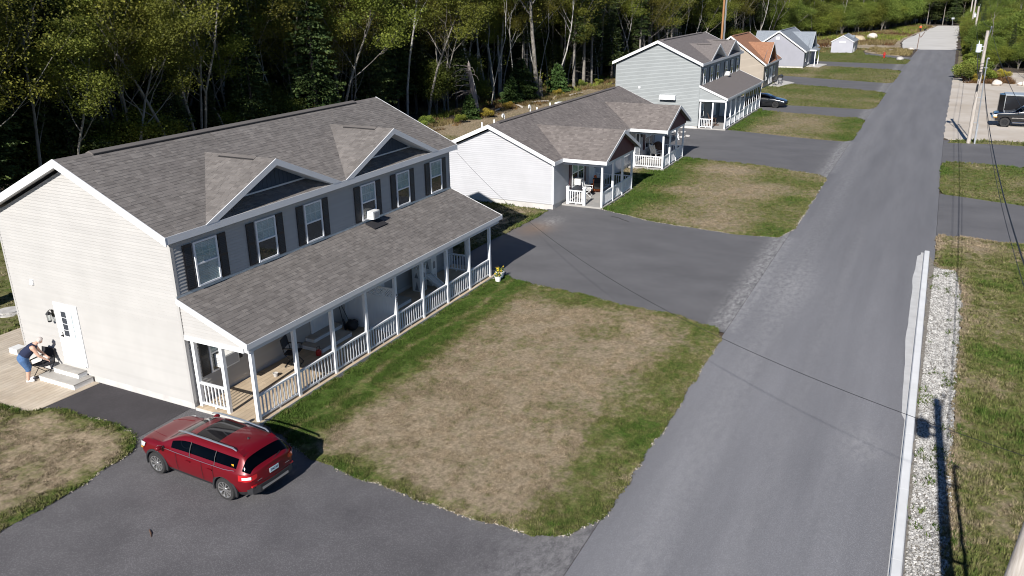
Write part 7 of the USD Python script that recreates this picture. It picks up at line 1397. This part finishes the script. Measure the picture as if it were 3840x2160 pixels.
# picture-right is the direction (.45, -.89); picture-left (-.45, .89)
lf = np.array([-.45, .89, 0])
def off(a, z): return tuple(lf * a + [0, 0, z])
custom_tree("white_tree", "leaning white barked tree with long bare limbs behind the middle of the cream roof ridge", "tree", (49.0, 30.2, 0), [([(0, 0, 0), off(.1, 3), off(.15, 4.6), off(.6, 6.4), off(1.2, 8.5), off(1.7, 11)], .17, .05), ([off(.15, 4.9), off(1.6, 5.2), off(2.4, 6.0), off(2.9, 7.2)], .09, .02), ([off(.45, 5.9), off(1.8, 7.0), off(3.0, 8.8), off(4.4, 10.6)], .10, .025), ([off(1.6, 6.9), off(2.6, 8.2), off(4.0, 9.0)], .05, .015), ([off(.9, 7.4), off(.6, 9.0), off(1.0, 11.0)], .07, .02), ([off(.15, 4.5), off(-.5, 5.2), off(-.9, 5.1)], .05, .015), ([off(2.4, 8.0), off(3.4, 10.2), off(3.2, 12)], .05, .015), ([off(2.6, 8.2), off(2.4, 6.6), off(2.5, 5.4)], .03, .008)], "bark_white", "leaf_olive", 1300, .75, 3)
sn = thing("dead_snag", "grey dead tree stump with drooping broken branches behind the white house", "dead tree", (61, 24, 0)); r = np.random.default_rng(6); put(sn, "trunk", MB().tube([(.1, -.2, -.1), (0, 0, .6), (-.1, .2, 2.2), (-.2, .42, 4.0), (-.25, .5, 5.0), (-.25, .52, 5.35)], [.42, .33, .27, .2, .15, .03], 12), "bark_snag", smooth=50)
for i in range(26):
    z = r.uniform(1.6, 4.9); a = r.uniform(0, 6.28); l = r.uniform(.7, 1.9); d = np.array([math.cos(a), math.sin(a), 0]) + lf * .5; c = np.array([-.1 - .03 * z, .1 + .08 * z, z]); put(sn, "dead_branch", MB().tube([c, c + d * l * .5 + [0, 0, .12], c + d * l * .85 + [0, 0, -.15], c + d * l + [0, 0, -.55]], [.035, .026, .016, .006], 5), "bark_snag")
custom_tree("broken_tree", "pair of tall grey trunks, one snapped off short, behind the row of vent pipes", "tree", (74.2, 22.9, 0), [([(0, 0, -.1), off(.25, 3), off(.5, 6), off(.8, 9.5), off(.9, 13), off(.8, 17)], .30, .09), ([off(-.42, -.1), off(-.35, 1.2), off(-.30, 2.3)], .28, .2), ([off(.45, 5.2), off(.35, 2.6), off(.3, .3)], .16, .18), ([off(.8, 9.4), off(2.0, 11), off(3.2, 13.5)], .11, .03), ([off(.85, 10.5), off(-.5, 12), off(-2.2, 12.6), off(-3.4, 12.2)], .10, .02), ([off(.85, 12), off(-.6, 14), off(-2.0, 15)], .08, .02), ([off(2.0, 11), off(3.2, 11.4), off(4.4, 12.6)], .06, .015), ([off(.9, 12.5), off(2, 15), off(2.4, 17)], .07, .02)], "bark_grey", "leaf_olive", 900, .6, 5)
custom_tree("broken_tree", "cluster of pale split trunks standing in the dark wood left of the broken pair", "tree", (74.0, 28.6, 0), [([off(.1, 0), off(.4, 4), off(1.0, 8), off(1.3, 11), off(1.4, 15)], .20, .07), ([off(-.6, 0), off(-.6, 4), off(-.55, 7.2)], .17, .12), ([off(-.75, 0), off(-.9, 5), off(-1.2, 9), off(-1.3, 13)], .15, .06), ([off(1.0, 0), off(1.5, 4), off(2.2, 7.5), off(2.8, 11)], .14, .05), ([off(1.0, 8), off(.4, 10), off(-.4, 12)], .09, .03)], "bark_white", "leaf_lime", 900, .6, 8)
# the woods: rows of trees behind the edge
def in_view(x, y, m=60):
    d = np.array([x, y, 4.0]) - CAM; q = d @ _f
    if q < 2: return False
    return -m - 512 < 824 * (d @ _r) / q < 512 + m
place = []; tr_ = np.random.default_rng(21)
def spaced(x, y, dmin, L): return all((x - a) ** 2 + (y - b) ** 2 > dmin ** 2 for a, b in L[-700:])
cells = {}
def ok_spacing(x, y, d):
    i, j = int(x // 4), int(y // 4)
    for a in (-1, 0, 1):
        for b in (-1, 0, 1):
            for (p, q) in cells.get((i + a, j + b), ()):
                if (p - x) ** 2 + (q - y) ** 2 < d * d: return False
    return True
def reserve(x, y): cells.setdefault((int(x // 4), int(y // 4)), []).append((x, y))
for q in PLACED + [(49, 30.2), (61, 24), (74.2, 22.9), (74, 28.6)]: reserve(*q)
where = lambda x: "behind the cream house" if x < 40 else "right of the cream house" if x < 62 else "behind the white house" if x < 82 else "behind the sage green house" if x < 112 else "behind the tan house" if x < 150 else "behind the shed" if x < 200 else "along the left of the gravel road"
names = {"spruce": "dark spruce in the woods ", "maple": "leafy broadleaf tree in the woods ", "birch": "pale trunked birch in the woods ", "pole": "thin pale pole birch at the wood edge ", "bare": "bare grey tree in the woods ", "thicket": "low leafy tree under the woods edge ", "young": "young spruce under the woods edge "}
far_pts = {k: [] for k in PR}
for i in range(9000):
    x = tr_.uniform(-28, 306); dep = tr_.random() ** 1.25 * 46; y = edge(x) + dep + tr_.normal(0, .7)
    if x > 292 and y < -5: continue
    if not ok_spacing(x, y, (2.0 if dep < 12 else 3.0)): continue
    if not in_view(x, y, 150) : continue
    reserve(x, y); n_ = meshkit.noise(np.array([x * .07, y * .07, 3.0]), 5); u = tr_.random()
    if x > 185: k = tr_.choice(["thicket_a", "thicket_b", "maple_b", "maple_c", "birch_b"], p=[.4, .3, .12, .1, .08] if x < 235 else [.5, .35, .1, .05, 0]) if dep < 16 else tr_.choice(["maple_b", "maple_c", "spruce_b", "maple_a"])
    elif dep < 5: k = tr_.choice(["pole_birch", "spruce_c", "birch_a", "maple_c", "bare", "spruce_b", "birch_b", "maple_a"], p=[.26, .18, .1, .11, .06, .13, .06, .10]) if x > 60 else tr_.choice(["maple_a", "maple_c", "spruce_b", "birch_b", "bare", "spruce_a", "pole_birch"], p=[.3, .16, .2, .08, .08, .1, .08])
    elif dep < 16: k = tr_.choice(["spruce_a", "spruce_b", "spruce_c", "maple_a", "maple_b", "birch_a", "maple_c"], p=[.25, .22, .16, .14, .09, .07, .07])
    else: k = tr_.choice(["spruce_a", "spruce_c", "maple_b", "maple_a"], p=[.42, .28, .15, .15])
    s = tr_.uniform(.82, 1.18); place.append((dep, k, x, y, s))
for i in range(2600):
    x = tr_.uniform(14, 190); dep = tr_.uniform(.5, 13); y = edge(x) + dep
    if not in_view(x, y, 30) or not ok_spacing(x, y, 1.25) or meshkit.noise(np.array([x * .22, y * .22, 9.0]), 3) < .52: continue
    reserve(x, y); place.append((dep, tr_.choice(["thicket_a", "thicket_b", "spruce_b", "young"], p=[.30, .30, .25, .15]), x, y, tr_.uniform(.32, .75)))
place.sort(key=lambda q: q[0] + np.hypot(q[2] - CAM[0], q[3] - CAM[1]) * .02); single_n = 0
for dep, k, x, y, s in place:
    if single_n < 285 and in_view(x, y, 10) and dep < 14:
        kk = k.split("_")[0]; w = where(x); nm_ = names[kk] if not (kk == "spruce" and s < .8) else "small dark spruce under the woods edge "; plant(k, x, y, nm_ + w, s, group=nm_.strip() + " " + w); single_n += 1
    else: far_pts[k].append((x, y, s))
# right of the street: thicket, conifers, and the dark wall of wood that closes the view
rp = []
for i in range(3500):
    x = tr_.uniform(112, 300); y = -24.6 - tr_.random() ** 1.3 * 40 - (6 * (x < 128) + 1.2 * (x > 250))
    if x < 132 and y > -33.5: continue
    if not ok_spacing(x, y, 2.3) or not in_view(x, y, 120): continue
    dep = -24.6 - y; reserve(x, y); k = tr_.choice(["thicket_a", "thicket_b", "spruce_b", "maple_b"], p=[.40, .52, .05, .03]) if dep < 22 else tr_.choice(["thicket_a", "maple_b", "spruce_a", "maple_c"]); rp.append((dep, k, x, y, tr_.uniform(.45, .8) if dep < 6 else tr_.uniform(.7, 1.1)))
rp.sort(key=lambda q: q[0]); nr = 0
for dep, k, x, y, s in rp:
    if nr < 55 and in_view(x, y, 5) and dep < 20:
        kk = k.split("_")[0]; g = "beyond the gravel lot" if x < 170 else "along the right of the gravel road"; plant(k, x, y, {"thicket": "low leafy tree in the thicket ", "spruce": "dark spruce standing in the thicket ", "maple": "taller green tree in the thicket "}[kk] + g, s, group=kk + " trees " + g); nr += 1
    else: far_pts[k].append((x, y, s))
plant("spruce_b", 137, -34.5, "single dark conifer standing out of the thicket beyond the gravel lot", .55)
ne = 0
for i in range(700):
    x = tr_.uniform(296, 345); y = tr_.uniform(-75, 45)
    if not ok_spacing(x, y, 3.0) or not in_view(x, y, 60): continue
    reserve(x, y); k = tr_.choice(["spruce_a", "maple_b", "spruce_b"], p=[.5, .2, .3]); s = tr_.uniform(1.0, 1.35)
    if x < 304 and ne < 16: plant(k, x, y, ("dark spruce" if "spruce" in k else "big dark broadleaf tree") + " in the wall of wood closing the gravel road", s, group=("spruces" if "spruce" in k else "broadleaf trees") + " in the wall of wood closing the gravel road"); ne += 1
    else: far_pts[k].append((x, y, s))
# goldenrod and bushes on the verges
for i in range(34):
    x = 116 + i * 5.2 + tr_.uniform(-1.5, 1.5); y = -23.3 - tr_.uniform(0, 1.6); k = tr_.choice(["bush_gold", "bush_l", "bush_g"], p=[.45, .35, .2])
    plant(k, x, y, {"bush_gold": "yellow goldenrod clump on the right verge of the street end", "bush_l": "yellow green bush on the right verge of the street end", "bush_g": "green bush on the right verge of the street end"}[k], tr_.uniform(.7, 1.2), group={"bush_gold": "goldenrod clumps", "bush_l": "yellow green bushes", "bush_g": "green bushes"}[k] + " on the right verge")
mound = [(112.6, -23.0, "bush_g", 1.35, "dark green bush on the mound beside the street, the nearest"), (116.0, -23.3, "bush_g", 1.6, "biggest dark green bush on the mound behind the utility pole"), (118.5, -23.6, "bush_l", 1.5, "yellow green bush at the far side of the mound"), (113.0, -24.6, "bush_l", 1.2, "low yellow green bush right of the utility pole"), (115.8, -25.6, "bush_gold", 1.1, "straw coloured bush at the right end of the mound"), (111.6, -23.8, "bush_gold", 1.0, "goldenrod at the front of the mound by the lot"), (117.0, -26.8, "bush_gold", 1.2, "brownish weeds clump right of the pale boulder")]
for x, y, k, s, l in mound: plant(k, x, y, l, s)
for i, (x, y, k, s) in enumerate([(91.0, 21.5, "bush_l", .6), (87.5, 22.6, "bush_g", .6), (78.0, 21.9, "bush_gold", .8), (103, 17, "bush_l", 1.6), (108, 15.5, "bush_g", 1.9), (51.5, 24.2, "bush_g", .6), (58.5, 21.3, "bush_gold", .9), (48.3, 24.8, "bush_l", .6)]):
    plant(k, x, y, ["bush at the back corner of the sage green house", "green bush at the wood edge behind the sage green house", "straw bush near the broken trunks", "tall yellow green bush between the sage and tan houses", "big green bush left of the tan house roof", "green bush at the wood edge right of the cream ridge", "straw bush before the dead snag", "yellow green bush low behind the cream ridge"][i], s)
# the deep wood
def instancer(name, label, cat, groups, kind="stuff"):
    """groups: [(prototype prim, [(x, y, s)])]"""
    pi = UsdGeom.PointInstancer.Define(stage, "/World/" + name); paths, pos, ori, sc, idx = [], [], [], [], []
    for i, (p, pts) in enumerate(groups):
        q = "/World/%s/%s" % (name, p if isinstance(p, str) else p.GetName()); x = UsdGeom.Xform.Define(stage, q)
        x.GetPrim().GetReferences().AddInternalReference(p.GetPath()); x.ClearXformOpOrder(); paths.append(x.GetPath())
        for k in ("label", "category", "group"): x.GetPrim().SetCustomDataByKey(k, "") if False else None
        for (a, b, s) in pts: pos.append((a, b, -.05)); h = RNG.uniform(0, PI); ori.append(Gf.Quath(math.cos(h), 0, 0, math.sin(h))); sc.append((s, s, s)); idx.append(i)
    pi.CreatePrototypesRel().SetTargets(paths); pi.CreatePositionsAttr(Vt.Vec3fArray.FromNumpy(np.array(pos, np.float32))); pi.CreateOrientationsAttr(ori); pi.CreateScalesAttr(Vt.Vec3fArray.FromNumpy(np.array(sc, np.float32))); pi.CreateProtoIndicesAttr(Vt.IntArray.FromNumpy(np.array(idx, np.int32)))
    setd(pi.GetPrim(), label=label, category=cat, kind=kind)
UsdGeom.Scope.Define(stage, "/Sources")
def source(kind):
    """an unplaced copy of a prototype's meshes for scattering"""
    src = PR[kind]; d = "/Sources/" + kind; UsdGeom.Xform.Define(stage, d)
    for ch in src.GetChildren():
        q = stage.DefinePrim(d + "/" + ch.GetName(), "Mesh"); q.GetReferences().AddInternalReference(ch.GetPath())
    return d
print("single trees", single_n, nr, ne, "deep", sum(map(len, far_pts.values())))
def scatter(name, label, cat, groups):
    pi = UsdGeom.PointInstancer.Define(stage, "/World/" + name); paths, pos, ori, sc, idx = [], [], [], [], []
    n = 0
    for kind, pts in groups:
        if not pts: continue
        for ch in PR[kind].GetChildren():
            q = stage.DefinePrim("/World/%s/%s" % (name, numbered(name, ch.GetName())), "Mesh"); q.GetReferences().AddInternalReference(ch.GetPath()); paths.append(q.GetPath())
            h0 = np.random.default_rng(len(pts))
            for (a, b, s) in pts:
                h = h0.uniform(0, PI); pos.append((a, b, -.05)); ori.append(Gf.Quath(math.cos(h), 0, 0, math.sin(h))); sc.append((s, s, s)); idx.append(n)
            n += 1
    pi.CreatePrototypesRel().SetTargets(paths); pi.CreatePositionsAttr(Vt.Vec3fArray.FromNumpy(np.array(pos, np.float32))); pi.CreateOrientationsAttr(Vt.QuathArray(ori)); pi.CreateScalesAttr(Vt.Vec3fArray.FromNumpy(np.array(sc, np.float32))); pi.CreateProtoIndicesAttr(Vt.IntArray.FromNumpy(np.array(idx, np.int32)))
    setd(pi.GetPrim(), label=label, category=cat, kind="stuff")
scatter("deep_woods", "dense dark wood behind the front rows of trees", "woods", list(far_pts.items()))
# weeds: tall grass, straw and rust coloured plants as one ground cover
def weed_mesh(pts, h, m_, seed, label, K=14, wd=.02):
    r = np.random.default_rng(seed); q = np.asarray(pts); n = len(q); th = r.uniform(0, 2 * PI, (n, K)); hh = h * r.uniform(.4, 1.2, (n, K)) * r.uniform(.5, 1.2, (n, 1)); base = np.c_[q, np.full(n, -.04)][:, None] + r.normal(0, .14 * h + .05, (n, K, 3)) * [1, 1, 0]
    d1 = np.stack([np.cos(th), np.sin(th), 0 * th], -1); d2 = np.stack([-np.sin(th), np.cos(th), 0 * th], -1); w = wd * r.uniform(.6, 1.5, (n, K))[..., None]
    T = np.stack([base - d2 * w, base + d2 * w, base + d1 * (hh * .5)[..., None] + np.array([0, 0, 1.0]) * hh[..., None]], 2).reshape(-1, 3)
    put(None, "undergrowth", (T, np.arange(len(T)).reshape(-1, 3)), m_, label=label, cat="undergrowth", kind="stuff", attrs={"tone": np.repeat(np.clip(.45 + .3 * r.normal(0, 1, n)[:, None] + .12 * r.normal(0, 1, (n, K)), 0, 1).ravel(), 3)})
r = np.random.default_rng(91)
def area(x0, x1, f0, f1, n, nz=.5, sc_=.25, seed=1): x = r.uniform(x0, x1, n); y = f0(x) + (f1(x) - f0(x)) * r.random(n); k = meshkit.fbm(np.c_[x * sc_, y * sc_, 0 * x + seed], 3, seed) > nz; return np.c_[x, y][k]
weed_mesh(area(28, 100, lambda x: edge(x) - 4.2, lambda x: edge(x) + 4, 14000, .5, .3, 1), .42, "weed_straw", 1, "straw coloured weeds along the edge of the woods behind the houses", 12, .025)
weed_mesh(area(28, 190, lambda x: edge(x) - 3.2, lambda x: edge(x) + 5, 6000, .52, .3, 2), .45, "leaf_lime", 2, "yellow green plants along the edge of the woods", 12, .04)
weed_mesh(area(28, 190, lambda x: edge(x) - 5.5, lambda x: edge(x) + 6, 14000, .5, .3, 3), .35, "weed_rust", 3, "rust brown brush along the edge of the woods", 12, .03)
fl = lambda x: np.interp(x, [142, 160, 176, 205, 240, 290], [8, 2, -9.5, -9.3, -11.6, -15.6])
weed_mesh(area(150, 290, fl, lambda x: edge(x) + 1, 11000, .45, .12, 4), .55, "weed_straw", 4, "straw coloured weeds all over the clearing beyond the shed", 10, .05)
weed_mesh(area(170, 290, fl, lambda x: edge(x) + 1, 5000, .53, .12, 5), .6, "weed_rust", 5, "rust coloured weeds in patches over the clearing", 10, .06); weed_mesh(area(200, 292, fl, lambda x: edge(x) + 1, 4200, .5, .1, 6), .7, "leaf_lime", 6, "green weeds in the far part of the clearing", 10, .07)
weed_mesh(area(117, 292, lambda x: -22.6 - .3 * (x > 200), lambda x: -25.8 + 0 * x, 5200, .45, .2, 7), .6, "leaf_lime", 7, "green and yellow weeds along the right verge of the street end", 10, .05); weed_mesh(area(110, 120, lambda x: 0 * x - 22.2, lambda x: 0 * x - 28, 900, .4, .4, 8), .5, "weed_rust", 8, "brown weeds on the mound at the edge of the gravel lot", 12, .035)
q = area(158, 177, lambda x: 0 * x - 13.8, lambda x: 0 * x - 5.6, 1500, .42, .3, 12); q = q[q[:, 0] > 153.5 + (q[:, 1] + 13.2) * 1.22 + 1.2]
weed_mesh(q, .4, "weed_straw", 12, "straw coloured weeds between the far lawn and the mailbox post", 10, .045)
put(None, "cord", MB().tube([(27.11, -3.64, .012), (27.01, -4.09, .012), (26.78, -4.35, .012), (26.64, -4.57, .012), (26.45, -4.91, .012)], .014, 5), "wire_black", label="thin black cord lying on the driveway between the two nearest houses", cat="cord")
put(None, "twig", MB().tube([(-4.92, -3.68, .012), (-5.0, -3.82, .02), (-5.1, -3.95, .012)], [.012, .02, .006], 5), "wood_brown", label="dark twig lying on the foreground driveway below the red car", cat="twig")
